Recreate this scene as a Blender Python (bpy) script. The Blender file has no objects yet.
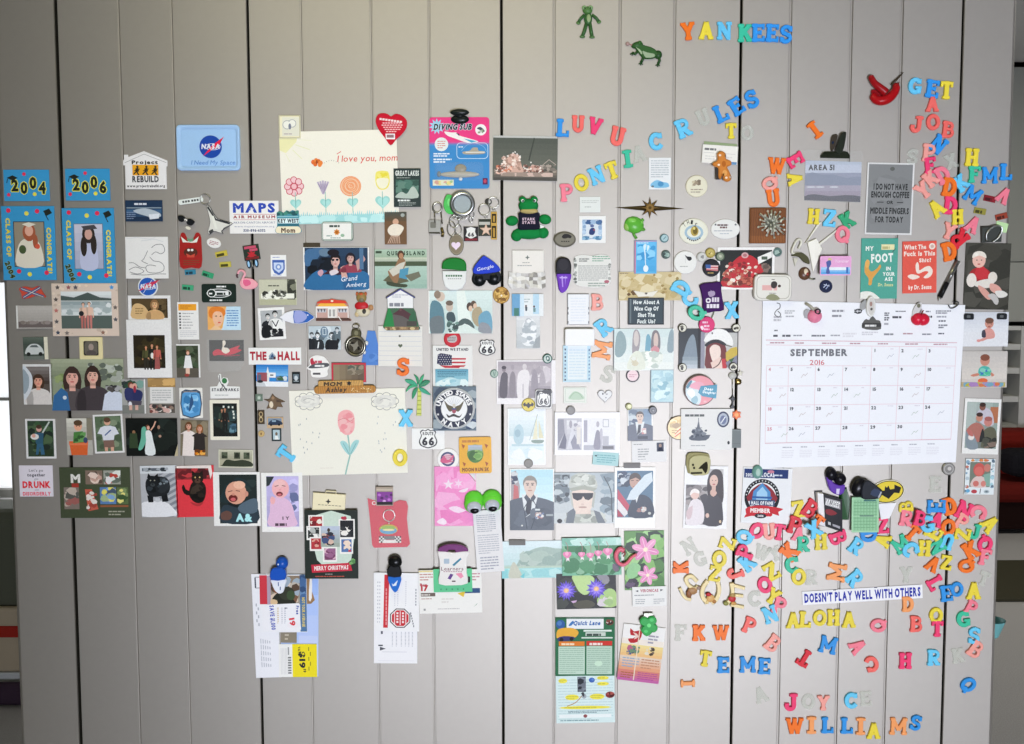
import bpy, bmesh, math, random
from math import radians, sin, cos, pi, hypot, atan2
from mathutils import Matrix, Vector
from mathutils.geometry import delaunay_2d_cdt

SC = bpy.context.scene
COL = SC.collection
# ---------------------------------------------------------------- camera (1024 x 744 frame, f = 1000 px)
F, CX, CY, DIST = 1000.0, 512.0, 372.0, 2.2
CAM = Vector((0,-DIST,1.50))
CR = Matrix.Rotation(radians(90-4.2),3,'X') @ Matrix.Rotation(radians(-0.12),3,'Z')


def W(px,py,Y=0.0):
    "the point of the plane y = Y seen at a pixel of the photograph"
    d = CR @ Vector(((px-CX)/F,(CY-py)/F,-1.0))
    return CAM + d * ((Y-CAM.y)/d.y)


cam = bpy.data.cameras.new('camera')
cam.sensor_width = 36
cam.lens = 36 * F / 1024
cam.clip_start = 0.05
co = bpy.data.objects.new('camera',cam)
co.matrix_world = Matrix.Translation(CAM) @ CR.to_4x4()
COL.objects.link(co)
SC.camera = co


# ---------------------------------------------------------------- colours and materials
def hx(c):
    if not isinstance(c,str):
        return c
    if len(c) == 3:
        c = c[0] * 2 + c[1] * 2 + c[2] * 2
    return tuple(int(c[i:i+2],16)/255 for i in (0,2,4))


def lin(v):
    return v / 12.92 if v <= .04045 else ((v+.055)/1.055) ** 2.4


# how strongly the room's light falls on the wall (columns x = 0, 512, 1024; rows y = 0, 372, 744):
# a colour read off the photograph is divided by it, which gives the colour of the thing itself
ILL = (((.58,.57,.50),(.90,.87,.84),(.80,.79,.78)),
       ((.55,.54,.52),(1.0,.99,1.04),(.90,.90,.96)),
       ((.50,.50,.50),(.96,.96,1.04),(.90,.91,1.0)))


def illum(px,py):
    u = min(1.999,max(0,px/512)); v = min(1.999,max(0,py/372))
    i, j = int(u), int(v); a, b = u - i, v - j
    return [(ILL[j][i][k]*(1-a)+ILL[j][i+1][k]*a)*(1-b)+(ILL[j+1][i][k]*(1-a)+ILL[j+1][i+1][k]*a)*b for k in range(3)]


def albedo(c,px,py):
    c = hx(c); il = illum(px,py)
    o = [lin(c[k])/il[k] for k in range(3)]
    m = max(o)
    if m > .86:
        o = [x*.86/m for x in o]
    return (o[0],o[1],o[2],1.0)


MATS = {}


def material(name,rough=.5,spec=.4,metal=0.,trans=0.,bump=0.,bscale=400.,coat=0.,vary=.05,wood=False,attr=True,base=None,ior=1.45,bdist=.001):
    m = bpy.data.materials.new(name); m.use_nodes = True
    nt = m.node_tree; b = nt.nodes['Principled BSDF']
    b.inputs['Roughness'].default_value = rough
    b.inputs['Specular IOR Level'].default_value = spec
    b.inputs['Metallic'].default_value = metal
    b.inputs['Transmission Weight'].default_value = trans
    b.inputs['Coat Weight'].default_value = coat
    b.inputs['Coat Roughness'].default_value = .12
    b.inputs['IOR'].default_value = ior
    tc = nt.nodes.new('ShaderNodeTexCoord')
    nz = nt.nodes.new('ShaderNodeTexNoise'); nz.inputs['Scale'].default_value = bscale; nz.inputs['Detail'].default_value = 3
    nt.links.new(tc.outputs['Object'],nz.inputs['Vector'])
    if attr:
        at = nt.nodes.new('ShaderNodeAttribute'); at.attribute_name = 'Col'; src = at.outputs['Color']
    else:
        rg = nt.nodes.new('ShaderNodeRGB'); rg.outputs[0].default_value = (*base,1); src = rg.outputs[0]
    mp = nt.nodes.new('ShaderNodeMapRange'); mp.inputs['To Min'].default_value = 1 - vary; mp.inputs['To Max'].default_value = 1 + vary
    if wood:
        wv = nt.nodes.new('ShaderNodeTexWave'); wv.inputs['Scale'].default_value = 60; wv.inputs['Distortion'].default_value = 6
        nt.links.new(tc.outputs['Object'],wv.inputs['Vector']); nt.links.new(wv.outputs['Fac'],mp.inputs['Value'])
    else:
        nt.links.new(nz.outputs['Fac'],mp.inputs['Value'])
    mx = nt.nodes.new('ShaderNodeVectorMath'); mx.operation = 'SCALE'
    nt.links.new(src,mx.inputs[0]); nt.links.new(mp.outputs[0],mx.inputs['Scale'])
    nt.links.new(mx.outputs[0],b.inputs['Base Color'])
    if bump:
        bp = nt.nodes.new('ShaderNodeBump'); bp.inputs['Strength'].default_value = bump; bp.inputs['Distance'].default_value = bdist
        nt.links.new(nz.outputs['Fac'],bp.inputs['Height']); nt.links.new(bp.outputs[0],b.inputs['Normal'])
    MATS[name] = m
    return m


material('paper',.62,.25,bump=.05)
material('photo',.36,.24,bump=.05,bscale=260,vary=.12,bdist=.0005)
material('plastic',.42,.3)
material('gloss',.28,.22)
material('metal',.28,.5,metal=1)
material('clear',.12,.35,trans=.93,vary=.01,ior=1.12)
_nt = MATS['clear'].node_tree; _b = _nt.nodes['Principled BSDF']; _b.inputs['Transmission Weight'].default_value = 0
_t = _nt.nodes.new('ShaderNodeBsdfTransparent'); _m = _nt.nodes.new('ShaderNodeMixShader'); _m.inputs[0].default_value = .2
_nt.links.new(_t.outputs[0],_m.inputs[1]); _nt.links.new(_b.outputs[0],_m.inputs[2]); _nt.links.new(_m.outputs[0],_nt.nodes['Material Output'].inputs[0])
_f = MATS['clear'].copy(); _f.name = 'film'; MATS['film'] = _f
for _n in _f.node_tree.nodes:
    if _n.type == 'MIX_SHADER': _n.inputs[0].default_value = .07
material('fabric',.9,.15,bump=.6,bscale=900,vary=.12)
material('wood',.5,.3,wood=True,vary=.18)
material('rubber',.55,.3)


# ---------------------------------------------------------------- outlines (photo pixels, y down)
def rect(x0,y0,x1,y1):
    return [(x0,y0),(x1,y0),(x1,y1),(x0,y1)]


def ell(cx,cy,rx,ry=None,n=20,a0=0):
    ry = ry or rx
    return [(cx+rx*cos(a0+2*pi*k/n),cy+ry*sin(a0+2*pi*k/n)) for k in range(n)]


def rrect(x0,y0,x1,y1,r,n=4):
    o = []
    for (cx,cy,a) in ((x1-r,y1-r,0),(x0+r,y1-r,90),(x0+r,y0+r,180),(x1-r,y0+r,270)):
        for k in range(n+1):
            t = radians(a+90*k/n); o.append((cx+r*cos(t),cy+r*sin(t)))
    return o


def rotp(pts,cx,cy,deg):
    "turn clockwise-negative: positive is counter-clockwise as seen"
    a = radians(-deg); return [(cx+(x-cx)*cos(a)-(y-cy)*sin(a),cy+(x-cx)*sin(a)+(y-cy)*cos(a)) for x,y in pts]


def stroke(pts,w,ext=.12):
    o = []
    for (x0,y0), (x1,y1) in zip(pts,pts[1:]):
        l = hypot(x1-x0,y1-y0) or 1e-6
        dx, dy = (x1-x0) / l, (y1-y0) / l
        e = w * ext; nx, ny = -dy * w / 2, dx * w / 2
        x0 -= dx * e; y0 -= dy * e; x1 += dx * e; y1 += dy * e
        o.append([(x0+nx,y0+ny),(x1+nx,y1+ny),(x1-nx,y1-ny),(x0-nx,y0-ny)])
    return o


def star(cx,cy,r0,r1,n,a0=-90):
    return [(cx+(r0 if k % 2 == 0 else r1)*cos(radians(a0+180*k/n)),cy+(r0 if k % 2 == 0 else r1)*sin(radians(a0+180*k/n))) for k in range(2*n)]


def smooth(pts,n=5,closed=True):
    "a rounded outline through a few points"
    o = []; m = len(pts)
    for i in range(m if closed else m-1):
        p = [pts[(i+k) % m] if closed else pts[min(m-1,max(0,i+k))] for k in (-1,0,1,2)]
        for q in range(n):
            t = q / n
            o.append(tuple(.5*(2*p[1][c]+(p[2][c]-p[0][c])*t+(2*p[0][c]-5*p[1][c]+4*p[2][c]-p[3][c])*t*t+(3*p[1][c]-p[0][c]-3*p[2][c]+p[3][c])*t ** 3) for c in range(len(p[0]))))
    if not closed:
        o.append(pts[-1])
    return o


def heart(cx,cy,s):
    return [(cx+s*.0625*16*sin(t) ** 3,cy-s*.0625*(13*cos(t)-5*cos(2*t)-2*cos(3*t)-cos(4*t))) for t in [2*pi*k/28 for k in range(28)]]


# ---------------------------------------------------------------- lettering outlines
GL = {}


def glyph(ch,bold):
    k = (ch,bold)
    if k in GL:
        return GL[k]
    cu = bpy.data.curves.new('glyph','FONT'); cu.body = ch; cu.size = 1; cu.resolution_u = 2; cu.offset = .05 if bold else .008
    ob = bpy.data.objects.new('glyph',cu); COL.objects.link(ob)
    dg = bpy.context.evaluated_depsgraph_get(); dg.update()
    me = ob.evaluated_get(dg).to_mesh()
    vs = [(v.co.x,v.co.y) for v in me.vertices]
    cnt = {}
    for p in me.polygons:
        for a, b in p.edge_keys:
            cnt[(a,b)] = cnt.get((a,b),0) + 1
    nb = {}
    for (a,b), c in cnt.items():
        if c == 1:
            nb.setdefault(a,[]).append(b); nb.setdefault(b,[]).append(a)
    loops = []; seen = set()
    for s in nb:
        if s in seen:
            continue
        lp = [s]; seen.add(s); cur = s
        while True:
            nx = [q for q in nb[cur] if q not in seen]
            if not nx:
                break
            cur = nx[0]; seen.add(cur); lp.append(cur)
        if len(lp) > 2:
            loops.append([vs[i] for i in lp])
    ob.evaluated_get(dg).to_mesh_clear()
    bpy.data.objects.remove(ob); bpy.data.curves.remove(cu)
    xs = [x for l in loops for x,y in l]
    GL[k] = (loops,min(xs),max(xs)) if xs else ([],0,.2)
    return GL[k]


def text(s,cx,cy,h,w=None,bold=False,it=0.,rot=0.,sp=.09):
    "outlines of a line of lettering of cap height h centred at cx, cy; w fits the width"
    x = 0; out = []
    for ch in s:
        if ch == ' ':
            x += .28; continue
        lp, a, b = glyph(ch,bold)
        out.append([[(px-a+x+it*py,py) for px,py in l] for l in lp])
        x += b - a + sp
    x -= sp
    k = h / .70
    kx = (w/x) if w else k
    res = []
    for g in out:
        res.append([rotp([(cx+(px-x/2)*kx,cy-(py-.35)*k) for px,py in l],cx,cy,rot) for l in g])
    return res


# ---------------------------------------------------------------- slab-serif letters of the play magnets (10 x 12 units, y up)
def arc(cx,cy,rx,ry,a0,a1,n=9):
    return [(cx+rx*cos(radians(a0+(a1-a0)*k/n)),cy+ry*sin(radians(a0+(a1-a0)*k/n))) for k in range(n+1)]


def slab_letter(c):
    o = []; T = 3.3

    def L(*p,w=T):
        pts = [(p[i],p[i+1]) for i in range(0,len(p),2)]; o.extend(stroke(pts,w,.1))

    def FT(x,y=0,hw=2.3):
        o.append(rect(x-hw,y,x+hw,y+2))

    def TP(x,hw=2.3):
        FT(x,10,hw)

    def A(*a,w=T,n=9):
        o.extend(stroke(arc(*a,n=n),w,.16))
    if c == 'A': L(1.8,.5,5,11.6); L(8.2,.5,5,11.6); L(3,4,7,4,w=2); FT(1.7,0,1.9); FT(8.3,0,1.9); o.append(rect(3.2,10.4,6.8,12))
    if c == 'B': L(2.4,0,2.4,12); L(.4,1.1,5.2,1.1,w=2.2); L(.4,10.9,5,10.9,w=2.2); L(2.4,6.3,5.4,6.3,w=2); A(5,8.6,2.4,2.3,-90,90,w=2.4); A(5.3,3.7,2.8,2.6,-90,90,w=2.5)
    if c == 'C': A(5.2,6,3.8,4.6,42,318,n=14); L(8.6,7.9,8.6,11.2,w=2)
    if c == 'D': L(2.4,0,2.4,12); L(.4,1.1,4.6,1.1,w=2.2); L(.4,10.9,4.6,10.9,w=2.2); A(4.4,6,3.7,4.8,-90,90,n=10)
    if c in 'EF':
        L(2.6,0,2.6,12); L(.4,10.9,9,10.9,w=2.2); L(2.6,6.1,6.8,6.1,w=2.2); L(8.4,8.6,8.4,12,w=1.8); L(6.6,4.8,6.6,7.5,w=1.4)
        if c == 'E': L(.4,1.1,9.2,1.1,w=2.2); L(8.6,0,8.6,3.6,w=1.8)
        else: FT(2.6,0,2.4)
    if c == 'G': A(5,6,3.7,4.6,45,330,n=14); L(5.2,4.9,9.6,4.9,w=2); L(8.2,.8,8.2,5,w=2.4); L(8.4,8,8.4,11.2,w=1.8)
    if c == 'H':
        L(2.5,0,2.5,12); L(7.7,0,7.7,12); L(2.5,6,7.7,6,w=2.4)
        for x in (2.5,7.7): FT(x,0,2.2); TP(x,2.2)
    if c == 'I': L(5,0,5,12,w=3.4); FT(5,0,3.3); TP(5,3.3)
    if c == 'J': L(6.6,3.6,6.6,12); A(4.1,3.7,2.5,2.5,180,360); TP(6.4,2.9); L(1.8,3.2,1.8,5,w=3.2)
    if c == 'K': L(2.4,0,2.4,12); L(3,5.2,7.8,11); L(4.4,7,8.3,1); FT(2.4); TP(2.4); FT(8,0,2); TP(7.6,2)
    if c == 'L': L(3,0,3,12); TP(3,2.5); L(.6,1.1,9.4,1.1,w=2.2); L(8.7,0,8.7,4,w=1.9)
    if c == 'M':
        L(1.9,0,1.9,12,w=2.5); L(10.1,0,10.1,12,w=2.5); L(2,11,6,3.4,w=2.6); L(10,11,6,3.4,w=2.6)
        for x in (1.7,10.3): FT(x,0,1.9); TP(x,1.7)
    if c == 'N': L(2,0,2,12,w=2.4); L(8.4,0,8.4,12,w=2.4); L(2.2,11,8.2,1); FT(2,0,2); TP(1.8,1.8); TP(8.4,2)
    if c in 'OQ':
        A(5,6,3.7,4.6,0,360,n=18,w=3)
        if c == 'Q': L(5.4,3.8,8.8,.2,w=2.4)
    if c in 'PR':
        L(2.5,0,2.5,12); L(.4,10.9,5,10.9,w=2.2); L(2.5,5.7,5,5.7,w=2.2); A(5.1,8.3,2.9,2.6,-90,90,w=2.6); FT(2.5)
        if c == 'R': L(5,5.6,7.8,.9); FT(8.2,0,1.8)
    if c == 'S':
        o.extend(stroke(smooth([(8,9),(6.6,10.7),(4.4,10.8),(2.6,9.4),(2.9,7.3),(5,6.1),(7.2,4.9),(7.7,2.7),(5.9,1.2),(3.5,1.2),(1.9,3)],3,False),2.9,.2)); L(8.5,8,8.5,11.4,w=1.8); L(1.5,.8,1.5,4,w=1.8)
    if c == 'T': L(5,0,5,12); L(.8,10.9,9.2,10.9,w=2.2); L(1.5,8.4,1.5,11.8,w=1.8); L(8.5,8.4,8.5,11.8,w=1.8); FT(5,0,2.6)
    if c == 'U': L(2.4,4,2.4,12); L(7.6,4,7.6,12); A(5,4.2,2.6,3,180,360); TP(2.3,2.1); TP(7.7,2.1)
    if c == 'V': L(1.9,11.4,5,.9); L(8.1,11.4,5,.9); TP(1.9,1.9); TP(8.1,1.9)
    if c == 'W': L(1.4,11.4,3.9,.9,w=2.6); L(6,10,3.9,.9,w=2.6); L(6,10,8.1,.9,w=2.6); L(10.6,11.4,8.1,.9,w=2.6); TP(1.4,1.7); TP(6,1.5); TP(10.6,1.7)
    if c == 'X': L(1.9,.8,8.1,11.2); L(1.9,11.2,8.1,.8); FT(1.9,0,1.8); FT(8.1,0,1.8); TP(1.9,1.8); TP(8.1,1.8)
    if c == 'Y': L(1.9,11.2,5,5.6); L(8.1,11.2,5,5.6); L(5,0,5,6); FT(5); TP(1.9,1.9); TP(8.1,1.9)
    if c == 'Z': L(1,10.9,8.8,10.9,w=2.2); L(1,1.1,9,1.1,w=2.2); L(2,1.4,8,10.6); L(1.4,8.6,1.4,12,w=1.8); L(8.7,0,8.7,3.6,w=1.8)
    return [[(x-(6 if c in 'MW' else 5),6-y) for x,y in p] for p in o]


# ---------------------------------------------------------------- flat coloured plates: overlapping outlines merged into one surface
def inside(x,y,loops):
    r = False
    for l in loops:
        x1, y1 = l[-1]
        for x2, y2 in l:
            if (y2 > y) != (y1 > y) and x < (x1-x2) * (y-y2) / (y1-y2) + x2:
                r = not r
            x1, y1 = x2, y2
    return r


def bbox(loops):
    xs = [p[0] for l in loops for p in l]; ys = [p[1] for l in loops for p in l]
    return min(xs), min(ys), max(xs), max(ys)


class Mesh:
    "collects coloured geometry in photo pixels about an origin (x right, y down, z out of the wall) and links it as one object"

    def __init__(s,th,ox=None,oy=None):
        s.th = th; s.ox = th.cx if ox is None else ox; s.oy = th.cy if oy is None else oy
        s.v = []; s.f = []; s.c = []; s.sm = []

    def add(s,vs,fs,col,smooth=False):
        n = len(s.v); s.v += [(x-s.ox,s.oy-y,z) for x,y,z in vs]
        for f in fs:
            s.f.append([n+i for i in f]); s.sm.append(smooth)
            s.c.append([col]*len(f))
        return s

    def plate(s,keep,paint=(),z0=0.,z1=.4,edge=None,ch=0.,bend=None):
        "keep: outlines whose union is the plate (list of loop lists, first colour wins last); paint: [(loops, colour)] drawn over it in order"
        allp = [(k,c,bbox(k)) for k,c in keep]; nk = len(allp)
        for lp, c in paint:
            if lp: allp.append((lp,c,bbox(lp)))
        kb = bbox([l for k,c in keep for l in k])
        V = []; E = []
        for lp, c, b in allp:
            if b[0] > kb[2] or b[2] < kb[0] or b[1] > kb[3] or b[3] < kb[1]:
                continue
            for l in lp:
                n = len(V); V += [Vector((x,-y)) for x,y in l]
                E += [(n+i,n+(i+1) % len(l)) for i in range(len(l))]
        ov, oe, of, _, _, _ = delaunay_2d_cdt(V,E,[],0,1e-5)
        tris = []; cols = []
        for f in of:
            x = sum(ov[i].x for i in f) / len(f); y = -sum(ov[i].y for i in f) / len(f)
            if not any(b[0] <= x <= b[2] and b[1] <= y <= b[3] and inside(x,y,lp) for lp,c,b in allp[:nk]):
                continue
            ar = sum(ov[f[i]].x*ov[f[(i+1) % len(f)]].y-ov[f[(i+1) % len(f)]].x*ov[f[i]].y for i in range(len(f)))
            if abs(ar) < 1e-7:
                continue
            for lp, c, b in reversed(allp):
                if b[0] <= x <= b[2] and b[1] <= y <= b[3] and inside(x,y,lp):
                    break
            tris.append(list(f) if ar > 0 else list(reversed(f))); cols.append((c,b))
        cnt = {}
        for f in tris:
            for i in range(len(f)):
                e = (f[i],f[(i+1) % len(f)]); cnt[e] = 1
        bd = [e for e in cnt if (e[1],e[0]) not in cnt]
        nrm = {}
        for a, b in bd:
            d = ov[b] - ov[a]; l = d.length or 1
            q = Vector((-d.y/l,d.x/l))
            for i in (a,b):
                nrm[i] = nrm.get(i,Vector((0,0))) + q
        base = len(s.v)
        px, py = s.th.cx, s.th.cy
        zf = bend or (lambda x,y:0)
        used = {}

        def vert(i,inset,z):
            k = (i,inset,z)
            if k not in used:
                x, y = ov[i]
                if inset and i in nrm:
                    q = nrm[i]; q = q / max(q.length,1e-6)
                    x += q.x * ch; y += q.y * ch
                used[k] = len(s.v); s.v.append((x-s.ox,y+s.oy,z+zf(x,-y)))
            return used[k]
        for f, (c,b) in zip(tris,cols):
            s.f.append([vert(i,ch > 0,z1) for i in f]); s.sm.append(False)
            if callable(c):
                s.c.append([c((ov[i].x-b[0])/max(1e-6,b[2]-b[0]),(-ov[i].y-b[1])/max(1e-6,b[3]-b[1])) for i in f])
            else:
                s.c.append([c]*len(f))
            s.f.append([vert(i,False,z0) for i in reversed(f)]); s.sm.append(False)
            s.c.append([edge or (c if not callable(c) else c(.5,.5))]*len(f))
        ec = edge or keep[0][1]
        if callable(ec): ec = ec(.5,.5)
        zs = [z0,z1-ch,z1] if ch > 0 else [z0,z1]
        for a, b in bd:
            for k in range(len(zs)-1):
                t = ch > 0 and k == len(zs) - 2
                s.f.append([vert(a,False,zs[k]),vert(a,t,zs[k+1]),vert(b,t,zs[k+1]),vert(b,False,zs[k])][::-1])
                s.c.append([ec]*4); s.sm.append(False)
        return s

    def tube(s,pts,r,col,n=8,closed=False,taper=None):
        "pts in (x, y, z); r in px"
        P = [Vector((x,-y,z)) for x,y,z in pts]; m = len(P); vs = []; fs = []
        up = Vector((0,0,1))
        for i, p in enumerate(P):
            a = P[(i-1) % m] if closed or i > 0 else P[i]; b = P[(i+1) % m] if closed or i < m - 1 else P[i]
            d = (b-a).normalized(); q = d.cross(up)
            if q.length < .05: q = d.cross(Vector((1,0,0)))
            q.normalize(); w = q.cross(d)
            rr = r if taper is None else r * taper(i/(m-1))
            for k in range(n):
                t = 2 * pi * k / n; v = p + q * (rr*cos(t)) + w * (rr*sin(t)); vs.append((v.x,-v.y,v.z))
        for i in range(m if closed else m-1):
            j = (i+1) % m
            for k in range(n):
                fs.append((i*n+k,i*n+(k+1) % n,j*n+(k+1) % n,j*n+k))
        if not closed:
            fs.append(tuple(range(n))[::-1]); fs.append(tuple((m-1)*n+k for k in range(n)))
        return s.add(vs,fs,col,True)

    def ring(s,cx,cy,z,R,r,col,ry=None,n=24,tilt=0.):
        return s.tube([(cx+R*cos(2*pi*k/n),cy+(ry or R)*sin(2*pi*k/n),z+tilt*sin(2*pi*k/n)) for k in range(n)],r,col,8,True)

    def ball(s,cx,cy,z,rx,ry,rz,col,nu=16,nv=10,half=False,rot=0.,pw=1.):
        "an ellipsoid (half = only the dome above z)"
        vs = []; fs = []
        for j in range(nv+1):
            t = (pi/2 if half else pi) * j / nv
            for k in range(nu):
                a = 2 * pi * k / nu; q = sin(t) ** pw
                vs.append((rx*q*cos(a),ry*q*sin(a),z+rz*cos(t)))
        for j in range(nv):
            for k in range(nu):
                fs.append((j*nu+k,j*nu+(k+1) % nu,(j+1)*nu+(k+1) % nu,(j+1)*nu+k))
        if half: fs.append(tuple(nv*nu+k for k in range(nu)))
        ca, sa = cos(radians(-rot)), sin(radians(-rot))
        vs = [(cx+x*ca-y*sa,cy+x*sa+y*ca,zz) for x,y,zz in vs]
        fs = [tuple(reversed(f)) for f in fs]
        return s.add(vs,fs,col,True)

    def box(s,x0,y0,x1,y1,z0,z1,col):
        vs = [(x,y,z) for z in (z0,z1) for x,y in rect(x0,y0,x1,y1)]
        return s.add(vs,[(0,1,2,3),(7,6,5,4),(0,4,5,1),(1,5,6,2),(2,6,7,3),(3,7,4,0)],col)

    def hull(s,lo,hi,col):
        "joins two outlines of the same count: lo and hi are lists of (x, y, z)"
        n = len(lo)
        return s.add(list(lo)+list(hi),[(i,n+i,n+(i+1) % n,(i+1) % n) for i in range(n)]+[tuple(range(n)),tuple(range(2*n-1,n-1,-1))],col)

    def build(s,name,mat,parent=None,label=None):
        me = bpy.data.meshes.new(name)
        S = s.th.S
        me.from_pydata([(x*S,y*S,z*S) for x,y,z in s.v],[],s.f)
        ca = me.color_attributes.new('Col','FLOAT_COLOR','CORNER')
        flat = []
        cache = {}
        for cl in s.c:
            for c in cl:
                if isinstance(c,str):
                    if c not in cache: cache[c] = albedo(c,s.th.px,s.th.py)
                    c = cache[c]
                elif len(c) == 3:
                    c = albedo(c,s.th.px,s.th.py)
                flat.extend(c)
        ca.data.foreach_set('color',flat)
        me.polygons.foreach_set('use_smooth',s.sm)
        me.materials.append(MATS[mat]); me.validate(); me.update()
        o = bpy.data.objects.new(name,me); COL.objects.link(o)
        if parent is not None: o.parent = parent
        if label: o['label'] = label
        return o


STACK = []


def rcorn(cx,cy,hw,hh,rot,k=1.):
    return rotp(rect(cx-hw*k,cy-hh*k,cx+hw*k,cy+hh*k),cx,cy,rot)


def sat(A,B):
    for P, Q in ((A,B),(B,A)):
        for i in range(4):
            ex, ey = P[(i+1) % 4][0] - P[i][0], P[(i+1) % 4][1] - P[i][1]
            a = [-ey*x+ex*y for x,y in P]; b = [-ey*x+ex*y for x,y in Q]
            if max(a) <= min(b) or max(b) <= min(a):
                return False
    return True


class Thing:
    "one thing on the wall: cx, cy, w, h in photo pixels, rot in degrees counter-clockwise, top = height in px, laid on whatever already lies there"

    def __init__(s,name,label,cat,cx,cy,w,h,rot=0.,top=.5,group=None,k=.94,base=None,lift=0.,rootmesh=False):
        s.cx, s.cy, s.px, s.py = cx, cy, cx, cy
        s.name, s.label, s.cat, s.group, s.rot = name, label, cat, group, rot
        s.S = (W(cx+5,cy)-W(cx-5,cy)).length / 10
        R = rcorn(cx,cy,w/2,h/2,rot,k)
        if base is None:
            base = .3
            for q, t in STACK:
                if t > base and sat(R,q): base = t
        s.base = base + lift
        STACK.append((R,s.base+top+.12))
        s.loc = W(cx,cy) + Vector((0,-s.base*s.S,0)); s.eul = (pi/2,-radians(rot),0)
        s.root = None
        if not rootmesh:
            o = bpy.data.objects.new(name,None); COL.objects.link(o); o.empty_display_size = .02
            s.place(o)

    def place(s,o):
        o.location = s.loc; o.rotation_euler = s.eul
        o['label'] = s.label; o['category'] = s.cat
        if s.group: o['group'] = s.group
        s.root = o

    def mesh(s,ox=None,oy=None):
        return Mesh(s,ox,oy)

    def part(s,name,mat,fn,label=None,parent=None):
        m = s.mesh(); fn(m)
        return m.build(name,mat,parent or s.root,label)


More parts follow.
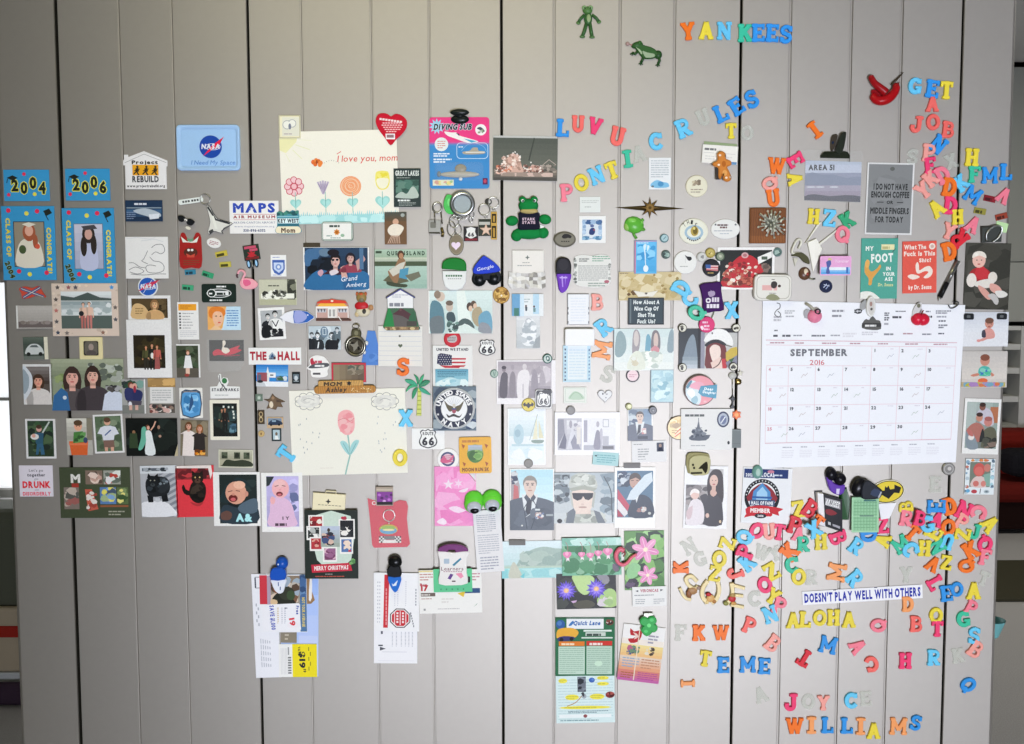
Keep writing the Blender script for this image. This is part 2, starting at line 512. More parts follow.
class Card(Thing):
    "a printed sheet or flat magnet; drawing calls use its own pixels from its top left corner"
    ALL = []

    def __init__(s,name,label,cat,box,bg='f4f2ee',rot=0.,mat='paper',th=.35,lift=.5,group=None,r=0,shape=None,ch=0.,edge=None,k=.94,curl=0.):
        x0, y0, x1, y1 = box
        s.w, s.h = x1 - x0, y1 - y0
        Thing.__init__(s,name,label,cat,(x0+x1)/2,(y0+y1)/2,s.w,s.h,rot,th+abs(curl)*.3,group,k,lift=lift,rootmesh=True)
        s.keep = [(shape if shape else [rrect(0,0,s.w,s.h,r) if r else rect(0,0,s.w,s.h)],bg)]
        s.ops = []; s.mat, s.thick, s.ch, s.edge, s.curl = mat, th, ch, edge, curl
        s.kids = []
        Card.ALL.append(s)

    def add(s,loops,c):
        s.ops.append((loops,c)); return s

    def more(s,loops,c):
        s.keep.append((loops,c)); return s

    def r(s,x0,y0,x1,y1,c): return s.add([rect(x0,y0,x1,y1)],c)
    def rr(s,x0,y0,x1,y1,q,c): return s.add([rrect(x0,y0,x1,y1,q)],c)
    def e(s,cx,cy,rx,ry,c,n=14,rot=0): return s.add([rotp(ell(cx,cy,rx,ry,n),cx,cy,rot) if rot else ell(cx,cy,rx,ry,n)],c)
    def p(s,pts,c): return s.add([pts],c)
    def sp(s,pts,c,n=3): return s.add([smooth(pts,n)],c)

    def l(s,pts,w,c):
        for q in stroke(pts,w): s.add([q],c)
        return s

    def o(s,cx,cy,rx,ry,w,c,n=18):
        return s.add([ell(cx,cy,rx,ry,n),ell(cx,cy,rx-w,ry-w,n)],c)

    def fr(s,x0,y0,x1,y1,w,c):
        return s.add([rect(x0,y0,x1,y1),rect(x0+w,y0+w,x1-w,y1-w)],c)

    def g(s,x0,y0,x1,y1,c0,c1,hz=False,n=5):
        a, b = hx(c0), hx(c1)
        for k in range(n):
            t = k / (n-1) if n > 1 else 0
            c = tuple(a[i]+(b[i]-a[i])*t for i in range(3))
            if hz: s.r(x0+(x1-x0)*k/n,y0,x0+(x1-x0)*(k+1)/n,y1,c)
            else: s.r(x0,y0+(y1-y0)*k/n,x1,y0+(y1-y0)*(k+1)/n,c)
        return s

    def t(s,st,cx,cy,h,c,w=None,bold=False,it=0.,rot=0.,ol=None,olw=.5,sp=.09):
        if ol:
            for lp in text(st,cx,cy,h,w,bold,it,rot,sp):
                for q in range(8): s.add([[(px+olw*cos(q*pi/4),py+olw*sin(q*pi/4)) for px,py in l] for l in lp],ol)
        for lp in text(st,cx,cy,h,w,bold,it,rot,sp): s.add(lp,c)
        return s

    def gl(s,x0,y0,x1,y1,n,c,seed=1,hh=.42,fill=.85):
        rd = random.Random(seed); ph = (y1-y0) / n
        for k in range(n):
            x = x0; y = y0 + ph * (k+.3); en = x0 + (x1-x0) * (1 if k < n-1 else .55+.4*rd.random())
            while x < en - .3:
                l = min(en-x,(1.2+2.6*rd.random())*max(.6,ph*.6))
                s.r(x,y,x+l,y+ph*hh,c); x += l + .45 * max(.8,ph*.45)
        return s

    def nz(s,x0,y0,x1,y1,cols,n,a,b,seed=1):
        rd = random.Random(seed)
        for k in range(n):
            r = a + (b-a) * rd.random(); x = x0 + r * .5 + (x1-x0-r) * rd.random(); y = y0 + r * .5 + (y1-y0-r) * rd.random()
            m = 6; o = rd.random() * 3
            pts = [(min(x1,max(x0,x+r*(.6+.5*rd.random())*cos(o+2*pi*q/m))),min(y1,max(y0,y+r*(.45+.4*rd.random())*sin(o+2*pi*q/m)))) for q in range(m)]
            s.p(pts,cols[k % len(cols)])
        return s

    def bust(s,x,y,q,hair,skin,shirt,long=0,lean=0,neck=None,beard=None,bw=2.1,bh=4.2,mouth='a55'):
        "head and shoulders: face centre x, y and half height q"
        if long: s.e(x,y+q*.35*long,q*1.12,q*(1.2+.5*long),hair)
        s.sp([(x-bw*q+lean,y+bh*q),(x-bw*q*.95+lean,y+2.1*q),(x-.7*q,y+1.35*q),(x+.7*q,y+1.35*q),(x+bw*q*.95+lean,y+2.1*q),(x+bw*q+lean,y+bh*q)],shirt)
        s.r(x-.36*q,y+.6*q,x+.36*q,y+1.6*q,neck or skin)
        s.e(x,y-.3*q,q*.88,q*.95,hair)
        s.e(x,y+.05*q,q*.72,q*.92,skin)
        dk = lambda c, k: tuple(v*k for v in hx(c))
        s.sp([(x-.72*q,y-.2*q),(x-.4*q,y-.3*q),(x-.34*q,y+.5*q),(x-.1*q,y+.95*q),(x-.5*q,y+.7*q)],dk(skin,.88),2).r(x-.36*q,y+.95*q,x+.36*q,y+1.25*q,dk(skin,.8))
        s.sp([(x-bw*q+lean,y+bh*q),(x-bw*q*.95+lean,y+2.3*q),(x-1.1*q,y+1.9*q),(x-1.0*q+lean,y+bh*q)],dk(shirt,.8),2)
        s.p([(x-.74*q,y-.1*q),(x-.6*q,y-.9*q),(x+.1*q,y-1.1*q),(x+.66*q,y-.8*q),(x+.74*q,y-.1*q),(x+.5*q,y-.5*q),(x-.4*q,y-.55*q)],hair)
        if q > 1.6:
            for k in (-1,1):
                s.e(x+k*.3*q,y-.08*q,.13*q,.09*q,'3a2c28',6)
                s.l([(x+k*.14*q,y-.3*q),(x+k*.46*q,y-.3*q)],.1*q,hair)
            s.p([(x,y-.05*q),(x+.13*q,y+.3*q),(x-.1*q,y+.3*q)],tuple(v*.86 for v in hx(skin)))
            if beard: s.e(x,y+.6*q,.45*q,.32*q,beard,8)
            s.e(x,y+.5*q,.26*q,.09*q,mouth,8)
        return s

    def man(s,x,y,h,hair,skin,top,bot,skirt=0,wd=1.):
        "a standing figure: top of the head at x, y and height h"
        u = h / 8
        b = u * wd
        for k in (-1,1):
            s.p([(x+k*.7*b,y+1.5*u),(x+k*1.15*b,y+1.8*u),(x+k*1.35*b,y+4.3*u),(x+k*1.0*b,y+4.4*u)],top)
            s.e(x+k*1.18*b,y+4.5*u,.22*u,.3*u,skin,6)
            if not skirt: s.p([(x+k*.05*b,y+3.8*u),(x+k*.85*b,y+3.8*u),(x+k*.7*b,y+8*u),(x+k*.2*b,y+8*u)],bot)
        if skirt: s.p([(x-.7*b,y+3.6*u),(x+.7*b,y+3.6*u),(x+skirt*b,y+8*u),(x-skirt*b,y+8*u)],bot)
        s.p([(x-.95*b,y+1.55*u),(x+.95*b,y+1.55*u),(x+.75*b,y+4*u),(x-.75*b,y+4*u)],top)
        s.p([(x-.95*b,y+1.55*u),(x-.3*b,y+1.55*u),(x-.35*b,y+4*u),(x-.75*b,y+4*u)],tuple(v*.82 for v in hx(top)))
        s.r(x-.2*u,y+.8*u,x+.2*u,y+1.6*u,skin)
        s.e(x,y+.5*u,.52*u,.58*u,hair,10); s.e(x,y+.66*u,.38*u,.48*u,skin,8)
        return s

    def make(s):
        cur = s.curl
        m = Mesh(s,s.w/2,s.h/2)
        bend = (lambda x,y:cur*((y/s.h) ** 2)) if cur else None
        paint = s.ops
        if cur:  # seams across the sheet so that it can curve
            rows = [s.h*k/6 for k in range(1,6)]
            base = s.keep[0]
            paint = [([rect(-.01,a,s.w+.01,b)],base[1]) for a,b in zip([0]+rows[:-1],rows)] + paint
        m.plate(s.keep,paint,0,s.thick,s.edge,s.ch,bend)
        o = m.build(s.name,s.mat)
        s.place(o)
        for fn in s.kids: fn(o)


G_PH = 'snapshots and prints'
G_LT = 'plastic letter magnets'
G_WD = 'little word magnets'
G_BT = 'round button magnets'


def photo(label,box,bg,b=0,rot=0,bc='efeeea',mat='photo',name='snapshot',lift=.9,**kw):
    "a photographic print: bg = ground colour inside a border b px wide"
    c = Card(name,label,'photo',box,bc if b else bg,rot,mat,.3,lift,G_PH,**kw)
    if b:
        q = b if isinstance(b,tuple) else (b,b,b,b)
        c.r(q[0],q[1],c.w-q[2],c.h-q[3],bg)
    return c


def button(name,label,cx,cy,r,bg,ry=None,th=1.1,cat='button magnet',group=G_BT,rot=0,mat='gloss',lift=0,ch=.5):
    ry = ry or r
    return Card(name,label,cat,(cx-r,cy-ry,cx+r,cy+ry),bg,rot,mat,th,lift,group,shape=[ell(r,ry,r,ry,26)],ch=ch,k=.75)


def letter(ch,label,cx,cy,col,rot=0,size=16.,h=2.6,mat='plastic'):
    size *= 1.06
    k = size / 12
    ps = [[(x*k,y*k) for x,y in p] for p in slab_letter(ch)]
    w = k * (12 if ch in 'MW' else 9.6)
    t = Thing('letter_magnet',label,'letter magnet',cx,cy,w,size,rot,h,G_LT,.62,rootmesh=True)
    m = Mesh(t,0,0)
    m.plate([([p],col) for p in ps],(),0,h,ch=.45 if mat != 'clear' else .3)
    t.place(m.build('letter_magnet',mat))


# ---------------------------------------------------------------- the setting
def struct(name,verts,faces,mat):
    me = bpy.data.meshes.new(name); me.from_pydata(verts,[],faces); me.materials.append(mat); me.validate(); me.update()
    o = bpy.data.objects.new(name,me); COL.objects.link(o); o['kind'] = 'structure'
    return o


def boxes(name,bs,mat):
    V = []; Fc = []
    for x0, x1, y0, y1, z0, z1 in bs:
        n = len(V); V += [(x,y,z) for z in (z0,z1) for x,y in ((x0,y0),(x1,y0),(x1,y1),(x0,y1))]
        Fc += [tuple(n+i for i in f) for f in ((3,2,1,0),(4,5,6,7),(0,1,5,4),(1,2,6,5),(2,3,7,6),(3,0,4,7))]
    return struct(name,V,Fc,mat)


wallm = material('painted_panel',.56,.16,metal=.85,attr=False,base=(.43,.408,.36),bump=.06,bscale=60,vary=.025)
backm = material('painted_wall',.7,.2,attr=False,base=(.30,.30,.28),bump=.1,bscale=40)
darkm = material('gap_shade',.8,.1,attr=False,base=(.03,.028,.02))  # near-black stands in for the shade deep inside the gaps
carpm = material('carpet',.95,.1,attr=False,base=(.36,.35,.34),bump=1.,bscale=220,vary=.35)
ceilm = material('ceiling_paint',.8,.1,attr=False,base=(.55,.55,.52))

GR_D = [(57.7,80),(248,263),(500.5,504.3),(740,731.8),(962,941.5)]
GR_L = [(121.8,140.5),(174.5,191),(302,315),(371.3,381.5),(429,436.5),(553.5,555.5),(619.5,617.5),(674.5,669),(789,780),(850,837.5),(901,885)]
ZT, ZB = 2.62, 0.0
xl, xr = W(7.5,400).x, W(1004,400).x
g = []
for a, b in GR_D: g.append(((W(a,85).x+W(b,715).x)/2,1))
for a, b in GR_L: g.append(((W(a,85).x+W(b,715).x)/2,0))
g.sort()
prof = [(xl,.05),(xl,.006),(xl+.003,.002),(xl+.008,0)]
for x, d in g:
    hw = .0034 if x == g[0][0] else .0021
    if d: prof += [(x-hw-.0014,0),(x-hw-.0006,.001),(x-hw,.004),(x-hw,.03),(x+hw,.03),(x+hw,.004),(x+hw+.0006,.001),(x+hw+.0014,0)]
    else: prof += [(x-.0048,0),(x-.004,.0007),(x-.0022,.0009),(x-.0012,.0045),(x+.0008,.0045),(x+.0018,0)]
prof += [(xr-.008,0),(xr-.003,.002),(xr,.006),(xr,.05)]
n = len(prof)
V = [(x,y,z) for z in (ZB,ZT) for x,y in prof]
wf = struct('wall_front',V,[(i,i+1,n+i+1,n+i) for i in range(n-1)]+[(n-1,0,n,2*n-1)]+[tuple(range(n,2*n)),tuple(range(n))[::-1]],wallm)

ZT2 = 3.1
wf.data.materials.append(darkm)
for p in wf.data.polygons:
    if len(p.vertices) == 4 and all(.0035 < V[i][1] < .031 for i in p.vertices) and max(V[i][1] for i in p.vertices) > .029: p.material_index = 1
boxes('floor',[(-6,6,-5.2,5.6,-.05,0)],carpm)
boxes('wall_back',[(-6,6,5.4,5.5,0,ZT2)],backm)
boxes('wall_right',[(5.9,6.0,-5.2,5.5,0,ZT2)],backm)
boxes('wall_left',[(-6.0,-5.9,-5.2,5.5,0,ZT2)],backm)
boxes('ceiling',[(-6,6,-5.2,0.05,ZT,ZT+.1),(-6,6,0.05,5.5,ZT2,ZT2+.1),(-6,6,.05,.15,ZT,ZT2)],ceilm)
# unseen wall added behind the camera; its opening shapes the light on the panels
OX0, OX1, OZ = -.18, 1.9, 1.62
boxes('wall_light_blocker',[(-6,OX0,-2.75,-2.6,0,ZT),(OX1,6,-2.75,-2.6,0,ZT),(OX0,OX1,-2.75,-2.6,OZ,ZT)],backm)


def area(name,loc,target,sx,sy,power,col,spread=180):
    l = bpy.data.lights.new(name,'AREA'); l.shape = 'RECTANGLE'; l.size = sx; l.size_y = sy; l.energy = power; l.color = col; l.spread = radians(spread)
    o = bpy.data.objects.new(name,l); COL.objects.link(o); o.location = loc
    o.rotation_euler = (Vector(target)-Vector(loc)).to_track_quat('-Z','Y').to_euler()
    return o


area('window_daylight',(.78,-4.9,.33),(.2,0,1.1),1.3,.85,264,(.825,.85,1.0))
area('ceiling_fill',(-.25,-1.0,ZT-.06),(-.25,-.9,0),1.2,.5,8.5,(1,.91,.48))  # unseen lamp, added to warm and grade the top of the wall
area('garden_daylight',(-3.6,5.2,1.5),(1,2.0,.2),1.4,1.6,190,(.95,.97,1))
area('back_room_fill',(3.2,2.4,ZT2-.06),(3.2,2.4,0),.8,.8,40,(1,.95,.85))  # added lamp without a visible source, brightens the room behind
wd = bpy.data.worlds.new('world'); SC.world = wd; wd.use_nodes = True
wd.node_tree.nodes['Background'].inputs[0].default_value = (.66,.72,.8,1); wd.node_tree.nodes['Background'].inputs[1].default_value = .45
SC.view_settings.view_transform = 'Standard'; SC.view_settings.look = 'None'; SC.view_settings.exposure = 0; SC.view_settings.gamma = 1; SC.view_settings.use_curve_mapping = False


# ---------------------------------------------------------------- what shows past the two ends of the wall
class Far:
    "a thing standing on the floor behind the wall; its parts are given in metres"

    def __init__(s,name,label,cat,loc):
        o = bpy.data.objects.new(name,None); COL.objects.link(o); o.location = loc; o.empty_display_size = .1
        o['label'] = label; o['category'] = cat; s.o = o; s.loc = Vector(loc)

    def part(s,name,mat,col,bs=(),bev=.0,label=None,fn=None):
        bm = bmesh.new()
        for x0, x1, y0, y1, z0, z1 in bs:
            r = bmesh.ops.create_cube(bm,size=1)
            for v in r['verts']:
                v.co = Vector(((x0+x1)/2+v.co.x*(x1-x0),(y0+y1)/2+v.co.y*(y1-y0),(z0+z1)/2+v.co.z*(z1-z0))) - s.loc
        if bev: bmesh.ops.bevel(bm,geom=bm.edges[:],offset=bev,segments=3,affect='EDGES',profile=.5)
        if fn: fn(bm)
        me = bpy.data.meshes.new(name); bm.to_mesh(me); bm.free()
        ca = me.color_attributes.new('Col','FLOAT_COLOR','CORNER')
        c = hx(col); c = [lin(v) for v in c] + [1]
        ca.data.foreach_set('color',c*len(me.loops))
        me.materials.append(MATS[mat])
        o = bpy.data.objects.new(name,me); COL.objects.link(o); o.parent = s.o
        if label: o['label'] = label
        return o


YC = 4.75   # cabinet fronts
q = lambda px, py: W(px,py,YC)
X0 = q(960,300).x
z60, z258, z325, z430 = q(1005,60).z, q(1005,262).z, q(1005,322).z, q(1005,432).z
cb = Far('built_in_cabinet','tall grey built-in cupboard beyond the right end of the magnet wall','cabinet',(4.0,5.1,z325))
cb.part('body','plastic','8c8f86',[(X0,5.8,YC+.03,5.38,z325,ZT2-.02)])
cb.part('door','plastic','9a9c94',[(X0,4.9,YC,YC+.025,z60+.004,ZT2-.03)],.004)
cb.part('door','plastic','989a92',[(X0,4.9,YC,YC+.025,z258+.003,z60-.004)],.004)
cb.part('drawer_front','plastic','a2a49c',[(X0,4.9,YC-.005,YC+.025,z325+.002,z258-.003)],.004)
sh = Far('cubby_shelf','white framed cubby shelf with three dark compartments under the grey cupboard','shelf',(3.6,5.1,0))
x0, x1 = q(1000,400).x, q(1020.5,400).x
zs = [q(1005,y).z for y in (326,347,371,399.5,428)]
sh.part('frame','plastic','c9cac4',[(x-.045,x+.045,YC+.01,5.34,zs[4]-.04,zs[0]) for x in (x0-.5,x0-.03,x1+.04,x1+.6)]+[(x0-.5,x1+.6,YC+.02,5.34,z-.02,z+.02) for z in zs[1:]]+[(x0-.5,x1+.6,YC+.02,5.34,zs[0]-.03,zs[0])])
sh.part('back_board','plastic','2e2e1c',[(x0-.5,x1+.6,5.34,5.37,zs[4],zs[0])])
sh.part('lower_cabinet','plastic','8c8f86',[(x0-.5,x1+.6,YC+.05,5.36,0,zs[4]-.04)])
sf = Far('red_sofa','dark red upholstered sofa low under the white cubby shelf','sofa',(4.0,4.3,0))
q2 = lambda px, py: W(px,py,4.1)
zt, zm, zb = q2(1010,438).z, q2(1010,482).z, q2(1010,533).z
sf.part('backrest','fabric','6e1a12',[(2.2,5.6,4.4,4.68,.2,zt)],.06)
sf.part('seat_cushion','fabric','5c1610',[(2.2,5.5,4.02,4.5,.2,zm)],.06)
sf.part('skirt','fabric','1c0b08',[(2.2,5.6,4.06,4.68,.03,.3)],.01)
for x in (2.3,5.4):
    for y in (4.1,4.58): sf.part('foot','wood','2a2018',[(x,x+.06,y,y+.06,0,.04)])
cs = Far('black_cushion','black cushion lying on the dark red sofa','cushion',(3.35,4.25,zm+.03))
cs.part('cover','fabric','17161a',[(q2(1009,480).x,q2(1060,480).x,4.05,4.3,zm+.03,zm+.2)],.06)
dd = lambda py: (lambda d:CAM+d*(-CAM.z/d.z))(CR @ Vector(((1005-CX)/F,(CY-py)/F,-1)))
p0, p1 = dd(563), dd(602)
rg = Far('floor_shade','dark olive rug strip painting a shadow on the grey carpet by the red sofa','shade',(3.0,(p0.y+p1.y)/2,0))
rg.part('shade_strip','fabric','3c3a2c',[(1.2,5.2,p1.y,p0.y,.001,.018)],.004)  # dark strip colours in a shadow band on the carpet
tc = Far('teal_bowl','teal bowl on a stool peeking out past the right edge of the magnet wall','bowl',W(990,636,.105))


def bowl(bm):
    bmesh.ops.create_cone(bm,cap_ends=False,segments=28,radius1=.018,radius2=.033,depth=.04)
    bmesh.ops.create_cone(bm,cap_ends=False,segments=28,radius1=.015,radius2=.030,depth=.039)
    bmesh.ops.translate(bm,verts=bm.verts[:],vec=(0,0,.02))
    bmesh.ops.create_circle(bm,cap_ends=True,segments=28,radius=.018)


bz = W(990,636,.105)
sx1 = W(992,650,.07).x
tc.part('bowl','plastic','6aa6a4',fn=bowl)
stl = Far('side_stool','plain narrow stool behind the right edge of the magnet wall','stool',(bz.x-.2,.2,0))
stl.part('seat','wood','3a3630',[(sx1-.3,sx1,.07,.34,bz.z-.03,bz.z-.001)],.005)
for sx in (-.27,-.03):
    for sy in (.09,.31):
        stl.part('leg','wood','3a3630',[(sx1+sx-.012,sx1+sx+.012,sy-.012,sy+.012,0,bz.z-.03)])
# left: window, armchair, blanket
YL = 5.37
qa, qb = W(-160,283,YL), W(14,488,YL)
emm = bpy.data.materials.new('daylit_glass'); emm.use_nodes = True
bs = emm.node_tree.nodes['Principled BSDF']; bs.inputs['Base Color'].default_value = (.8,.85,.9,1); bs.inputs['Emission Color'].default_value = (.96,.98,1,1); bs.inputs['Emission Strength'].default_value = .8
XB = -1.9
boxes('window_1',[(qa.x,XB,YL+.01,YL+.03,qb.z,qa.z)],emm)
zmid = W(5,399,YL).z
boxes('window_frame',[(qa.x-.08,XB+.08,YL-.03,YL+.02,qa.z,qa.z+.08),(qa.x-.08,XB+.08,YL-.06,YL+.02,qb.z-.08,qb.z),(qa.x,XB,YL-.01,YL+.01,zmid-.012,zmid+.012),(XB,XB+.08,YL-.03,YL+.02,qb.z,qa.z),(qa.x-.08,qa.x,YL-.03,YL+.02,qb.z,qa.z)],backm)
YA = 1.5
qc = lambda px, py: W(px,py,YA)
la = Far('grey_armchair','dark grey green armchair past the left end of the wall, under the window','armchair',(qc(-60,600).x,YA+.3,0))
A0, A1 = qc(-170,520), qc(40,520)
la.part('arm','fabric','55584a',[(A0.x,A1.x,YA,YA+.3,.0,qc(5,512).z)],.06)
la.part('seat','fabric','4c4e42',[(A0.x-.4,A0.x-.002,YA-.1,YA+.7,.0,.4)],.04)
bl = Far('folded_blanket','beige blanket with red stripes hanging over the armchair arm','blanket',(qc(0,640).x,YA-.03,qc(0,684).z))
B0, B1 = qc(-120,605), qc(30,668)
bl.part('cloth','fabric','a99c84',[(B0.x,B1.x,YA-.045,YA-.004,B1.z,B0.z)],.012)
bl.part('stripe','fabric','9a2a20',[(B0.x,B1.x,YA-.052,YA-.044,qc(0,633).z,qc(0,622).z)],.002,'red stripe')
bl.part('hem','fabric','b9bdbb',[(B0.x,B1.x,YA-.05,YA-.006,qc(0,684).z,qc(0,668).z)],.005,'pale grey hem')
d2 = lambda px, py: (lambda d:CAM+d*(-CAM.z/d.z))(CR @ Vector(((px-CX)/F,(CY-py)/F,-1)))
f0 = d2(10,707)
lb = Far('purple_floor_cushion','dark purple floor cushion below the blanket at the left end of the wall','cushion',(f0.x-.1,f0.y+.05,0))
lb.part('cover','fabric','3a2c38',[(f0.x-.5,f0.x+.14,f0.y,YA-.06,.0,.085)],.025)

# ---------------------------------------------------------------- left part of the wall
PB, YL_, RD_, BK = '2f7ea6', 'e8d84a', 'c22a44', '1c2018'


def year_card(st,box,where):
    c = Card('year_card','small blue card with black numbers %s, %s' % (st,where),'card',box,PB,0,'plastic',.5,group='graduation year cards')
    w, h = c.w, c.h
    for x, y, k in ((.45,.14,RD_),(.1,.8,RD_),(.67,.78,'e6dc4a')): c.add([star(w*x,h*y,2.2,1.5,6)],k) if k == RD_ else c.e(w*x,h*y,2,2,k)
    for i, ch in enumerate(st):
        x = w * (.24+.2*i); y = h * (.5 if i % 2 == 0 else .58) - (2.5 if i == 2 else 0)
        c.t(ch,x,y,10.5,BK,7,True,ol='d9d44a',olw=.8)
    c.p([(3,8),(9,5.5),(14,8),(9,11)],BK); c.l([(4,9),(3,13)],.8,BK)


year_card('2004',(4.5,170,50,201),'above the leftmost graduation frame')
year_card('2006',(66,169,110.5,200.5),'above the second graduation frame')


def grad_frame(yr,box,inset,label,gown):
    c = Card('graduation_frame',label,'photo frame',box,PB,0,'plastic',1.0,group='blue graduation frames',ch=.3)
    w, h = c.w, c.h; x0, y0, x1, y1 = inset
    c.l([(w-9.4,h*.3),(w-9.4,h*.9)],.5,'2a4a3c'); c.t('CLASS OF',6.5,h*.42,4.2,'e8d83a',h*.52,True,rot=-90); c.t(yr,7,h*.86,4.5,'1f2a18',17,True,rot=-70,ol='7c8a4a',olw=.3)
    c.t('CONGRATS!',w-6,h*.6,4.2,'e8d83a',h*.62,True,rot=-90)
    c.p([(w-11,5),(w-5,2.5),(w-2,7),(w-8,10)],BK); c.l([(w-9,8),(w-6,14)],.9,BK)
    for x, y, k in ((.48,.1,'e0d850'),(.68,.07,RD_),(.3,.88,RD_),(.5,.92,'e0d850'),(.82,.9,RD_),(.14,.06,RD_)): c.e(w*x,h*y,2.3,2.3,k,10)
    if gown == 'w':
        c.r(x0-.8,y0-.8,x1+.8,y1+.8,'2a2e28'); c.r(x0,y0,x1,y1,'7c7462'); X = (x0+x1) / 2
        c.sp([(X-13,y1),(X-12,y0+26),(X-6,y0+17),(X+6,y0+17),(X+12,y0+26),(X+12,y1)],'e6dfc8')
        c.e(X,y0+10,6.5,9,'8a4a30'); c.e(X+6,y0+19,2.6,7,'8a4a30'); c.e(X,y0+8.5,4.2,5.4,'d9a68c'); c.p([(X-7,y0+2),(X,y0-.0),(X+7,y0+2),(X,y0+5)],'e8e2cc')
        c.e(X-7,y0+27,3.6,4.4,'3c4a2c'); c.e(X+8,y0+24,2.4,2.6,'b04a34')
    else:
        c.r(x0-.6,y0-.6,x1+.6,y1+.6,'56606a'); c.g(x0,y0,x1,y1,'a9a9b2','8e93a4'); X = (x0+x1) / 2
        c.sp([(X-8,y1),(X-8,y0+24),(X-3,y0+20),(X+4,y0+20),(X+8,y0+24),(X+8,y1)],'a2a6b8')
        c.e(X,y0+10,6.4,9,'28221e'); c.e(X-5,y0+22,3.2,10,'28221e'); c.e(X+5,y0+20,3,10,'28221e'); c.e(X,y0+10,3.8,5.4,'b08a7c')
        c.p([(X-7,y0+2),(X+6,y0+.5),(X+9,y0+4.5),(X-4,y0+6)],'3c3a3c')


grad_frame('2004',(3,206.5,56,280),(12.5,16,42,73.5-14),'blue graduation photo frame with a girl in a white gown and cap','w')
grad_frame('2006',(63.5,208.5,115.5,283),(12,16,40,60),'blue graduation photo frame with a long dark haired girl','g')

c = Card('flag_magnet','small wavy red flag magnet with a blue cross, under the leftmost graduation frame','magnet',(20,285.5,46.5,299),'a8402f',0,'plastic',.8,shape=[smooth([(0,3),(6,1),(13,2.5),(20,.5),(23,6),(26.5,12),(18,10),(10,12.5),(3,13),(2,8)],3)])
c.l([(2,3),(24,11.5)],3,'3a4a6a').l([(21,2),(4,12)],3,'3a4a6a').l([(2,3),(24,11.5)],.6,'b9b4a8').l([(21,2),(4,12)],.6,'b9b4a8')
c = photo('silvery grey landscape print between the flag magnet and the car snapshot',(17,305.5,53,328.5),'96928a'); c.r(0,0,1.6,23,'c2c2ba').g(2,2,36,15,'9a968e','8c8880').r(2,16,36,22,'5a524e').nz(4,15,34,19,['7a726c','6c645c'],10,2,5,3)
c = Card('sandy_photo_frame','sand coloured paper frame around a beach picture of a couple','photo frame',(53,283.5,119,336),'b8a898',0,'paper',1.0,group=None)
c.nz(0,0,66,52,['c3b3a0','a99886'],30,1,3,4)
c.r(9,8,59.5,45,'9ea49f').g(9,8,59.5,17,'c3c7c4','a4aba8').p([(9,12),(22,14),(36,9),(48,14),(59.5,15),(59.5,17),(9,17)],'3e4a46').g(9,18,59.5,32,'7e8a8a','b6bcb8',n=4).r(9,32,59.5,45,'47524c').nz(9,18,59,34,['c9cdca','8b9694'],16,2,5,5)
c.man(31,19,26,'5a4030','d0a58c','c7a892','9c5a52').man(37,18.5,26.5,'6a4a38','d5ac92','d0b09a','a86860').e(29,30,2.6,2.6,'1e2022')
for x, y, k in ((6,4,'4a4440'),(17,4,'7a4a4a'),(24,4,'45424a'),(60,4,'3f7fae'),(4,16,'4a423c'),(4,27,'a06058'),(4,38,'4c4a4a'),(5,49,'39424e'),(63,24,'5a524a'),(63,36,'46464a'),(50,49,'7a5a4a'),(14,49.5,'6a625a')): c.add([star(x,y,2.6,1.3,5)],k)
c = photo('small dark snapshot of an old silver car',(24,337,48.5,359.5),'3c443c',(0,0,3.6,0),1,'d8d3bb'); c.g(0,0,20,8,'4f584e','39423a').sp([(2,14),(4,10),(8,7),(14,7),(18,10),(20,14),(19,17),(3,17)],'a9ada8').p([(6,10),(8.5,8),(13.5,8),(15.5,10.4)],'4a5250').e(5,17,2,2,'1c1e1c').e(17,17,2,2,'1c1e1c').r(0,19,20,22.5,'5c625a')
t = Thing('miniature_portrait','tiny gilt frame with a dark oval picture, right of the car snapshot','photo frame',91.5,348,23,22.5,0,1.6)
m = t.mesh(); m.plate([([rrect(80,336.8,103,359.3,1),rrect(84,341,99,355.5,1.5)],'e6d9a4')],(),0,1.6,ch=.4); m.build('frame','plastic',t.root)
m = t.mesh(); m.plate([([rect(83.6,340.6,99.4,356)],'2e2c26')],[([rrect(85,341.5,98,355,3)],'57534a'),([ell(91.5,347,2.6,3.4)],'8a7c72'),([ell(91.5,353,5,3)],'4a4440')],0,.7); m.build('picture','photo',t.root)
c = photo('large snapshot of two smiling long haired women, one in a dark blue top',(52,358.5,124.5,410.5),'78806a'); c.g(0,0,72.5,20,'8a9078','6d7560').nz(36,4,72,24,['535a50','8a8e84','9aa094','474e44'],26,2,6,7).nz(0,14,20,34,['6d7d4e','7d8a5c'],10,3,6,8)
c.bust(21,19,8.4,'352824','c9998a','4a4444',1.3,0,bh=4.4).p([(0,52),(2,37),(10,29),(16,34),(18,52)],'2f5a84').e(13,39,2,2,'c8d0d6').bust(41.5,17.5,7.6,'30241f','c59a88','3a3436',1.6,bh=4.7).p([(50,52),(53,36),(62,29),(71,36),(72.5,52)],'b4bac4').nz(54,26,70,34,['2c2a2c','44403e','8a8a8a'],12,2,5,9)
c = photo('snapshot of a woman half hidden by a bright glare, white border',(24,364,53,404.5),'4a423c',(2,2.5,2.5,2.5)); c.g(4,3,26,20,'6a6460','39302b').bust(15,17,5.6,'3a2a20','c58e78','b5b0aa',.6,bh=4.2).sp([(0,3),(5,5),(9,12),(9,22),(5,31),(0,34)],'d9dfe2',4).sp([(0,6),(4,9),(6,14),(5,24),(0,29)],'7e8a90',4)
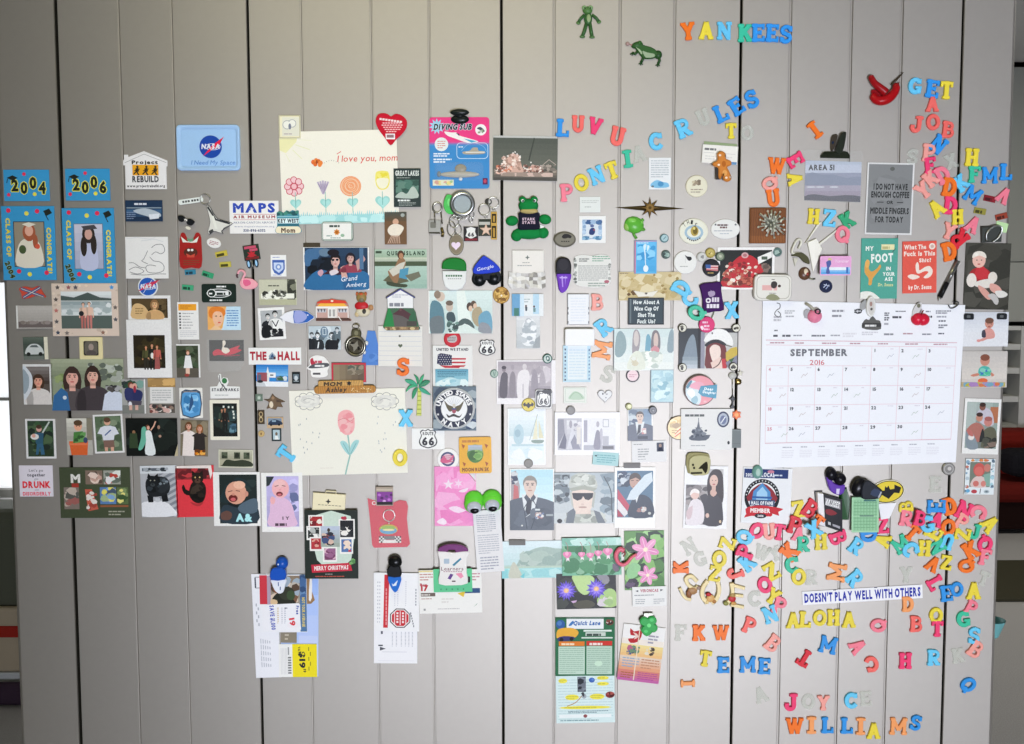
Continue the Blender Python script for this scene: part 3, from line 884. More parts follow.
c = photo('dark snapshot of a child in a green garden swinging an arm',(26.5,418.5,56.5,458.5),'2c3a2c',(2,2,2.2,2)); c.nz(2,2,27,38,['24301f','3f5238','314a30','1d2620'],30,3,8,10).e(13.5,10,2.8,3.2,'b0857a').e(13.5,8,2.8,2.2,'3a2c22').p([(9,14),(18,14),(17,25),(10,25)],'2a4a5c').p([(11,25),(17,25),(18.5,36),(14.6,36),(14,28),(12,36),(9.5,36)],'2d5066').l([(17,14),(24,3)],1.6,'9aa29a').e(9,18,4.2,3,'d5d2cc').e(8,17,2,2,'b5897a')
c = photo('snapshot of a dressed up child leaning out of an orange barrel',(67.5,418,93,455),'95938a'); c.g(0,0,25.5,22,'b4b2a6','8c8a80').r(20,0,25.5,22,'706c5c').p([(2,23),(21,23),(20,37),(4,37)],'b5532a').r(2,25,21,27,'d0714a').p([(7,14),(16,13),(19,24),(6,25)],'3e6a34').nz(7,14,19,25,['57864a','2c4a28'],9,2,4,2).e(11.5,8,4,4.8,'c99478').e(11.5,4.6,4.4,3,'4a3826').e(18.5,22,2.2,3,'343e58').e(10,8,.5,.5,'2a1e1a',6).e(13,8,.5,.5,'2a1e1a',6)
c = photo('tilted snapshot of a child in a white T shirt on a lawn',(94.5,414,124,453),'4c5c46',(1.8,1.8,1.8,1.8),2); c.nz(2,2,27,37,['5a6a52','3f4d3a','6e7a62'],22,3,8,11).e(14,7.5,3.2,3.6,'b58a74').e(14,5.6,3.4,2.6,'4e3a2c').p([(7,13),(11,11.5),(17,11.5),(22,13),(25,20),(20.5,21),(19.5,26),(9,26),(8,20),(3.5,19)],'c9ccd2').l([(11,21),(17,16)],1.2,'38507a').p([(9,26),(19.5,26),(20,34),(9.5,34)],'6a5248').r(10,33,13,37,'b58a74').r(16,33,19,37,'b58a74')
c = Card('joke_card','white square card with DRUNK in red letters','card',(20,465,53.5,496.5),'dcd6dc',0,'paper',.5)
c.t("Let's go",17,5,2.6,'55505a',14).t('together',17,9.6,2.8,'4c4852',18,True).t('get',17,13.6,2,'6a6470').t('DRUNK',17,19.4,6.2,'c01f2c',28,True).t('and',17,24.6,1.8,'7a7080').t('DISORDERLY',17,28.6,3.4,'c64a5a',28,True)
c = Card('photo_collage_card','dark olive collage card with a white letter M and six small pictures','card',(60.5,467,131,518),'39402e',0,'photo',.5)
c.t('M',16,11,8,'e4e2da',9.5,True).r(12,16,19,20,'8a3028').r(26,3,43,17,'6c5c50').nz(26,3,43,17,['a8887a','4a3c34','c9b5a8'],12,3,6,1).r(44,3,61,17,'84867c').nz(44,3,61,17,['c2c4bc','9c3a30','525a50'],12,3,6,2).e(49,13,3,4,'e6e4e2').r(4,20,19,42,'6a6058').nz(4,20,19,42,['84504a','a09488','4a4a44'],14,3,7,3)
c.p([(25,22),(32,22),(38,42),(28,44)],'a8503e').nz(26,24,37,43,['d8cfc4','8a3a30','e4ddd4'],16,2,4,4).r(40,20,56,37,'4a6a94').nz(40,20,56,37,['6a8ab0','d9cf60','3c4a5c','8a9a70'],14,3,6,5).r(57,20,68,37,'4a5a38').nz(57,20,68,37,['d8cf7a','34482c','6a7a50'],10,2,6,6).r(40,38,68,40,'7a4a30').gl(48,43,64,49,2,'8a8a7a',3)

# second column
c = Card('house_magnet','white house shaped magnet reading REBUILD below three orange figures','magnet',(124,151.5,168.5,189.5),'e6e4de',0,'plastic',.7,shape=[[(1,8),(1,3.5),(5,3.5),(5,6),(21,0),(44,9.5),(44,15),(42.8,15),(42.8,37.6),(1.8,37.6),(1.8,14),(0,14),(0,9.5)]])
c.l([(1.6,11.5),(21,3),(43,11.5)],.5,'8a8a86').t('Project',21.5,11,3.4,'2c2a24',26,True).r(9,13.5,35,24,'d89a1e')
for x in (13,22,31): c.e(x+1,15.6,1.2,1.2,'2c241a',8).p([(x-1,17),(x+2,16.6),(x+2.6,20),(x+1,20.5),(x+3,23.6),(x+1.4,23.8),(x-.2,21),(x-2.6,23.4),(x-3.4,22.6),(x-1,20)],'2c241a').l([(x-2.5,19.6),(x+3.4,17.6)],.8,'2c241a')
c.t('REBUILD',21.8,27.6,5.6,'3c3c3e',26.5,True).t('www.projectrebuild.org',22,34.4,2.3,'3a3a3a',38,True)
c = Card('shuttle_card','dark blue magnet with a white space shuttle, under the house magnet','magnet',(126,200.5,163,221.5),'1d2f44',0,'photo',.6)
c.gl(9,2,28,4.6,1,'d8dce0',3,.7).r(1,7,36,8,'7a8890').g(1,9,36,20,'33506c','1c2c40',n=3).sp([(8,10),(20,8),(33,12),(35,16),(26,18),(22,16),(12,13)],'9aa4a8',3).p([(23,14),(34,13),(33,18),(24,19)],'cfd4d6').gl(1,11,10,19,4,'6a7a90',4)
# NASA tray
t = Thing('enamel_tray','pale blue enamel tray with a round emblem','tray',209,148,63,45,0,3.2)
m = t.mesh(); m.plate([([rrect(177.5,125.5,240.5,170.5,4)],'9dc0de')],(),0,.6,ch=.2)
lo = rrect(177.5,125.5,240.5,170.5,4,5); hi = rrect(181.5,129.5,236.5,166.5,3,5)
N = len(lo)
prof = [(0,.5),(0,2.8),(.15,3.3),(.4,3.3),(1,1.0)]
V = []
for k, z in prof: V += [(a[0]+(b[0]-a[0])*k,a[1]+(b[1]-a[1])*k,z) for a,b in zip(lo,hi)]
m.add(V,[(r*N+i,r*N+(i+1) % N,(r+1)*N+(i+1) % N,(r+1)*N+i) for r in range(4) for i in range(N)],'a4c6e4',True); m.build('tray_body','gloss',t.root)
m = t.mesh(); P = [([ell(211,147,11.2,11.2,28)],'1d3f8c'),([ell(213,147,8,3.4,18),ell(213,147,7.2,2.8,18)],'dfe6ee')]
m.plate([([ell(211,147,11.2,11.2,28)],'1d3f8c'),([[(203,156.5),(213,145.5),(224.5,137),(218,148),(213,149.5)]],'c8203c')],P[1:]+[([[(203,156.5),(212,146),(224.5,137),(218,146.5),(212,149)]],'c8203c')]+[(l,'f0f2f4') for l in text('NASA',211,146.6,4.6,18.5,True,.12)],.9,1.12); m.build('emblem','gloss',t.root,'round blue emblem with a red chevron')
m = t.mesh(); m.plate([(l,'5a7fae') for l in text('I Need My Space',213,162.4,4.2,44,False,.2)],(),.9,1.1); m.build('slogan','gloss',t.root)
# shuttle key chain
t = Thing('shuttle_keychain','space shuttle keychain with a clear tag hanging under the blue tray','keychain',206,214,50,42,0,2.4,k=.8)
m = t.mesh(); m.plate([([smooth([(208.7,205.3),(211.5,208),(218,218.5),(231.8,222.5),(231.6,225),(222,231),(223.5,233.6),(218.5,232.6),(214,231.5),(209.5,234.6),(208,231),(210.5,222),(207.6,208)],2)],'c0bfb4')],[([[(209,206),(217,219),(231,223),(230,224.6),(216,220.6),(208,208)]],'2c2e2e'),([[(209,231),(213,229),(214,231.5),(210,234)]],'3a3c3a'),([[(224,228),(231,224.4),(223,231)]],'55574f'),([[(212,216),(214.5,216),(218,229),(215.5,229)]],'c9c9bd')],.4,2.4,'3c3e3e',ch=.5); m.build('shuttle','plastic',t.root)
m = t.mesh(); m.ring(206,199.4,1.2,5,.5,'a8a8a0'); m.build('split_ring','metal',t.root)
m = t.mesh(); m.plate([([rotp(rrect(179,198.5,204,203.5,2),192,201,8)],'cfd4cc')],[([rotp(rect(183+k,200,183+k+2,202),192,201,8)],'3a3c3a') for k in (0,2.7,5.4,9,11.7,14.4)],.4,1.0); m.build('tag','plastic',t.root,'clear tag with dark lettering')
t = Thing('eye_mask_magnet','tiny black and white sunglasses magnet under the clear tag','magnet',187,221,18,10,-20,1.6)
m = t.mesh(); m.plate([([smooth([(178.5,219),(183,217.4),(187,219),(191,217.6),(195.6,219),(194,223.5),(189.6,224),(187,221),(183.6,223.6),(180,223)],3)],'16181a')],[([ell(187,220.4,1.6,1.4)],'d9d6cc')],0,1.6,ch=.4); m.build('body','gloss',t.root)
m = t.mesh(); m.plate([([ell(191.5,227,2.6,1.6)],'c4bfae')],(),0,1.2); m.build('charm','plastic',t.root,'pale oval charm')
c = Card('door_hanger','dark red hanger card with a brown mask face under the sunglasses magnet','card',(179.5,232.5,202.5,267.5),'8c1c18',0,'plastic',.6,shape=[smooth([(1.5,4),(3,.5),(6,1),(8,5),(11.5,7),(15,5),(17,1),(20,.5),(22,4),(22.5,10),(22,34),(12,35),(.8,34.4),(.8,10)],3)])
c.p([(2,4),(8,9),(14,9),(20,4),(18,10),(13,10.5),(10,10),(4,10)],'c6c8bc').e(11.5,6.5,3.2,3,'5c8a68').e(11.5,20,7,4.6,'4a2418').e(9.6,17.6,1.4,1.2,'e4e2da').e(13,17.6,1.4,1.2,'e4e2da').p([(7,21),(11.5,23),(16,21),(15,25),(8,25)],'b04030').gl(4,27,20,33,3,'6a3c24',5)
c = button('oval_magnet','small white oval magnet with a red and grey scribble under the shuttle',214,243,7.2,'dcdad4',5,th=.9,rot=-15,group=None,cat='magnet'); c.gl(3,3,12,7.5,3,'8a4a52',3)


def word(label,x,y,w,h,rot,bg,st,fg='3c3a14'):
    Card('word_magnet',label,'magnet',(x-w/2,y-h/2,x+w/2,y+h/2),bg,rot,'plastic',.9,0,G_WD,ch=.2).gl(w*.1,h*.2,w*.92,h*.85,1,fg,len(label),.75)


word('yellow word magnet below the white oval, upper of two',221.5,254,12,5.6,12,'b0a03a','EAT')
word('yellow word magnet below the white oval, lower of two',225.5,264.6,11.5,5.4,4,'aaa040','FUN')
word('blue word magnet under the dark red hanger',190.5,272.2,11,5,4,'2f7288','SUN','16303c')
word('green word magnet right of the blue one',208,274.6,11.6,5.4,-18,'2f8a60','LIFE','153c2a')
word('green word magnet left of the black rounded magnet',188,287.6,11.4,5.4,-5,'3a9068','LOVE','153c2a')
c = Card('rounded_magnet','black rounded magnet with a white oval logo beside the green word','magnet',(202,284,236.5,302.4),'1a2620',0,'gloss',.8,r=2,ch=.25)
c.o(17.5,9.2,12.5,4.6,.7,'e2e4e0').e(10,9.2,4.6,4.2,'e2e4e0').e(10,9.2,3.8,3.4,'1a2620').gl(7.4,8,12.6,10.6,1,'e2e4e0',3,.6).r(14,7,27,11.4,'e2e4e0').gl(15,7.6,26,11,1,'1a2620',5,.7).gl(15,1.2,26,3.4,1,'d8dad6',6,.7).gl(8,14.8,27,17,1,'d8dad6',7,.7)
c = Card('line_drawing','white sheet with a black line drawing of a reclining figure','drawing',(126.5,237,169,278.5),'e0dfd9',0,'paper',.3,lift=1.2,curl=1.2)
for P in ([(22,14),(18,22),(16,24),(22,27)],[(26,11),(30,8),(37,8),(39,14),(35,17),(30,15),(26,18)],[(24,20),(28,24),(34,25),(38,29),(37,34),(30,36),(22,35),(20,30),(24,28),(30,29)],[(3,26),(8,26),(14,30),(20,31)],[(3,33),(10,30),(18,34),(12,37),(4,35)],[(5,37),(18,38),(30,37),(40,37)]): c.l(smooth(P,3,False),.5,'3a3c40')
for P in ([(1,2),(12,0.8),(24,2.4),(30,1)],[(16,4),(30,2.6),(38,5)]): c.l(P,.7,'b9bab8')
c = Card('round_emblem','round blue emblem magnet with a red chevron on the line drawing sheet','magnet',(138.5,276,161.5,297),'d6dad8',0,'gloss',.8,shape=[ell(10.6,10.6,10,10,26)],ch=.2)
c.more([[(.6,15.5),(9,7),(22.5,4),(14,12),(9,13)]],'b02c48').e(10.6,10.6,8.8,8.8,'24509a',24).o(11,10.6,8,3.2,.5,'c9d4e0').p([(.6,15.5),(9,7.5),(22.5,4),(14,11),(9,12.6)],'b02c48').t('NASA',11,10.4,4,'eef0f0',15,True,.1).l([(6,17),(15,4)],.5,'d9dde0')
c = photo('sepia snapshot of a woman beside a carved pale stone, wide white border',(129,295.5,171.5,345),'3a2e1c',(3.5,3,3,27)); c.r(4,3,38,22.5,'4a3c26').nz(20,3,38,22,['2a2216','332a1a','54462e'],12,4,8,6).sp([(3.5,22.5),(4,12),(8,8),(14,9),(19,14),(21,22.5)],'b89a6c').gl(7,12,15,19,3,'84683e',2).bust(26.5,9,4,'7a5a3a','c09a6e','b49062',.5,bh=3.6)
c = photo('instant print of three people standing in the dark, thick white border',(128,319.5,172.5,377.5),'241f14',(6.5,15.5,6.5,9.5)); c.nz(7,16,38,47,['2e2816','1c1810','38301c'],16,5,9,6).man(19,26,24,'3c2818','b07a58','4a4a2c','2a2820').man(25,24,26,'2e2018','b58060','1e201a','1c1c1a').e(25,36,1.6,3,'d9d9d0').man(30,25.5,24,'5a3018','b58060','a8544a','8c4c48',.9)
c = Card('list_card','narrow white list card with an orange header and black bullets','card',(178,302,199,339.5),'e0dfda',0,'paper',.4)
c.r(1,2,19,8.5,'e09a28').gl(3,3,14,7,2,'a8641c',4)
for k in range(6): c.r(1.6,10.6+k*2.9,3.4,12.2+k*2.9,'2c2c2c').gl(5,10.6+k*2.9,17,12.4+k*2.9,1,'8a8a8a',k+2)
c.gl(2,28,19,35,4,'b0b0b0',9)
c = Card('quote_magnet','magnet with a reddish haired woman and blue writing on pale blue','magnet',(208,306.5,241,330),'bcd6e2',0,'photo',.6)
c.p([(0,0),(19,0),(14.5,22),(0,23.5)],'d8a05a').sp([(1,6),(4,1),(11,0),(17,3),(17,9),(4,12)],'c8732c').sp([(5,9),(8,5),(14,6),(15.6,13),(13,19),(9,20),(6,16)],'e8b896').e(8.6,9.6,.9,.7,'4a342a',8).e(13,9.8,.9,.7,'4a342a',8).e(11.6,16,1.6,.7,'c04a3c',8).p([(2,23.5),(7,18.6),(12,21),(14,23.5)],'d9b48a').gl(19,3,31,20,7,'4a78a8',5)
c = photo('snapshot of a girl in a white dress in a shady garden',(177,344,200.5,377.5),'39402f',(0,1.5,1.6,0)); c.nz(0,2,22,33,['2a3222','4c5642','3a4a34','23281e'],26,3,7,8).r(0,24,22,33.5,'4f4a40').e(11.5,8,2,2.4,'6a4a34').e(11.5,9,1.5,1.9,'c79a84').p([(9,11.5),(14,11.5),(15,18),(16,24),(7,24),(8,18)],'dadad8').r(9,24,13,30,'c8a894').e(10,31,2.4,1.6,'8a3a34')
t = Thing('bagged_sign_card','dark card with a red flamingo logo inside a clear plastic sleeve','card',226,353,36,36,0,1.0)
m = t.mesh(); P = []
P += [([smooth([(213,352),(218,349),(224,351),(232,348),(240,345.5),(238,349),(242,350),(234,354),(226,355),(218,355),(214,355.5)],3)],'b5283c'),([smooth([(223,341),(225.5,340.6),(226,344),(224,347),(228,348),(230,351),(226,353.6),(222,351),(223,346)],3)],'d9cfc0')] + [(q,'8a2034') for q in [[[(224,355.5),(240,354.6),(240,355.6),(224,356.5)]]]]
m.plate([([rect(209.5,340,244,361)],'33302f')],P,0,.4); m.build('card','photo',t.root)
m = t.mesh(); m.plate([([[(207,338.5),(244.6,338.8),(244.4,361.6),(240,371),(208,371.5)]],'e8ebe8')],(),.5,.62); m.build('sleeve','film',t.root,'clear plastic sleeve')
c = photo('snapshot of two people in navy sportswear hugging',(122.5,379,146,413.5),'8c8c88',(0,0,1.2,0)); c.nz(0,0,22,10,['23402e','2a3230','6a8a80'],10,3,6,3).r(0,26,22,34.5,'6a6c66').e(9,6,2.8,3.4,'5c3222').e(13,7,2.4,3,'c09080').e(9.6,7,1.8,2.6,'bb8a7a').sp([(3,10),(10,9),(13,14),(12,22),(4,21)],'2b2f54').sp([(11,11),(18,11),(21,15),(18,23),(12,22)],'262b50').p([(5,21),(20,22),(19,26),(6,26)],'46404a').e(8,25,1.8,2.6,'e0e0e4').r(7,26,10,31,'b59082').r(13,26,16,31,'b59082').e(13,10,1.4,3.6,'8a2a38')
c = Card('memo_print','print with a tan wooden top, a grey note and a crowd below','print',(148.5,378,176,413.5),'8f8c84',0,'paper',.4); c.g(0,0,27.5,9,'a5834e','8a6c3c').nz(0,0,27,8,['b8945c','937446'],10,3,7,2).r(2,9,25,25,'c2c1bd').gl(4,11,23,23,5,'9c9c9a',3).r(1,26,26.5,35,'4a443e').nz(1,26,26,35,['b5948a','6a3a34','33302e','c4beb8','7a6a5c'],26,2,4,4)
c = Card('picture_card','white bordered card with a blue underwater picture','card',(180,387.5,203,418),'e0ded6',0,'paper',.5,r=1); c.sp([(2,4),(11.5,2.5),(21,4),(20.5,28),(2.6,28)],'3a4858',2).sp([(3,6),(11.5,4.6),(20,6),(19.6,27),(3.6,27)],'4a86b4',2).nz(4,6,19,26,['6aa4cc','2f6a98','8ab8d4','3c78a8'],22,3,6,5).sp([(12,8),(14,14),(12,20),(9,24),(10,16)],'2a4a70').gl(4,3.4,19,5,1,'9a8a80',2)
c = Card('farm_magnet','white rectangular magnet with a leaping black figure and clover on top','magnet',(210,373,240.5,398.5),'e8e8e4',0,'plastic',.7,shape=[[(.6,13.5),(7.5,13),(10,8),(8.6,3),(10,.4),(11.6,1),(12,6),(14,4),(18,5),(19,9),(17,13),(30,13.5),(30,25),(.6,25.4)]])
c.e(15,7.6,2.6,2.8,'2f6a3c').l([(10,2),(10.4,8),(13,13),(11,18)],.7,'2a2c2a').l([(13,11),(17,18)],1,'1f221f').t('STARKPARKS',15.5,16.6,2.6,'33363a',27,True).gl(5,21,26,23,1,'9a9c9a',3)
c = photo('night snapshot of people dancing beside lit windows, cream border',(210.5,399.5,240,440),'171a17',(3,3.6,2.4,3.6),bc='dedac8',r=1); c.nz(4,4,27,37,['202a26','14201e','2a3c3c'],16,5,9,9).man(12,9,20,'3a2a1c','a8785c','3a4a3c','2a2c24').man(15,8,24,'22190f','9a6a50','201d1a','1a1a18')
for x, y in ((13,6),(18,6.4),(22,6.6),(22.5,11),(23,17),(23,13.6)): c.r(x,y,x+1.6,y+2,'c8ccc2')
c.nz(19,24,26,34,['3c5a6c','2a4450','5a7c88'],8,3,5,2)
c = photo('dark wedding snapshot of a bride with a raised arm',(126.5,418,178,456),'0f1210'); c.nz(0,0,51,38,['161c18','0c0f0d','1c2420'],16,6,12,5).e(8,14,1.6,2,'7a5a40').e(33,9,1.4,2,'8a6a58').e(34,18,1.4,1.4,'9a7a68').p([(4,15),(11,15),(12,30),(3,30)],'2c3a26').sp([(16,10),(20,9),(21,20),(16,31),(12,31),(15,20)],'5a9a84').e(22,9,2,2.6,'5a3a28').e(22.6,9.6,1.4,2,'c0907c').l([(25,12),(28,8),(30,3)],1.3,'c0957f').sp([(20,13),(25,13),(27,22),(29,36),(19,36),(20,22)],'d9dedc').p([(48,38),(51.5,26),(51.5,38)],'a59a7c')
c = photo('snapshot of a woman in white beside a woman in a dark dress',(181,420,208.5,456),'6c6350',0,-2); c.nz(0,0,27,20,['7a705c','5c5546'],10,4,8,5).bust(8,6,3.4,'5a3a22','c0907a','c8bcb4',.9,bh=2.4).p([(3,12),(13,12),(14.5,36),(2,36)],'d0c6c0').bust(19,8,3.2,'7a4a24','bb8a72','2e2724',.8,bh=2.6).p([(14,15),(24,15),(25,30),(13,30)],'2a2522').r(14,30,25,35,'8a4a1c').nz(14,29,25,35,['c8781c','5a3416','d9a04a'],8,2,4,4)
c = photo('small sepia group portrait print above the crying baby',(219,449.5,253.5,467.5),'9c9a84',(1,1,1,1),-1,'b9b8a4'); c.g(1,1,33,10,'a7a692','8e8c78')
for x in (6,18.5,28): c.r(x-3,2.5,x+3,9,'3c4434').nz(x-3,2.5,x+3,9,['4c5442','2c3226'],4,2,3,int(x))
c.sp([(4,15),(8,10),(16,11),(24,10),(32,12),(33,16.6),(4,16.6)],'2f3528').e(18.5,5.6,2.2,2.4,'25291f')
c = photo('snapshot of a black animal standing before grey stripes, left of the red one',(141.5,465,178,517),'9b9da0',0,1)
for k in range(9): c.p([(18,8+k*6),(37,k*6-2),(37,k*6+1),(18,11+k*6)],'70747a')
c.r(0,0,37,8,'b4b8ba').r(2,2.5,26,5.5,'50565c').nz(2,2,28,6,['2c3236','8a9094'],10,2,4,4).sp([(0,38),(10,36),(24,37),(32,44),(34,51),(0,51)],'d5d6d8').p([(6,30),(12,30),(12,37),(7,37)],'131517').p([(20,29),(26,28),(27,36),(21,37)],'131517').sp([(6,14),(14,11),(25,12),(29,18),(28,27),(20,31),(9,31),(5,24)],'1a1d1f').nz(6,12,28,30,['23272a','101213','2c3236'],16,3,6,5).e(12,16,5.6,6,'15181a').p([(6.4,13),(8,7.6),(11,11)],'0e1012').p([(14,10.6),(17.6,8),(18,13.6)],'0e1012').e(10,15,.7,.6,'9a9a8c',6).e(14,15,.7,.6,'9a9a8c',6).e(12,19.4,2.4,1.8,'33383a').e(12,18.6,.9,.6,'08090a',6).nz(18,13,28,20,['4a5258','6c757a'],6,1,2.6,6).p([(14,33),(19,33),(18,37),(14,37)],'a9abae')
c = photo('red snapshot of a black sitting animal, right of the grey striped one',(176.5,465,215,517),'c2343c',0,1); c.r(1,2,36,14,'7a2a2c').nz(1,2,36,14,['5a1c20','a83438','40181a'],14,4,8,6).p([(0,0),(36,0),(37,8),(35,14),(33,3),(0,2.4)],'d9cfc8').sp([(14,22),(18,16),(26,16),(30,22),(29,32),(25,37.6),(18,37),(13,30)],'17130f').sp([(13,30),(8,28),(6,22),(8,19),(10,24),(14,26)],'17130f',2).nz(14,18,29,36,['241c16','0d0a08','342a22'],16,2,5,8).e(22,13,6,6,'1f1812').p([(16.4,10),(17,5),(20.4,8)],'17130f').p([(24,8),(27.4,5),(27.8,10.4)],'17130f').e(22,15.6,3,2.4,'4a3228').e(22,14.8,1,.7,'0a0807',6).e(19.8,12,.8,.8,'c9a86a',6).e(24.2,12,.8,.8,'c9a86a',6).sp([(14,36.6),(20,38.4),(27,37),(23,41),(17,40)],'9a2c30')
c = photo('snapshot of a crying bald baby in a dark car seat, white border',(214,471.5,260.5,526),'1b2422',(6,2.5,3,2.6)); c.nz(6,3,43,51,['23302e','141a1a','1c2a2c'],16,6,12,8).sp([(8,36),(14,33),(24,36),(34,31),(43,34),(43,51),(8,51)],'28343c').sp([(24,36),(33,29),(43,27),(43,40),(30,42)],'4a5a66').e(22.5,21,10.5,11.5,'c28e78',20).e(33,22,1.8,2.8,'b88270').e(26,13,6,4,'d0a48c').l([(14.6,20),(19,18.8)],.8,'6a3e34').l([(22.5,18.6),(26.5,19.4)],.8,'6a3e34').e(19.5,26.5,4.6,3.8,'5c1f1c').e(19.6,27.6,2.6,1.8,'b5585a').e(20,22.6,1.6,1.2,'b87a68').sp([(7,42),(13,39),(18,42),(16,48),(8,48)],'5a4038').t('A&',30,46,7,'9fd0d2',16,True,ol='7fb4b8',olw=.3)
c = photo('snapshot of a laughing baby in a pink suit on lilac bedding, white border',(262,472,303,532),'a59cc4',(5,3.6,3.8,5.4)); c.g(5,4,37,54,'b1a8d0','9a92b8').p([(5,4),(13,4),(8,13),(5,14)],'2d3436').nz(28,6,37,40,['8c8ab4','bab4d8','5c6488'],12,4,8,4).sp([(9,30),(16,24),(24,26),(30,32),(33,44),(34,54),(7,54),(8,40)],'c9a8c0').e(19,16,8.6,9.6,'d9a2a4',20).e(18,11,6,4,'e2b5b4').l([(13.4,14),(17,13)],.8,'7a4a4c').l([(20.6,13),(24,13.8)],.8,'7a4a4c').e(18,21.6,3.4,2.4,'6a2a30').e(18,22.2,2,1.1,'c06a70').e(18.6,17.4,1.3,1,'cf9094').t('I Y',24,46,3,'4a3a44',7,True).gl(13,50,31,54,1,'4a3a44',4,.7).e(11,28,2.6,4,'d9a2a4')

# ---------------------------------------------------------------- around the two crayon drawings
c = Card('crayon_drawing','big child drawing of four flowers with I love you, mom in red','drawing',(281,131.5,398,223),'dcd8c8',1.2,'paper',.3,lift=.8)
c.p([(0,0),(20,0),(17,10),(6,21),(0,18)],'d6d2a0').l([(16,13),(30,18)],.7,'cfcfa4').l([(13,18),(22,27)],.7,'cfcfa4').l([(6,22),(10,30)],.6,'d2d2ae').l([(19,8),(32,9)],.5,'d4d4b4')
for k, (x,y) in enumerate(((33,25),(36,23.5),(38.5,24.5),(40.5,26),(35,27),(39.5,27.6))): c.e(x,y+5.4,2.1,2.4,'d87a34' if k % 2 else 'c95f22')
c.e(36.6,30.4,.9,2,'8a3a14')
for k in range(7): c.e(44+k*2.4,31.4-(2.2*sin(k*.55)),.4,.4,'5a5450',5)
c.t('I love you, mom',87,27.6,6.2,'c24a3a',60,False,.16).l([(57,23),(61,20.6)],.7,'c24a3a')
for k in range(8): c.o(13+6.6*cos(k*pi/4),54+6.4*sin(k*pi/4),3.5,3.6,.8,'b84a58').e(13+6.6*cos(k*pi/4),54+6.4*sin(k*pi/4),2.7,2.8,'e3bdbe')
c.o(13,54,3.4,3.4,.8,'b84a58').e(13,54,2.6,2.6,'e0b2b4')
for k in range(-2,3): c.l([(42,62),(42+k*2.6,49+abs(k)*.6)],1.9,'a79cae').l([(42,61),(42+k*2.3,52)],.6,'84788e')
for q in range(6): c.o(69.5+.5*(q % 2),55,10.6-q*1.8,10-q*1.7,.75,'d88a58')
c.e(69.5,55,10,9.4,'e2b592',18)
for q in range(6): c.o(69.5+.6*(q % 2),55-.4*(q % 2),10.6-q*1.8,10-q*1.7,.75,'d8824c')
c.sp([(95,42.6),(99,40.6),(104,40.6),(108,42.6),(108.6,52.6),(105,58.6),(98,58.6),(94.6,52.6)],'d9ce62',3).sp([(96,48.6),(102,47.6),(107.4,48.6),(107,53.6),(104,57.6),(99,57.6),(96,53.6)],'dedac0',3).nz(96,41.6,107,48.6,['d2c43c','dcd270'],10,2,4,3)
for x in (14,44,71,101): c.l([(x,58+(3 if x > 60 else 2)),(x,82)],.8,'8ab0a4').add([heart(x,71,5.6 if x < 90 else 7.4)],'8cc0b8').add([heart(x+.6,71.4,4 if x < 90 else 5.6)],'9ccac2').l([(x,66),(x,74)],.6,'5a9a90')
c.r(0,83,117,91.5,'9ccac6')
rd = random.Random(3)
for k in range(58): c.p([(k*2+.2,84.5),(k*2+1.2+rd.random(),78.5+3*rd.random()),(k*2+2.2,84.5)],'8cc0c0')
c.nz(0,83,117,91,['aad2ce','90c4c2','b6d8d4'],40,3,8,4)
c = Card('elephant_tile','small cream tile with a winged outline drawing at the corner of the flower drawing','tile magnet',(279.5,116,301,138.5),'d3cdac',0,'plastic',1.2,ch=.3)
c.fr(.4,.4,21,22,.5,'9a9470').r(3.4,2,20.4,20.5,'cac8b4').o(8.4,9.4,4.6,4.4,.5,'84868e').o(13.4,8,4,4,.5,'84868e').e(8.4,9.4,3.8,3.6,'d3d2c4').e(13.4,8,3.2,3.2,'d3d2c4').e(11,11,1.4,3,'6a6f7c').gl(5,17,18,19.6,1,'a49a94',3)
c = Card('crayon_drawing','big child drawing of a pink tulip under two grey rain clouds','drawing',(291,389,406.5,474.5),'dddbcf',1.4,'paper',.3,lift=.8)
for cx, cy in ((19,11),(95,13)):
    for k in range(9): c.o(cx+10*cos(k*.7),cy+5.6*sin(k*.7),4.2,3.6,.6,'8c8c88')
    c.e(cx,cy,11.4,6.6,'d0cfc8',18).nz(cx-9,cy-5,cx+9,cy+5,['c6c5be','d7d6ce'],12,3,7,int(cx)).l(smooth([(cx-5,cy-1),(cx,cy-3),(cx+6,cy-1)],3,False),.5,'8c8c88')
rd = random.Random(8)
for k in range(12): c.e(8+22*rd.random(),24+40*rd.random(),.5,1.1,'9aa0a0',6).e(85+20*rd.random(),26+38*rd.random(),.5,1.1,'a4aaac',6)
c.sp([(48,26),(51,22),(56,20.5),(61,22),(64,27),(64,38),(61,44),(56,46),(51,43),(47.6,36)],'e0a2a4',3).nz(49,23,63,44,['dc9498','e8b6b6','d98a90'],30,2,5,6).l(smooth([(48,31),(54,29),(60,32),(64,29)],3,False),.6,'c97078')
c.l([(57,46),(58,56),(58.4,66),(55,78),(53,86)],1.5,'8ab0a8').sp([(57.6,66),(52,60),(49,53),(53,51.6),(57,56)],'96c2c2').sp([(58.6,66),(64,60),(68,52),(63.6,51.4),(59.4,57)],'96c2c2').l([(57.6,65),(52,54)],.6,'6a9c9c').l([(59,65),(65,54)],.6,'6a9c9c').gl(28,77,48,80,1,'d6d2c6',3)
c = Card('air_museum_sign','white museum magnet with big blue and small red capitals','magnet',(230,201,279,233.5),'dedcd6',0,'plastic',.7)
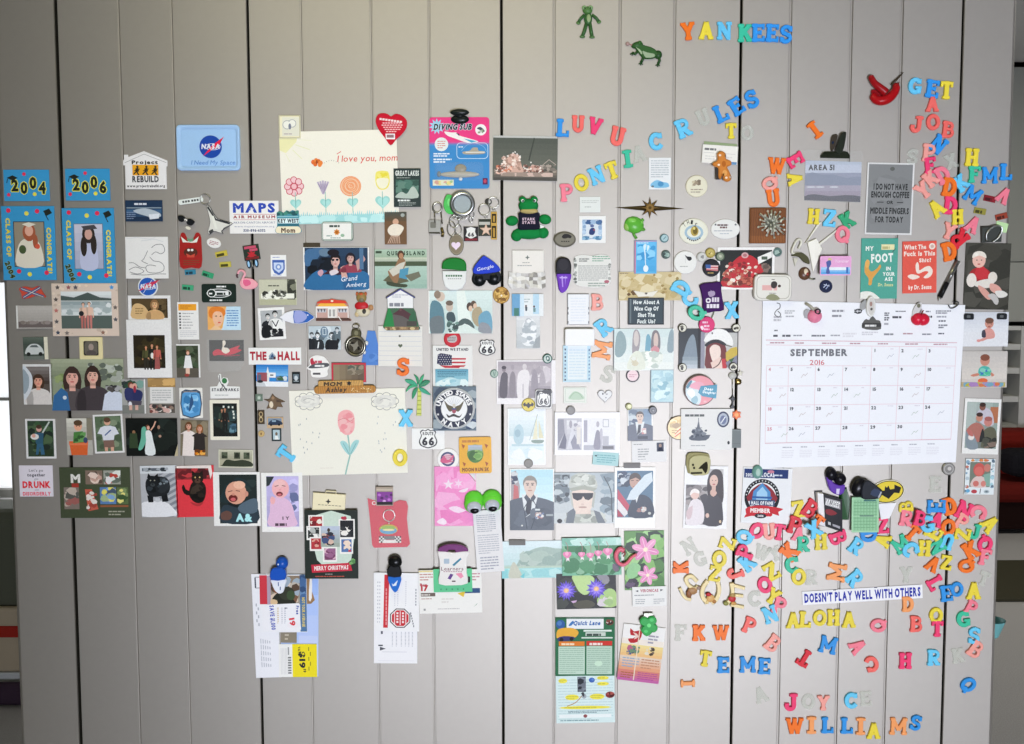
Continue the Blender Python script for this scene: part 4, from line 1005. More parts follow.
c.t('MAPS',24.5,7,8.6,'24409c',42,True).add([star(22.4,8.6,2.4,1,5)],'e6e4de').r(4,13.2,46,13.7,'b06a6a').t('AIR MUSEUM',24.5,16,2.6,'8a2a30',42,True,sp=.3).r(4,18.6,46,19,'b06a6a').t('AKRON-CANTON AIRPORT',24.5,21.6,2,'6a6f84',42,False).t('www.mapsairmuseum.org',24.5,25.4,1.8,'84889a',40).t('330-896-6332',24.5,29.4,2.4,'45506c',22,True)
c = Card('souvenir_magnet','teal harbour souvenir magnet with a cream plate reading Mom','magnet',(275.5,210,302,234.5),'3c8492',0,'plastic',1.1,ch=.25,shape=[smooth([(2,3),(6,1.6),(9,3),(12,.6),(15,2),(18,.4),(21,1.6),(24,1),(24,14),(24.5,17),(26.4,20),(24.5,23.4),(13,24.3),(2,23.4),(.2,20),(2,17),(2.4,12)],2)])
c.nz(2,1,24,6,['2a5c54','3f7c6c','1f4c50'],14,2,4,4).r(2.6,6.4,23.6,7.2,'8ab8bc').r(2.8,8.6,24,13.6,'c9d8d6').t('KEY WEST',13.4,11,3.6,'16202a',20.6,True).r(2.8,14,24,16.4,'27606c').add([rrect(.6,16.6,26,23.8,3.4)],'e2d8b8').t('Mom',13.2,20.4,4.4,'4a3226',14,True)
t = Thing('key_card','small black and red card with two blue tipped feet, above the flamingo','magnet',252.5,257,17,26,8,1.6)
t.part('card','plastic',lambda m:m.plate([([rect(244.6,245,260.6,260)],'1e2a20')],[([rect(246,246,258,248.6)],'b0465c'),([rect(251,249,259,251.4)],'b0465c'),([star(252.5,255,5,2.6,7)],'a8222a'),([rect(246,257,259.4,259.4)],'6a1c1c')],.3,1.6,ch=.3))
for x in (248,255.6): t.part('foot','gloss',lambda m,x=x:m.plate([([ell(x,263.4,2.2,4.6)],'1c2a36')],[([ell(x,263.6,1.1,3)],'8fb8d4')],.2,1.4,ch=.4))
t.part('chain','metal',lambda m:m.tube([(252,260,1),(251.4,264,1),(252.4,269,1)],.5,'9a9c98'))
c = Card('crest_sticker','small white sticker with a blue shield crest under the harbour souvenir','sticker',(271,255,286.5,276.5),'d8d8d4',0,'paper',.4)
c.gl(2,1.4,13,3.4,1,'8a94b4',3).p([(1.6,5),(14,5),(14,14),(12,18),(8,20),(3.6,18),(1.6,14)],'3a5a9c').p([(3,7.6),(12.6,7.6),(12.6,14),(8,18),(3,14)],'b9c6dc').e(7.8,12,3,3,'6a86b8').e(7.8,12,1.4,1.6,'e0e4ea').gl(2,19,13,21,1,'8a94b4',5)
t = Thing('flamingo_magnet','pink flamingo magnet beside the black and white skyline postcard','magnet',247.5,279.5,21,20,0,2.4)
t.part('body','plastic',lambda m:m.plate([([smooth([(240.6,283),(243,279),(249,278),(255,280),(258.5,284),(256,288),(249,289.6),(243,288)],3)],'dd9aa2')],[([smooth([(244,280),(250,280),(252,284),(247,286.4),(244.6,284)],3)],'c8587a')],.1,2.4,ch=.6))
t.part('neck','plastic',lambda m:m.tube(smooth([(243,284,1.6),(244,278,1.6),(246,274,1.6),(244,271,1.6),(240.4,271,1.6),(239,274,1.6)],4,False),1.2,'de9ea6'))
t.part('beak','plastic',lambda m:m.tube([(239,273.6,1.6),(237.6,276,1.6),(238.6,278,1.4)],.9,'4a3438'))
c = photo('black and white skyline postcard right of the flamingo',(259.5,279.5,297,305),'b2b29c',0); c.r(28,0,36,20,'4c4e42').nz(28,0,37,20,['3c3e34','70725f','2e3028'],20,3,6,4).gl(9,5,26,7.6,1,'3a3a34',3).r(2,14,35,19,'d4d4c6').nz(2,10,28,20,['4a4c42','dcdccf','2f302a','8c8d80'],30,1.6,4,6).r(0,20,37,25.5,'a2a286')
c = photo('black and white snapshot of two men, tilted, wide white border',(259,307.5,285.5,339.5),'8c8f90',(2.6,2.8,2.6,3),3); c.r(3,3,24,18,'9da0a0').bust(9.6,9,2.8,'2a2c2c','c4c4c0','23262a',0,bh=3.4).bust(17,7,3.2,'1c1e1e','c8c8c4','d6d6d2',0,bh=4.6).l([(13.6,13),(17,19),(20,13)],1,'2a2c2e').sp([(3,20),(10,17),(14,22),(12,29),(3,29.5)],'16181a').r(12,24,24,29.4,'1a1c1e').nz(11,20,23,29,['3a3c3e','c0c0bc','121416'],12,2,4,3)
c = Card('surfboard_magnet','surfboard shaped magnet, white on one half and blue on the other','magnet',(280,309.6,315,324),'dfe0e4',0,'gloss',1.3,lift=.2,ch=.4,shape=[[(0,7.4),(6,3),(13,.8),(20,.3),(28,1.8),(34.8,6.6),(34.6,8.6),(28,12.8),(20,14.2),(13,13.6),(6,11.4)]])
c.sp([(14.6,0),(22,0),(30,2),(35,6.6),(34,9),(28,13),(20,14.4),(14.6,14)],'2f5aa2',2).sp([(15.4,2),(22,1.4),(27,5),(27,9),(22,12.6),(15.4,12.4)],'8e96c4',3).e(28.4,5.4,.8,.8,'d6dae4')
c = photo('little snapshot of two rows of musicians in black and white',(309,326,341,349.5),'aebac0'); c.nz(0,0,32,23,['8ea0a8','c4ced2','5a6870'],18,3,7,3).e(15.6,6,4,5.6,'64798a').fr(14,2,17.6,9,.6,'c8d2d6').bust(3,9,2.4,'20262a','b8c0c4','1a1e22',bh=6).bust(8.8,9.4,2.8,'1a1e20','d6dadc','23272a',bh=5).bust(22.8,9.4,2.8,'171a1c','d2d6d8','16191c',bh=5).bust(28.4,4,2.4,'3a4248','c0c8cc','5a686f',bh=4).p([(24,20),(29,12),(31,14),(28,22)],'1a1c1e').l([(10,16),(9,22)],1.2,'d2d6d8')
c = Card('the_hall_sign','white strip magnet reading THE HALL in dark red','magnet',(249,347.5,301.5,364.5),'e0e0dc',0,'plastic',.7)
c.t('THE',9.6,8.2,7.8,'9c1c2e',16.6,True).t('HALL',40,8.2,8,'9c1c2e',22,True).p([(20,8.4),(23.6,4.4),(27,8.4),(26.4,12),(20.8,12)],'8a9aa6').p([(22,8.6),(23.6,6),(25.2,8.6),(25,11.8),(22.2,11.8)],'2c4a6c').nz(20,9,27,12,['4a2a30','5c707e'],6,1,2,2)
c = photo('bright postcard of a street corner under a blue sky, under the white strip',(256.5,364.5,288.5,386.5),'2d78b8',0,-1,mat='photo'); c.g(0,0,32,11,'2a70b4','6aa4d0').p([(10,9),(11.6,2),(13,9)],'e4e2de').r(1,8,11,18,'8a4a50').r(2,10,5,16,'4a5a70').r(11,8,13,18,'d0d0cc').rr(13,8,19.6,13,.6,'e4e4e4').gl(14,9,19,12,1,'2a3240',3).r(20,12,31,16,'44505a').nz(20,11,31,16,['3a5a3c','6a747c','c0c8cc'],10,2,4,3).r(0,17,32,22,'dfe2e4').p([(0,17),(8,18),(10,22),(0,22)],'b5b9bc').e(4,17,3,1.4,'22262a')
c = Card('tiny_photo_magnet','very small dark magnet right of the street corner postcard','magnet',(292.4,372,300.4,383.6),'1f2426',0,'gloss',.8); c.r(1.2,2,6.8,7,'5c6a72').e(4,6,1.8,2.6,'b5bcc0').r(1.4,8.6,6.6,9.6,'8a9296')
c = Card('stamp_magnet','tiny grey green stamp magnet left of the brown bird figure','magnet',(256,394,263,401),'6a7a6c',0,'plastic',.8); c.fr(.6,.6,6.4,6.4,.5,'4a584c').e(3.4,3.6,1.5,1.6,'a8b4a6')
t = Thing('bird_figure','small brown flying squirrel figure magnet above the car magnets','magnet',274.5,401.5,21,16,0,2.4)
t.part('body','plastic',lambda m:m.plate([([smooth([(264,399),(269,399.4),(271.6,396.4),(273,393.6),(275,396),(279,398.6),(285.4,401.6),(281,402.6),(283,407),(277.6,406.6),(276,409.6),(270,408),(267,408.6),(269,404),(268.6,401.4)],2)],'63503c')],[([ell(271.8,404.4,2,3.4)],'c9bca6'),([ell(273.6,397.6,1.6,1.6)],'8a6f54'),([[(277,399),(284.6,402),(277,402)]],'47382c')],0,2.2,ch=.6))
c = Card('domino_magnet','narrow brown domino magnet with two cream ovals','magnet',(258,410,264.8,424),'3e3222',0,'plastic',1.,ch=.2); c.o(3.4,4,2.1,2.6,.8,'a8926a').o(3.4,9.6,2.1,2.6,.8,'a8926a').r(2,6.6,4.6,7.2,'c9b88c')
c = Card('car_magnet','little magnet of a dark blue car on a tan base','magnet',(267.4,417,283.6,428),'b59a78',0,'plastic',.9,ch=.2); c.r(1,1,14.6,7.6,'6f8090').sp([(1.4,6),(4,3.2),(8,2.2),(12,3.4),(15,5),(14.6,7.6),(2,7.8)],'1f2f44',3).r(5,3,9,4.6,'7f98aa').e(4,7.6,1.2,1.2,'101418').e(12,7.4,1.2,1.2,'101418')
c = Card('tiny_portrait','tiny dark framed portrait below the car magnet','magnet',(272,428,281.6,441),'2a3234',0,'gloss',.8); c.r(1.4,1.6,8.2,11.4,'9fb2b8').e(4.8,5.6,1.2,1.7,'6a5a4a').p([(3,11.4),(3.6,7.6),(6,7.6),(7,11.4)],'d0d4d2')
button('tan_button','tiny tan round magnet left of the tiny portrait',261.6,433.6,3.2,'b59a66',th=1.4,mat='plastic').e(3.2,3.2,1,1.4,'7a5e38',8)
# tins, postcards
c = Card('mint_tin','small white rounded tin with a green rim and an orange blossom','tin',(322,222,353.5,241),'dad9d2',0,'gloss',2.6,r=3,ch=.5,edge='4a6c5a'); c.fr(1,1,30.5,18,.6,'5a7a68').gl(8,2.6,24,5.2,1,'3c4a44',3,.8).add([star(15.4,10.4,3.4,2.2,7)],'c88234').e(15.4,10.4,1.6,1.6,'a05a20').e(21,13.6,2,1.6,'8aa88e').gl(5,13,12,15,1,'5c7c70',5).gl(9,15,24,17,1,'7a8a84',7)
c = Card('magnet_strip','short dark brown magnet strip on the top edge of the blue postcard','magnet',(303.6,243,320.4,253),'3a3222',0,'rubber',.7)
c = photo('big blue postcard of people in a car with white handwriting',(304,247.5,369.5,290),'1c2f44',(1.4,.4,1.2,.6)); c.g(1.4,.4,64,42,'243a52','1a2c40').sp([(2,4),(12,1),(20,2),(10,16),(2,18)],'3f6488',3).sp([(16,3),(22,1),(28,4),(24,9),(17,8)],'5c7488',3).nz(4,10,32,30,['0f161e','16202c','0b1016'],16,5,11,5).sp([(5,30),(18,22),(34,28),(50,23),(64,26),(64,42),(4,42)],'2a618c',3).p([(38,26),(44,23),(50,42),(40,42)],'245580')
c.bust(32,13.6,6,'1a1416','c9a298','40202a',0,bh=2.2).e(29.6,12.6,1.5,1.1,'14161c').e(33.8,12.4,1.5,1.1,'14161c').e(30,5.4,6,3.4,'17131a').p([(37,20),(41,18),(44,30),(38,30)],'c0988c').bust(47,11,4.6,'201a20','c09a90','8a3a48',.3,bh=3).p([(52,14),(60,8),(62,12),(54,24)],'b08a84').r(56,1,60,22,'4a6a88').sp([(26,24),(32,22),(35,25),(28,28)],'c9c0c4').sp([(14,25),(18,22),(20,25),(17,29)],'b8909a').t('Grand',45,31,4.6,'dfe6ec',16,False,.25,6).t('Amberg',52,37,4,'dfe6ec',20,False,.25,5)
c = photo('teal beach postcard with a seated sunbather',(375,249.5,427,288.5),'8fae9a',0,mat='photo'); c.g(0,0,52,9,'a2b8a4','93a890').r(1,1.6,7,4,'3a4a38').t('QUEENSLAND',31,3.8,3.8,'2e4434',38,True,sp=.3).g(0,8,52,14,'b4bca8','9aa694',n=3).r(0,12,52,16.6,'46523c').g(0,16.6,52,39,'a4bcae','8eab9c').p([(8,31),(16,24),(30,27),(34,32),(20,35)],'5c5a44').sp([(18,32),(13,22),(20,17),(24,9),(29,9),(31,15),(25,26),(22,34)],'8a6a4c',3).p([(14,21),(25,14),(31,12),(27,22),(18,27)],'c2beb0').e(26,5.4,3.4,4.4,'4a3222').e(26.4,6.6,2.2,3,'a87c5c').p([(25,20),(34,18),(32,30),(24,28)],'4a8aa4').p([(30,26),(44,22),(46,27),(36,32)],'6a6a58').sp([(12,32),(24,34),(32,35),(30,38),(14,36)],'3c4432')
c = Card('show_card','dark green card with white capitals above a pale cloud, overlapping the flower drawing','card',(394,169,421,207),'2c3836',0,'photo',.5); c.t('GREAT LAKES',13.5,4.6,4.6,'cdd2cc',23.6,True).gl(3,8.4,24,10,1,'98a29a',3).r(2,11,25,29,'3c5a50').nz(2,11,25,24,['4a7062','335046','5c7c6e'],16,4,8,4).sp([(3,26),(8,23),(13,25),(18,18),(22,20),(24,29),(3,29)],'a9b5aa',3).gl(4,30,23,32.4,1,'d8dcd6',4,.7).gl(5,33,22,37,3,'98a09a',7)
c = photo('brown tinted print of a baby in a white dress',(385,212.5,407,244.5),'6a4f36'); c.g(0,0,22,9,'4a4c44','5c4a36').e(18,3,2,1.8,'9aa09a').e(11,9.6,3,3.2,'c29a80').sp([(4,15),(8,12),(14,12),(19,15),(17,20),(13,24),(6,23),(3,19)],'d9cfbe',3)
for k in range(7): c.l([(3+k*2,31),(7+k*1.2,23)],.8,'b89a86')
t = Thing('heart_magnet','red heart shaped magnet with white lettering at the corner of the flower drawing','magnet',391.5,129.5,32,32,0,1.2)
m = t.mesh(); hs = smooth([(391.4,117),(396,114.6),(402,116),(407,121),(406.6,128),(402,134.6),(396,140),(390.6,145.4),(385,138),(378.6,129.4),(376,121.5),(378.4,115.4),(384,113.8),(388.6,115)],3)
P = [([rotp(rect(380+2.9*k,118.6+.1*k,382.3+2.9*k,120.6+.1*k),381,119,-6)],'f0dcd8') for k in range(8)]
for k, (a,b) in enumerate(((383,401),(382,401.4),(383.6,400),(385,399),(386.4,397))): P += [([rect(x,123+k*2.1,x+2.1,124.1+k*2.1)],'e0b4b4') for x in [a+2.7*q for q in range(int((b-a)/2.7)+1)]]
P += [([rect(385.8,134,395.2,139.6)],'e8e4e2'),([rect(387,135,394,138)],'8a6a6c')]
m.plate([([hs],'b8192c')],P,0,1.2,ch=.3); t.part('heart','gloss',lambda mm:mm.__dict__.update(m.__dict__))
c = Card('trolley_magnet','magnet shaped like a trolley car with a red and yellow roof','magnet',(314.6,298.4,352,321.4),'a87868',0,'plastic',1.6,ch=.3,shape=[[(1.5,8),(3,3.6),(7,1.6),(14,1.4),(18,.3),(23,1.4),(31,2),(33,4.4),(34.4,8),(34.8,20),(37,21),(36.6,22.6),(1.6,22.6)]])
c.p([(3,4),(7,1.6),(14,1.4),(18,.3),(23,1.4),(31,2),(33,5),(3,5)],'c83a24').p([(6,5),(30,5),(33,8),(3,8)],'e0a83c').e(18,2.6,1.4,1,'e8d9c0').r(1.6,8,34.4,10,'dcd9d2').r(2,10,34,19.6,'b5948a').r(3,10.4,12,14,'b4b6ba').r(24,10.4,33,14,'b4b6ba')
for x in (3,6,9,24,27,30): c.p([(x,10.4),(x+2.6,10.4),(x+1.4,14)],'5c5a60')
c.r(13.6,10,21.6,19.6,'dad8d2').r(14.6,11,17,18,'9a9894').r(18.4,11,20.8,18,'9a9894').r(22,9,23.2,20,'d6d4d0').r(1.4,8,2.6,20,'dad8d4').r(33.4,8,34.6,22,'dad8d4').r(1.6,19.4,36.6,22.6,'4a3026').l([(24,18),(27,22.4)],.8,'e0dcd6')
t = Thing('bear_figure','small pug figure magnet in a red top right of the trolley','magnet',363.5,304.5,18,25,0,3.4)
t.part('head','plastic',lambda m:m.ball(361.6,297.6,.2,5.2,5.6,3,'8a7444',half=True).ball(361.8,299.6,1.4,3,3,2.2,'6e6a54',half=True).ball(357.4,294,.4,1.5,2.2,1.6,'a85a34',half=True).ball(365.8,294,.4,1.5,2.2,1.6,'a85a34',half=True).ball(361.6,294.6,1.8,2.2,2,1.2,'b8502c',half=True))
t.part('top','plastic',lambda m:m.ball(361.6,306,.1,7,4.8,3,'b01f28',half=True))
t.part('body','plastic',lambda m:m.ball(363,312,.1,7.4,5,2.8,'c9bfa4',half=True).ball(364.2,311.6,1,3.2,3.4,2.2,'33302a',half=True).ball(371,307.6,.2,2.6,3,1.8,'a87c54',half=True).ball(357,314.4,.4,2.4,2.6,1.8,'c2ae84',half=True))
c = Card('folded_card','slanting blue card tucked behind the silver key rings','card',(361,330.5,383,365.5),'4f7cc0',0,'paper',.5,shape=[[(7,0),(14.5,.4),(21.6,34.6),(0,34.6)]]); c.nz(8,20,20,33,['5a86c6','4672b4'],8,3,6,3)
t = Thing('key_ball','tangled silver key ring medallion in front of the blue slanting card','keychain',356.5,339.5,22,37,0,4.6)
t.part('ring','metal',lambda m:m.ring(356,346,2.6,9.2,1.5,'7c786c').ring(356,346,1.2,7,.8,'5c584c').ring(357,327,2,3,.8,'8a8474'))
t.part('medallion','metal',lambda m:m.plate([([ell(356,346,8,8,20)],'4c463a')],[([star(356,346,6,2.6,4,-70)],'8e8878'),([ell(353,343,1.6,1)],'26231e'),([ell(359,348,1.4,2)],'26231e')],.4,1.8,ch=.4))
t.part('clasp','metal',lambda m:m.plate([([smooth([(354,329),(360,329),(362,334),(360,338),(353,338),(352,333)],3)],'5e5a44')],[([ell(357,333,2,2.4)],'8a8668')],.5,3,ch=.6))
for x, y in ((346.4,345),(364.6,352),(367,343)): t.part('bead','gloss',lambda m,x=x,y=y:m.ball(x,y,1.6,1.8,2.4,1.6,'cfd0cc',10,6))
c = Card('race_sticker','white cut out sticker with dark red lettering left of the red framed picture','sticker',(307,354.6,330,377.6),'e2e0dc',0,'plastic',.5,shape=[smooth([(3,4),(9,.6),(17,2),(22,8),(22,13),(20.6,16),(20.6,20.6),(16,22.6),(6,22.4),(4,19),(4,16),(1,14.6),(.4,12.6),(3,10)],3)])
c.sp([(3.6,5),(6,3),(7,6),(9,9),(6,11),(4,9)],'a8283c',2).gl(8,5,20,8,1,'b04a58',4,.8).sp([(1.6,13),(8,9),(21,8.4),(21,12),(8,13.6)],'4a4c50',3).gl(8,9.4,19,12.4,1,'d8d8d6',6,.6).gl(6,17,18,20.4,1,'4c4a4c',8,.6)
c = Card('red_framed_picture','small dim picture in a bright red frame above the wooden sign','photo frame',(332,362.6,366.4,382),'6a5c48',0,'plastic',.9,ch=.2); c.fr(0,0,34.4,19.4,1.8,'b82a3c').g(2,2,32,17.6,'84765c','5c4e3e',True).nz(16,2,32,12,['4c5448','8a7f6c','6c6250'],12,3,6,4)
# note pad with cottage
c = Card('note_pad','ruled white note pad hanging below the cottage magnet','note pad',(378.6,326,422.6,366),'d8d6d0',-.5,'paper',.8)
for k in range(7): c.r(1,5.4+k*4.8,43,5.8+k*4.8,'b9bcc4')
c.add([star(21.5,10,1.4,.7,5)],'3a3c38').add([heart(22,19.6,2.2)],'55604c')
c = Card('cottage_magnet','cottage magnet of a white house sign above a green log cabin','magnet',(383,288,421,330.6),'3a5c42',0,'plastic',1.0,ch=.2,shape=[[(4,9),(18,.4),(32.6,9),(32.4,10.4),(30.6,10),(30.6,20),(33,24),(36,38),(37.6,40),(36,42),(4,42.4),(1,40),(.4,39),(5,22),(5,10.4),(3.4,10.6)]])
c.p([(5,9),(18,1.8),(30.8,9),(30.8,20),(5,20)],'dcdcdc').l([(3.6,9.8),(18,1.2),(32.6,9.6)],1.6,'3f3a78').gl(10,6,26,10,2,'9a9cac',3).gl(7,13.6,29,18,1,'7c7e86',4,.8).p([(.4,39),(4,21),(7,20),(15,38),(14,40)],'1c7a3c').p([(12,40),(10,27),(18,23.6),(26,30),(26,41)],'57524e').p([(10,26),(19,20),(33,29),(37,33),(30,34),(20,28)],'4a2a2e').r(17,20,19,23,'5c3a3a').p([(24,40),(27,28),(31,23),(36,38)],'2a5c3c').r(24,33,34,38,'3f3a34').r(2,38.6,36,42,'8a7050').nz(2,38.6,35,42,['a88c60','6a5238','c2ac80'],14,1.5,3,4)
t = Thing('wooden_sign','tan wooden plaque hand lettered MOM Ashley above the tulip drawing','plaque',345.5,386,63,15,1,2.2)
P = [(l,'2e2418') for l in text('MOM',333.5,383.4,3.8,18,True,.1)] + [([star(350,383,2.6,1.6,6)],'1e1a14')] + [(l,'4a3420') for l in text('Ashley',336.6,389,4.6,21,True,.25)]
rd = random.Random(6)
P += [([rect(x,y,x+.9,y+.8)],rd.choice(['d8b878','8a5a24','e0d0a0'])) for x,y in [(352+rd.random()*20,386.5+rd.random()*5) for k in range(26)]]
t.part('upper_board','wood',lambda m:m.plate([([rrect(319,380,364,387.4,2)],'b58c4e')],P[:4],.2,2.0,ch=.4))
t.part('lower_board','wood',lambda m:m.plate([([rrect(315,385.4,376.4,393,3.4)],'a87636')],P[4:],.4,2.6,ch=.4))
t = Thing('palm_tree_magnet','wooden palm tree magnet with green fronds right of the tulip drawing','magnet',418,394,26,43,0,2)
t.part('trunk','plastic',lambda m:m.plate([([[(418,388),(421.4,388),(421.4,415.6),(416.4,415.6)]],'c2c866')],[([rect(416,391+k*4.4,422,392+k*4.4)],'8f9a3c') for k in range(6)],.2,1.6,ch=.3))
fr = [[(418,386),(413,380),(405.4,379.4),(408,383)],[(418,385),(416,378),(414,374),(419,378)],[(419,385),(420.6,378),(424.4,374.4),(422.6,381)],[(419,386),(425,380),(430.6,381.4),(425,386)],[(419,387),(425,389),(431,395),(422,392)],[(418,387),(416,394),(412.4,399),(413,391)],[(418,386),(411,388),(406,392),(410,385)]]
for k, p in enumerate(fr): t.part('frond','plastic',lambda m,p=p,k=k:m.plate([([smooth(p,3)],['2f9a78','2a8a5c','3aa070','247a58'][k % 4])],[(stroke([p[0],p[2]],.5)[:1],'8fc06a')],.8+.12*k,1.9+.12*k,ch=.3))


def route(c,x,y,w,h,a='ROUTE'):
    "a route 66 shield drawn on a card"
    s = [(.06,.16),(.2,.04),(.35,.08),(.5,0),(.65,.08),(.8,.04),(.94,.16),(.88,.34),(1,.62),(.93,.84),(.7,.95),(.5,1),(.3,.95),(.07,.84),(0,.62),(.12,.34)]
    c.add([smooth([(x+u*w,y+v*h) for u,v in s],3)],'24242a').add([smooth([(x+w*(.5+(u-.5)*.87),y+h*(.5+(v-.5)*.89)) for u,v in s],3)],'e6e6e4')
    c.t('66',x+w/2,y+h*.64,h*.38,'222228',w*.66,True)
    if a: c.t(a,x+w/2,y+h*.24,h*.15,'3c3c40',w*.58,True)


c = Card('route_card','white rectangular card with a black ROUTE 66 shield','card',(412,428,444.6,449),'e4e4e2',0,'plastic',.6); route(c,7,.6,18.4,19.6)
t = Thing('letter_clip','cream clip card holding the dark holiday card','clip',329.6,502,33,24,-4,3.4,base=1.6)
t.part('plate','plastic',lambda m:m.plate([([rect(313.4,492.6,346,512.4)],'d8cfae')],[([star(329,500.6,3,1.2,4)],'2a2a26')]+[([rect(319+k*3.4,504,321.6+k*3.4,504.8)],'8a846c') for k in range(7)],1.6,3,ch=.4))
t.part('spring_handle','plastic',lambda m:m.tube([(326,493,1.8),(326,490.4,1.8),(336,490.4,1.8),(336,493,1.8)],.8,'c9c0a0'))
c = Card('holiday_card','dark green holiday photo card with a red banner under the cream clip','card',(306,508.4,359,577.4),'1e2620',0,'photo',.5,curl=.6)
c.sp([(8,6),(46,6),(46,50),(28,58),(12,50)],'b9c8bc',2)
for x, y, w, h, cl in ((4,5,15,13,['9c2a2c','6a1c20','d8d0c4']),(2,16,14,14,['2a2e2c','a8aca8','d9d8d4']),(5,27,13,14,['a83238','7a2428','c9988a']),(34,9,16,20,['1a1c1e','2c2e30','d9d6d0']),(35,28,13,16,['4a6a9c','b04048','d8c4b4']),(18,37,14,15,['8a5a7c','6a3a58','c9a4b4'])):
    c.r(x,y,x+w,y+h,'e8e6e2').r(x+1.4,y+1.4,x+w-1.4,y+h-1.8,cl[0]).nz(x+1.4,y+1.4,x+w-1.4,y+h-1.8,cl,10,2,5,int(x*y))
c.g(16,16,35,37,'aab4c4','8f9a90').nz(17,22,30,37,['3a4a70','2c2c34','8a4a40','c2a898'],14,3,6,9).e(24,20,1.5,2,'3a2c24').p([(6,55),(45,53),(47,61),(7,63)],'b5243a').t('MERRY CHRISTMAS',26,58,4,'f0e2e0',34,True,.1,2).gl(20,63.4,32,65.4,1,'8c8c88',4).gl(10,65.6,44,67.8,1,'a84a3c',6).nz(44,46,50,56,['6a9a5c','4a7a44'],5,2,4,3).nz(33,6,42,10,['a83244'],4,2,4,3)
t = Thing('bagged_keychain','oval keychain sealed in a red backed clear bag','packaged keychain',389,522,42,52,0,2.2,base=.9)
bag = [(368,497.6),(374,499.6),(380,502),(394,502),(400,499.6),(406.6,500.6),(408.4,506),(407,518),(408.6,535),(410,544),(407,547),(374,547.8),(372,545),(371,530),(369.6,514)]
t.part('backing_card','paper',lambda m:m.plate([([bag],'c82f48')],[([ell(374.6,502.6,2.4,2,10),ell(374.6,502.6,1.5,1.2,10)],'e4d4d4')]+[([rect(379+i*1.7,536+j*1.7,380.7+i*1.7,537.7+j*1.7)],'f0eeec' if (i+j) % 2 else '1a1a1c') for i in list(range(4))+list(range(9,13)) for j in range(4)]+[([rrect(384,536,395,539.6,1)],'6c6c70'),([rrect(383,540,396,543,1)],'e8e4e2')],0,.5))
t.part('ring','metal',lambda m:m.ring(389.4,515,1.2,5.8,.6,'cfcac8').tube([(389,521,1),(389.4,525.4,1)],.5,'cfcac8'))
t.part('fob','gloss',lambda m:m.plate([([ell(388.6,529,9.4,5.2,22)],'c9a03c')],[([ell(388.6,530,8.4,3.6)],'5a9ac0'),([ell(388.4,527.4,7.2,2.4)],'8fb04a'),([ell(388.8,529.4,6,1.1)],'e8d9a0')],.6,1.8,ch=.4))
t.part('bag','film',lambda m:m.plate([([[(366.6,495),(409,498),(411,548.6),(370,549)]],'f0f0f0')],(),2.0,2.12))
t = Thing('photo_clip','small magnet clip with a purple flower picture pinning the red bag','clip',384.6,495.4,18,20,0,3.2,base=3.2)
t.part('back_plate','plastic',lambda m:m.plate([([rect(376.4,486,393.6,505)],'9a8c7e')],[([rect(377,488,393,490)],'b5a898')],0,.8))
t.part('picture','photo',lambda m:m.plate([([rect(377.4,491,393,504)],'7c3a8c')],[([ell(380+k*2.4,494+(k*7 % 5)*1.6,1.7,1.4,8)],['b06ac0','4c1f5c','c9a0d0','5a3a70'][k % 4]) for k in range(6)]+[([rect(377.4,501,393,504)],'1c1c1e')],.8,1.2))

# ---------------------------------------------------------------- middle of the wall
def lever_clip(label,name,cx,cy,w,h,rot,cols,base=1.2,k=.7):
    "a spring clip seen from the front: two rounded grips above a tongue"
    t = Thing(name,label,'clip',cx,cy,w,h,rot,6,k=k,base=base)
    return t


# toy on its card
c = Card('toy_package','pink and blue carded toy reading DIVING SUB','packaged toy',(429.6,118,489.4,188.4),'3f84bc',0,'gloss',.6,r=3)
c.add([rrect(0,0,59.8,26,3)],'dc3f7c').r(0,20,59.8,26,'dc3f7c').g(0,24,59.8,28,'c8508c','4f86bc',n=3).add([star(7.5,9,8,4.6,11)],'8fc4d8').t('DIVING SUB',23,9.4,5.4,'1e2a30',38,True,.25,ol='c9d8dc',olw=.35).e(51.4,12.4,5.6,5.6,'e4e2de',18).sp([(47.4,11),(51,9.6),(55,13),(54,14.6),(50,12.4)],'4a4c58').nz(48,12,54,16,['8a9a7c','b9bdb4'],5,1,2,2)
c.sp([(15,14),(22,15),(27,15),(30,18),(40,21),(49,24),(38,25),(26,21),(18,18)],'e6e2dc').p([(26,15.4),(30,16.4),(30,18.4)],'2c2e34').p([(34,21),(48,23.6),(42,25)],'4aa0c0').e(12,26.6,6.8,6.8,'d8dcd8',20).gl(8,22.6,16,31,4,'c88a7c',3)
c.add([rrect(27,25,58.6,41,4),rrect(27.6,25.6,58,40.4,3.5)],'c0d8e8').sp([(33,34),(40,33),(43,30),(48,30),(49,33),(55,33.6),(54,36),(36,36.6)],'a59c8a').r(36,34,55,35,'d8d4c8').l(smooth([(32,33),(38,27),(46,25.6),(54,29),(57,34)],3,False),.4,'8fb4d0').gl(29,28,36,30.4,1,'dfe8ee',4)
c.gl(4,34.6,20,39,2,'e2eaf0',5,.6).gl(4,40,22,45,2,'e2eaf0',8,.6).r(3,61.6,24,67.4,'d5d4b8').nz(4,62,23,67,['c89a8a','9ab88a','d8c87c'],10,2,3,4).r(53,60,58,66.4,'5a2c50').e(55.4,63,1.6,2,'b5485c')


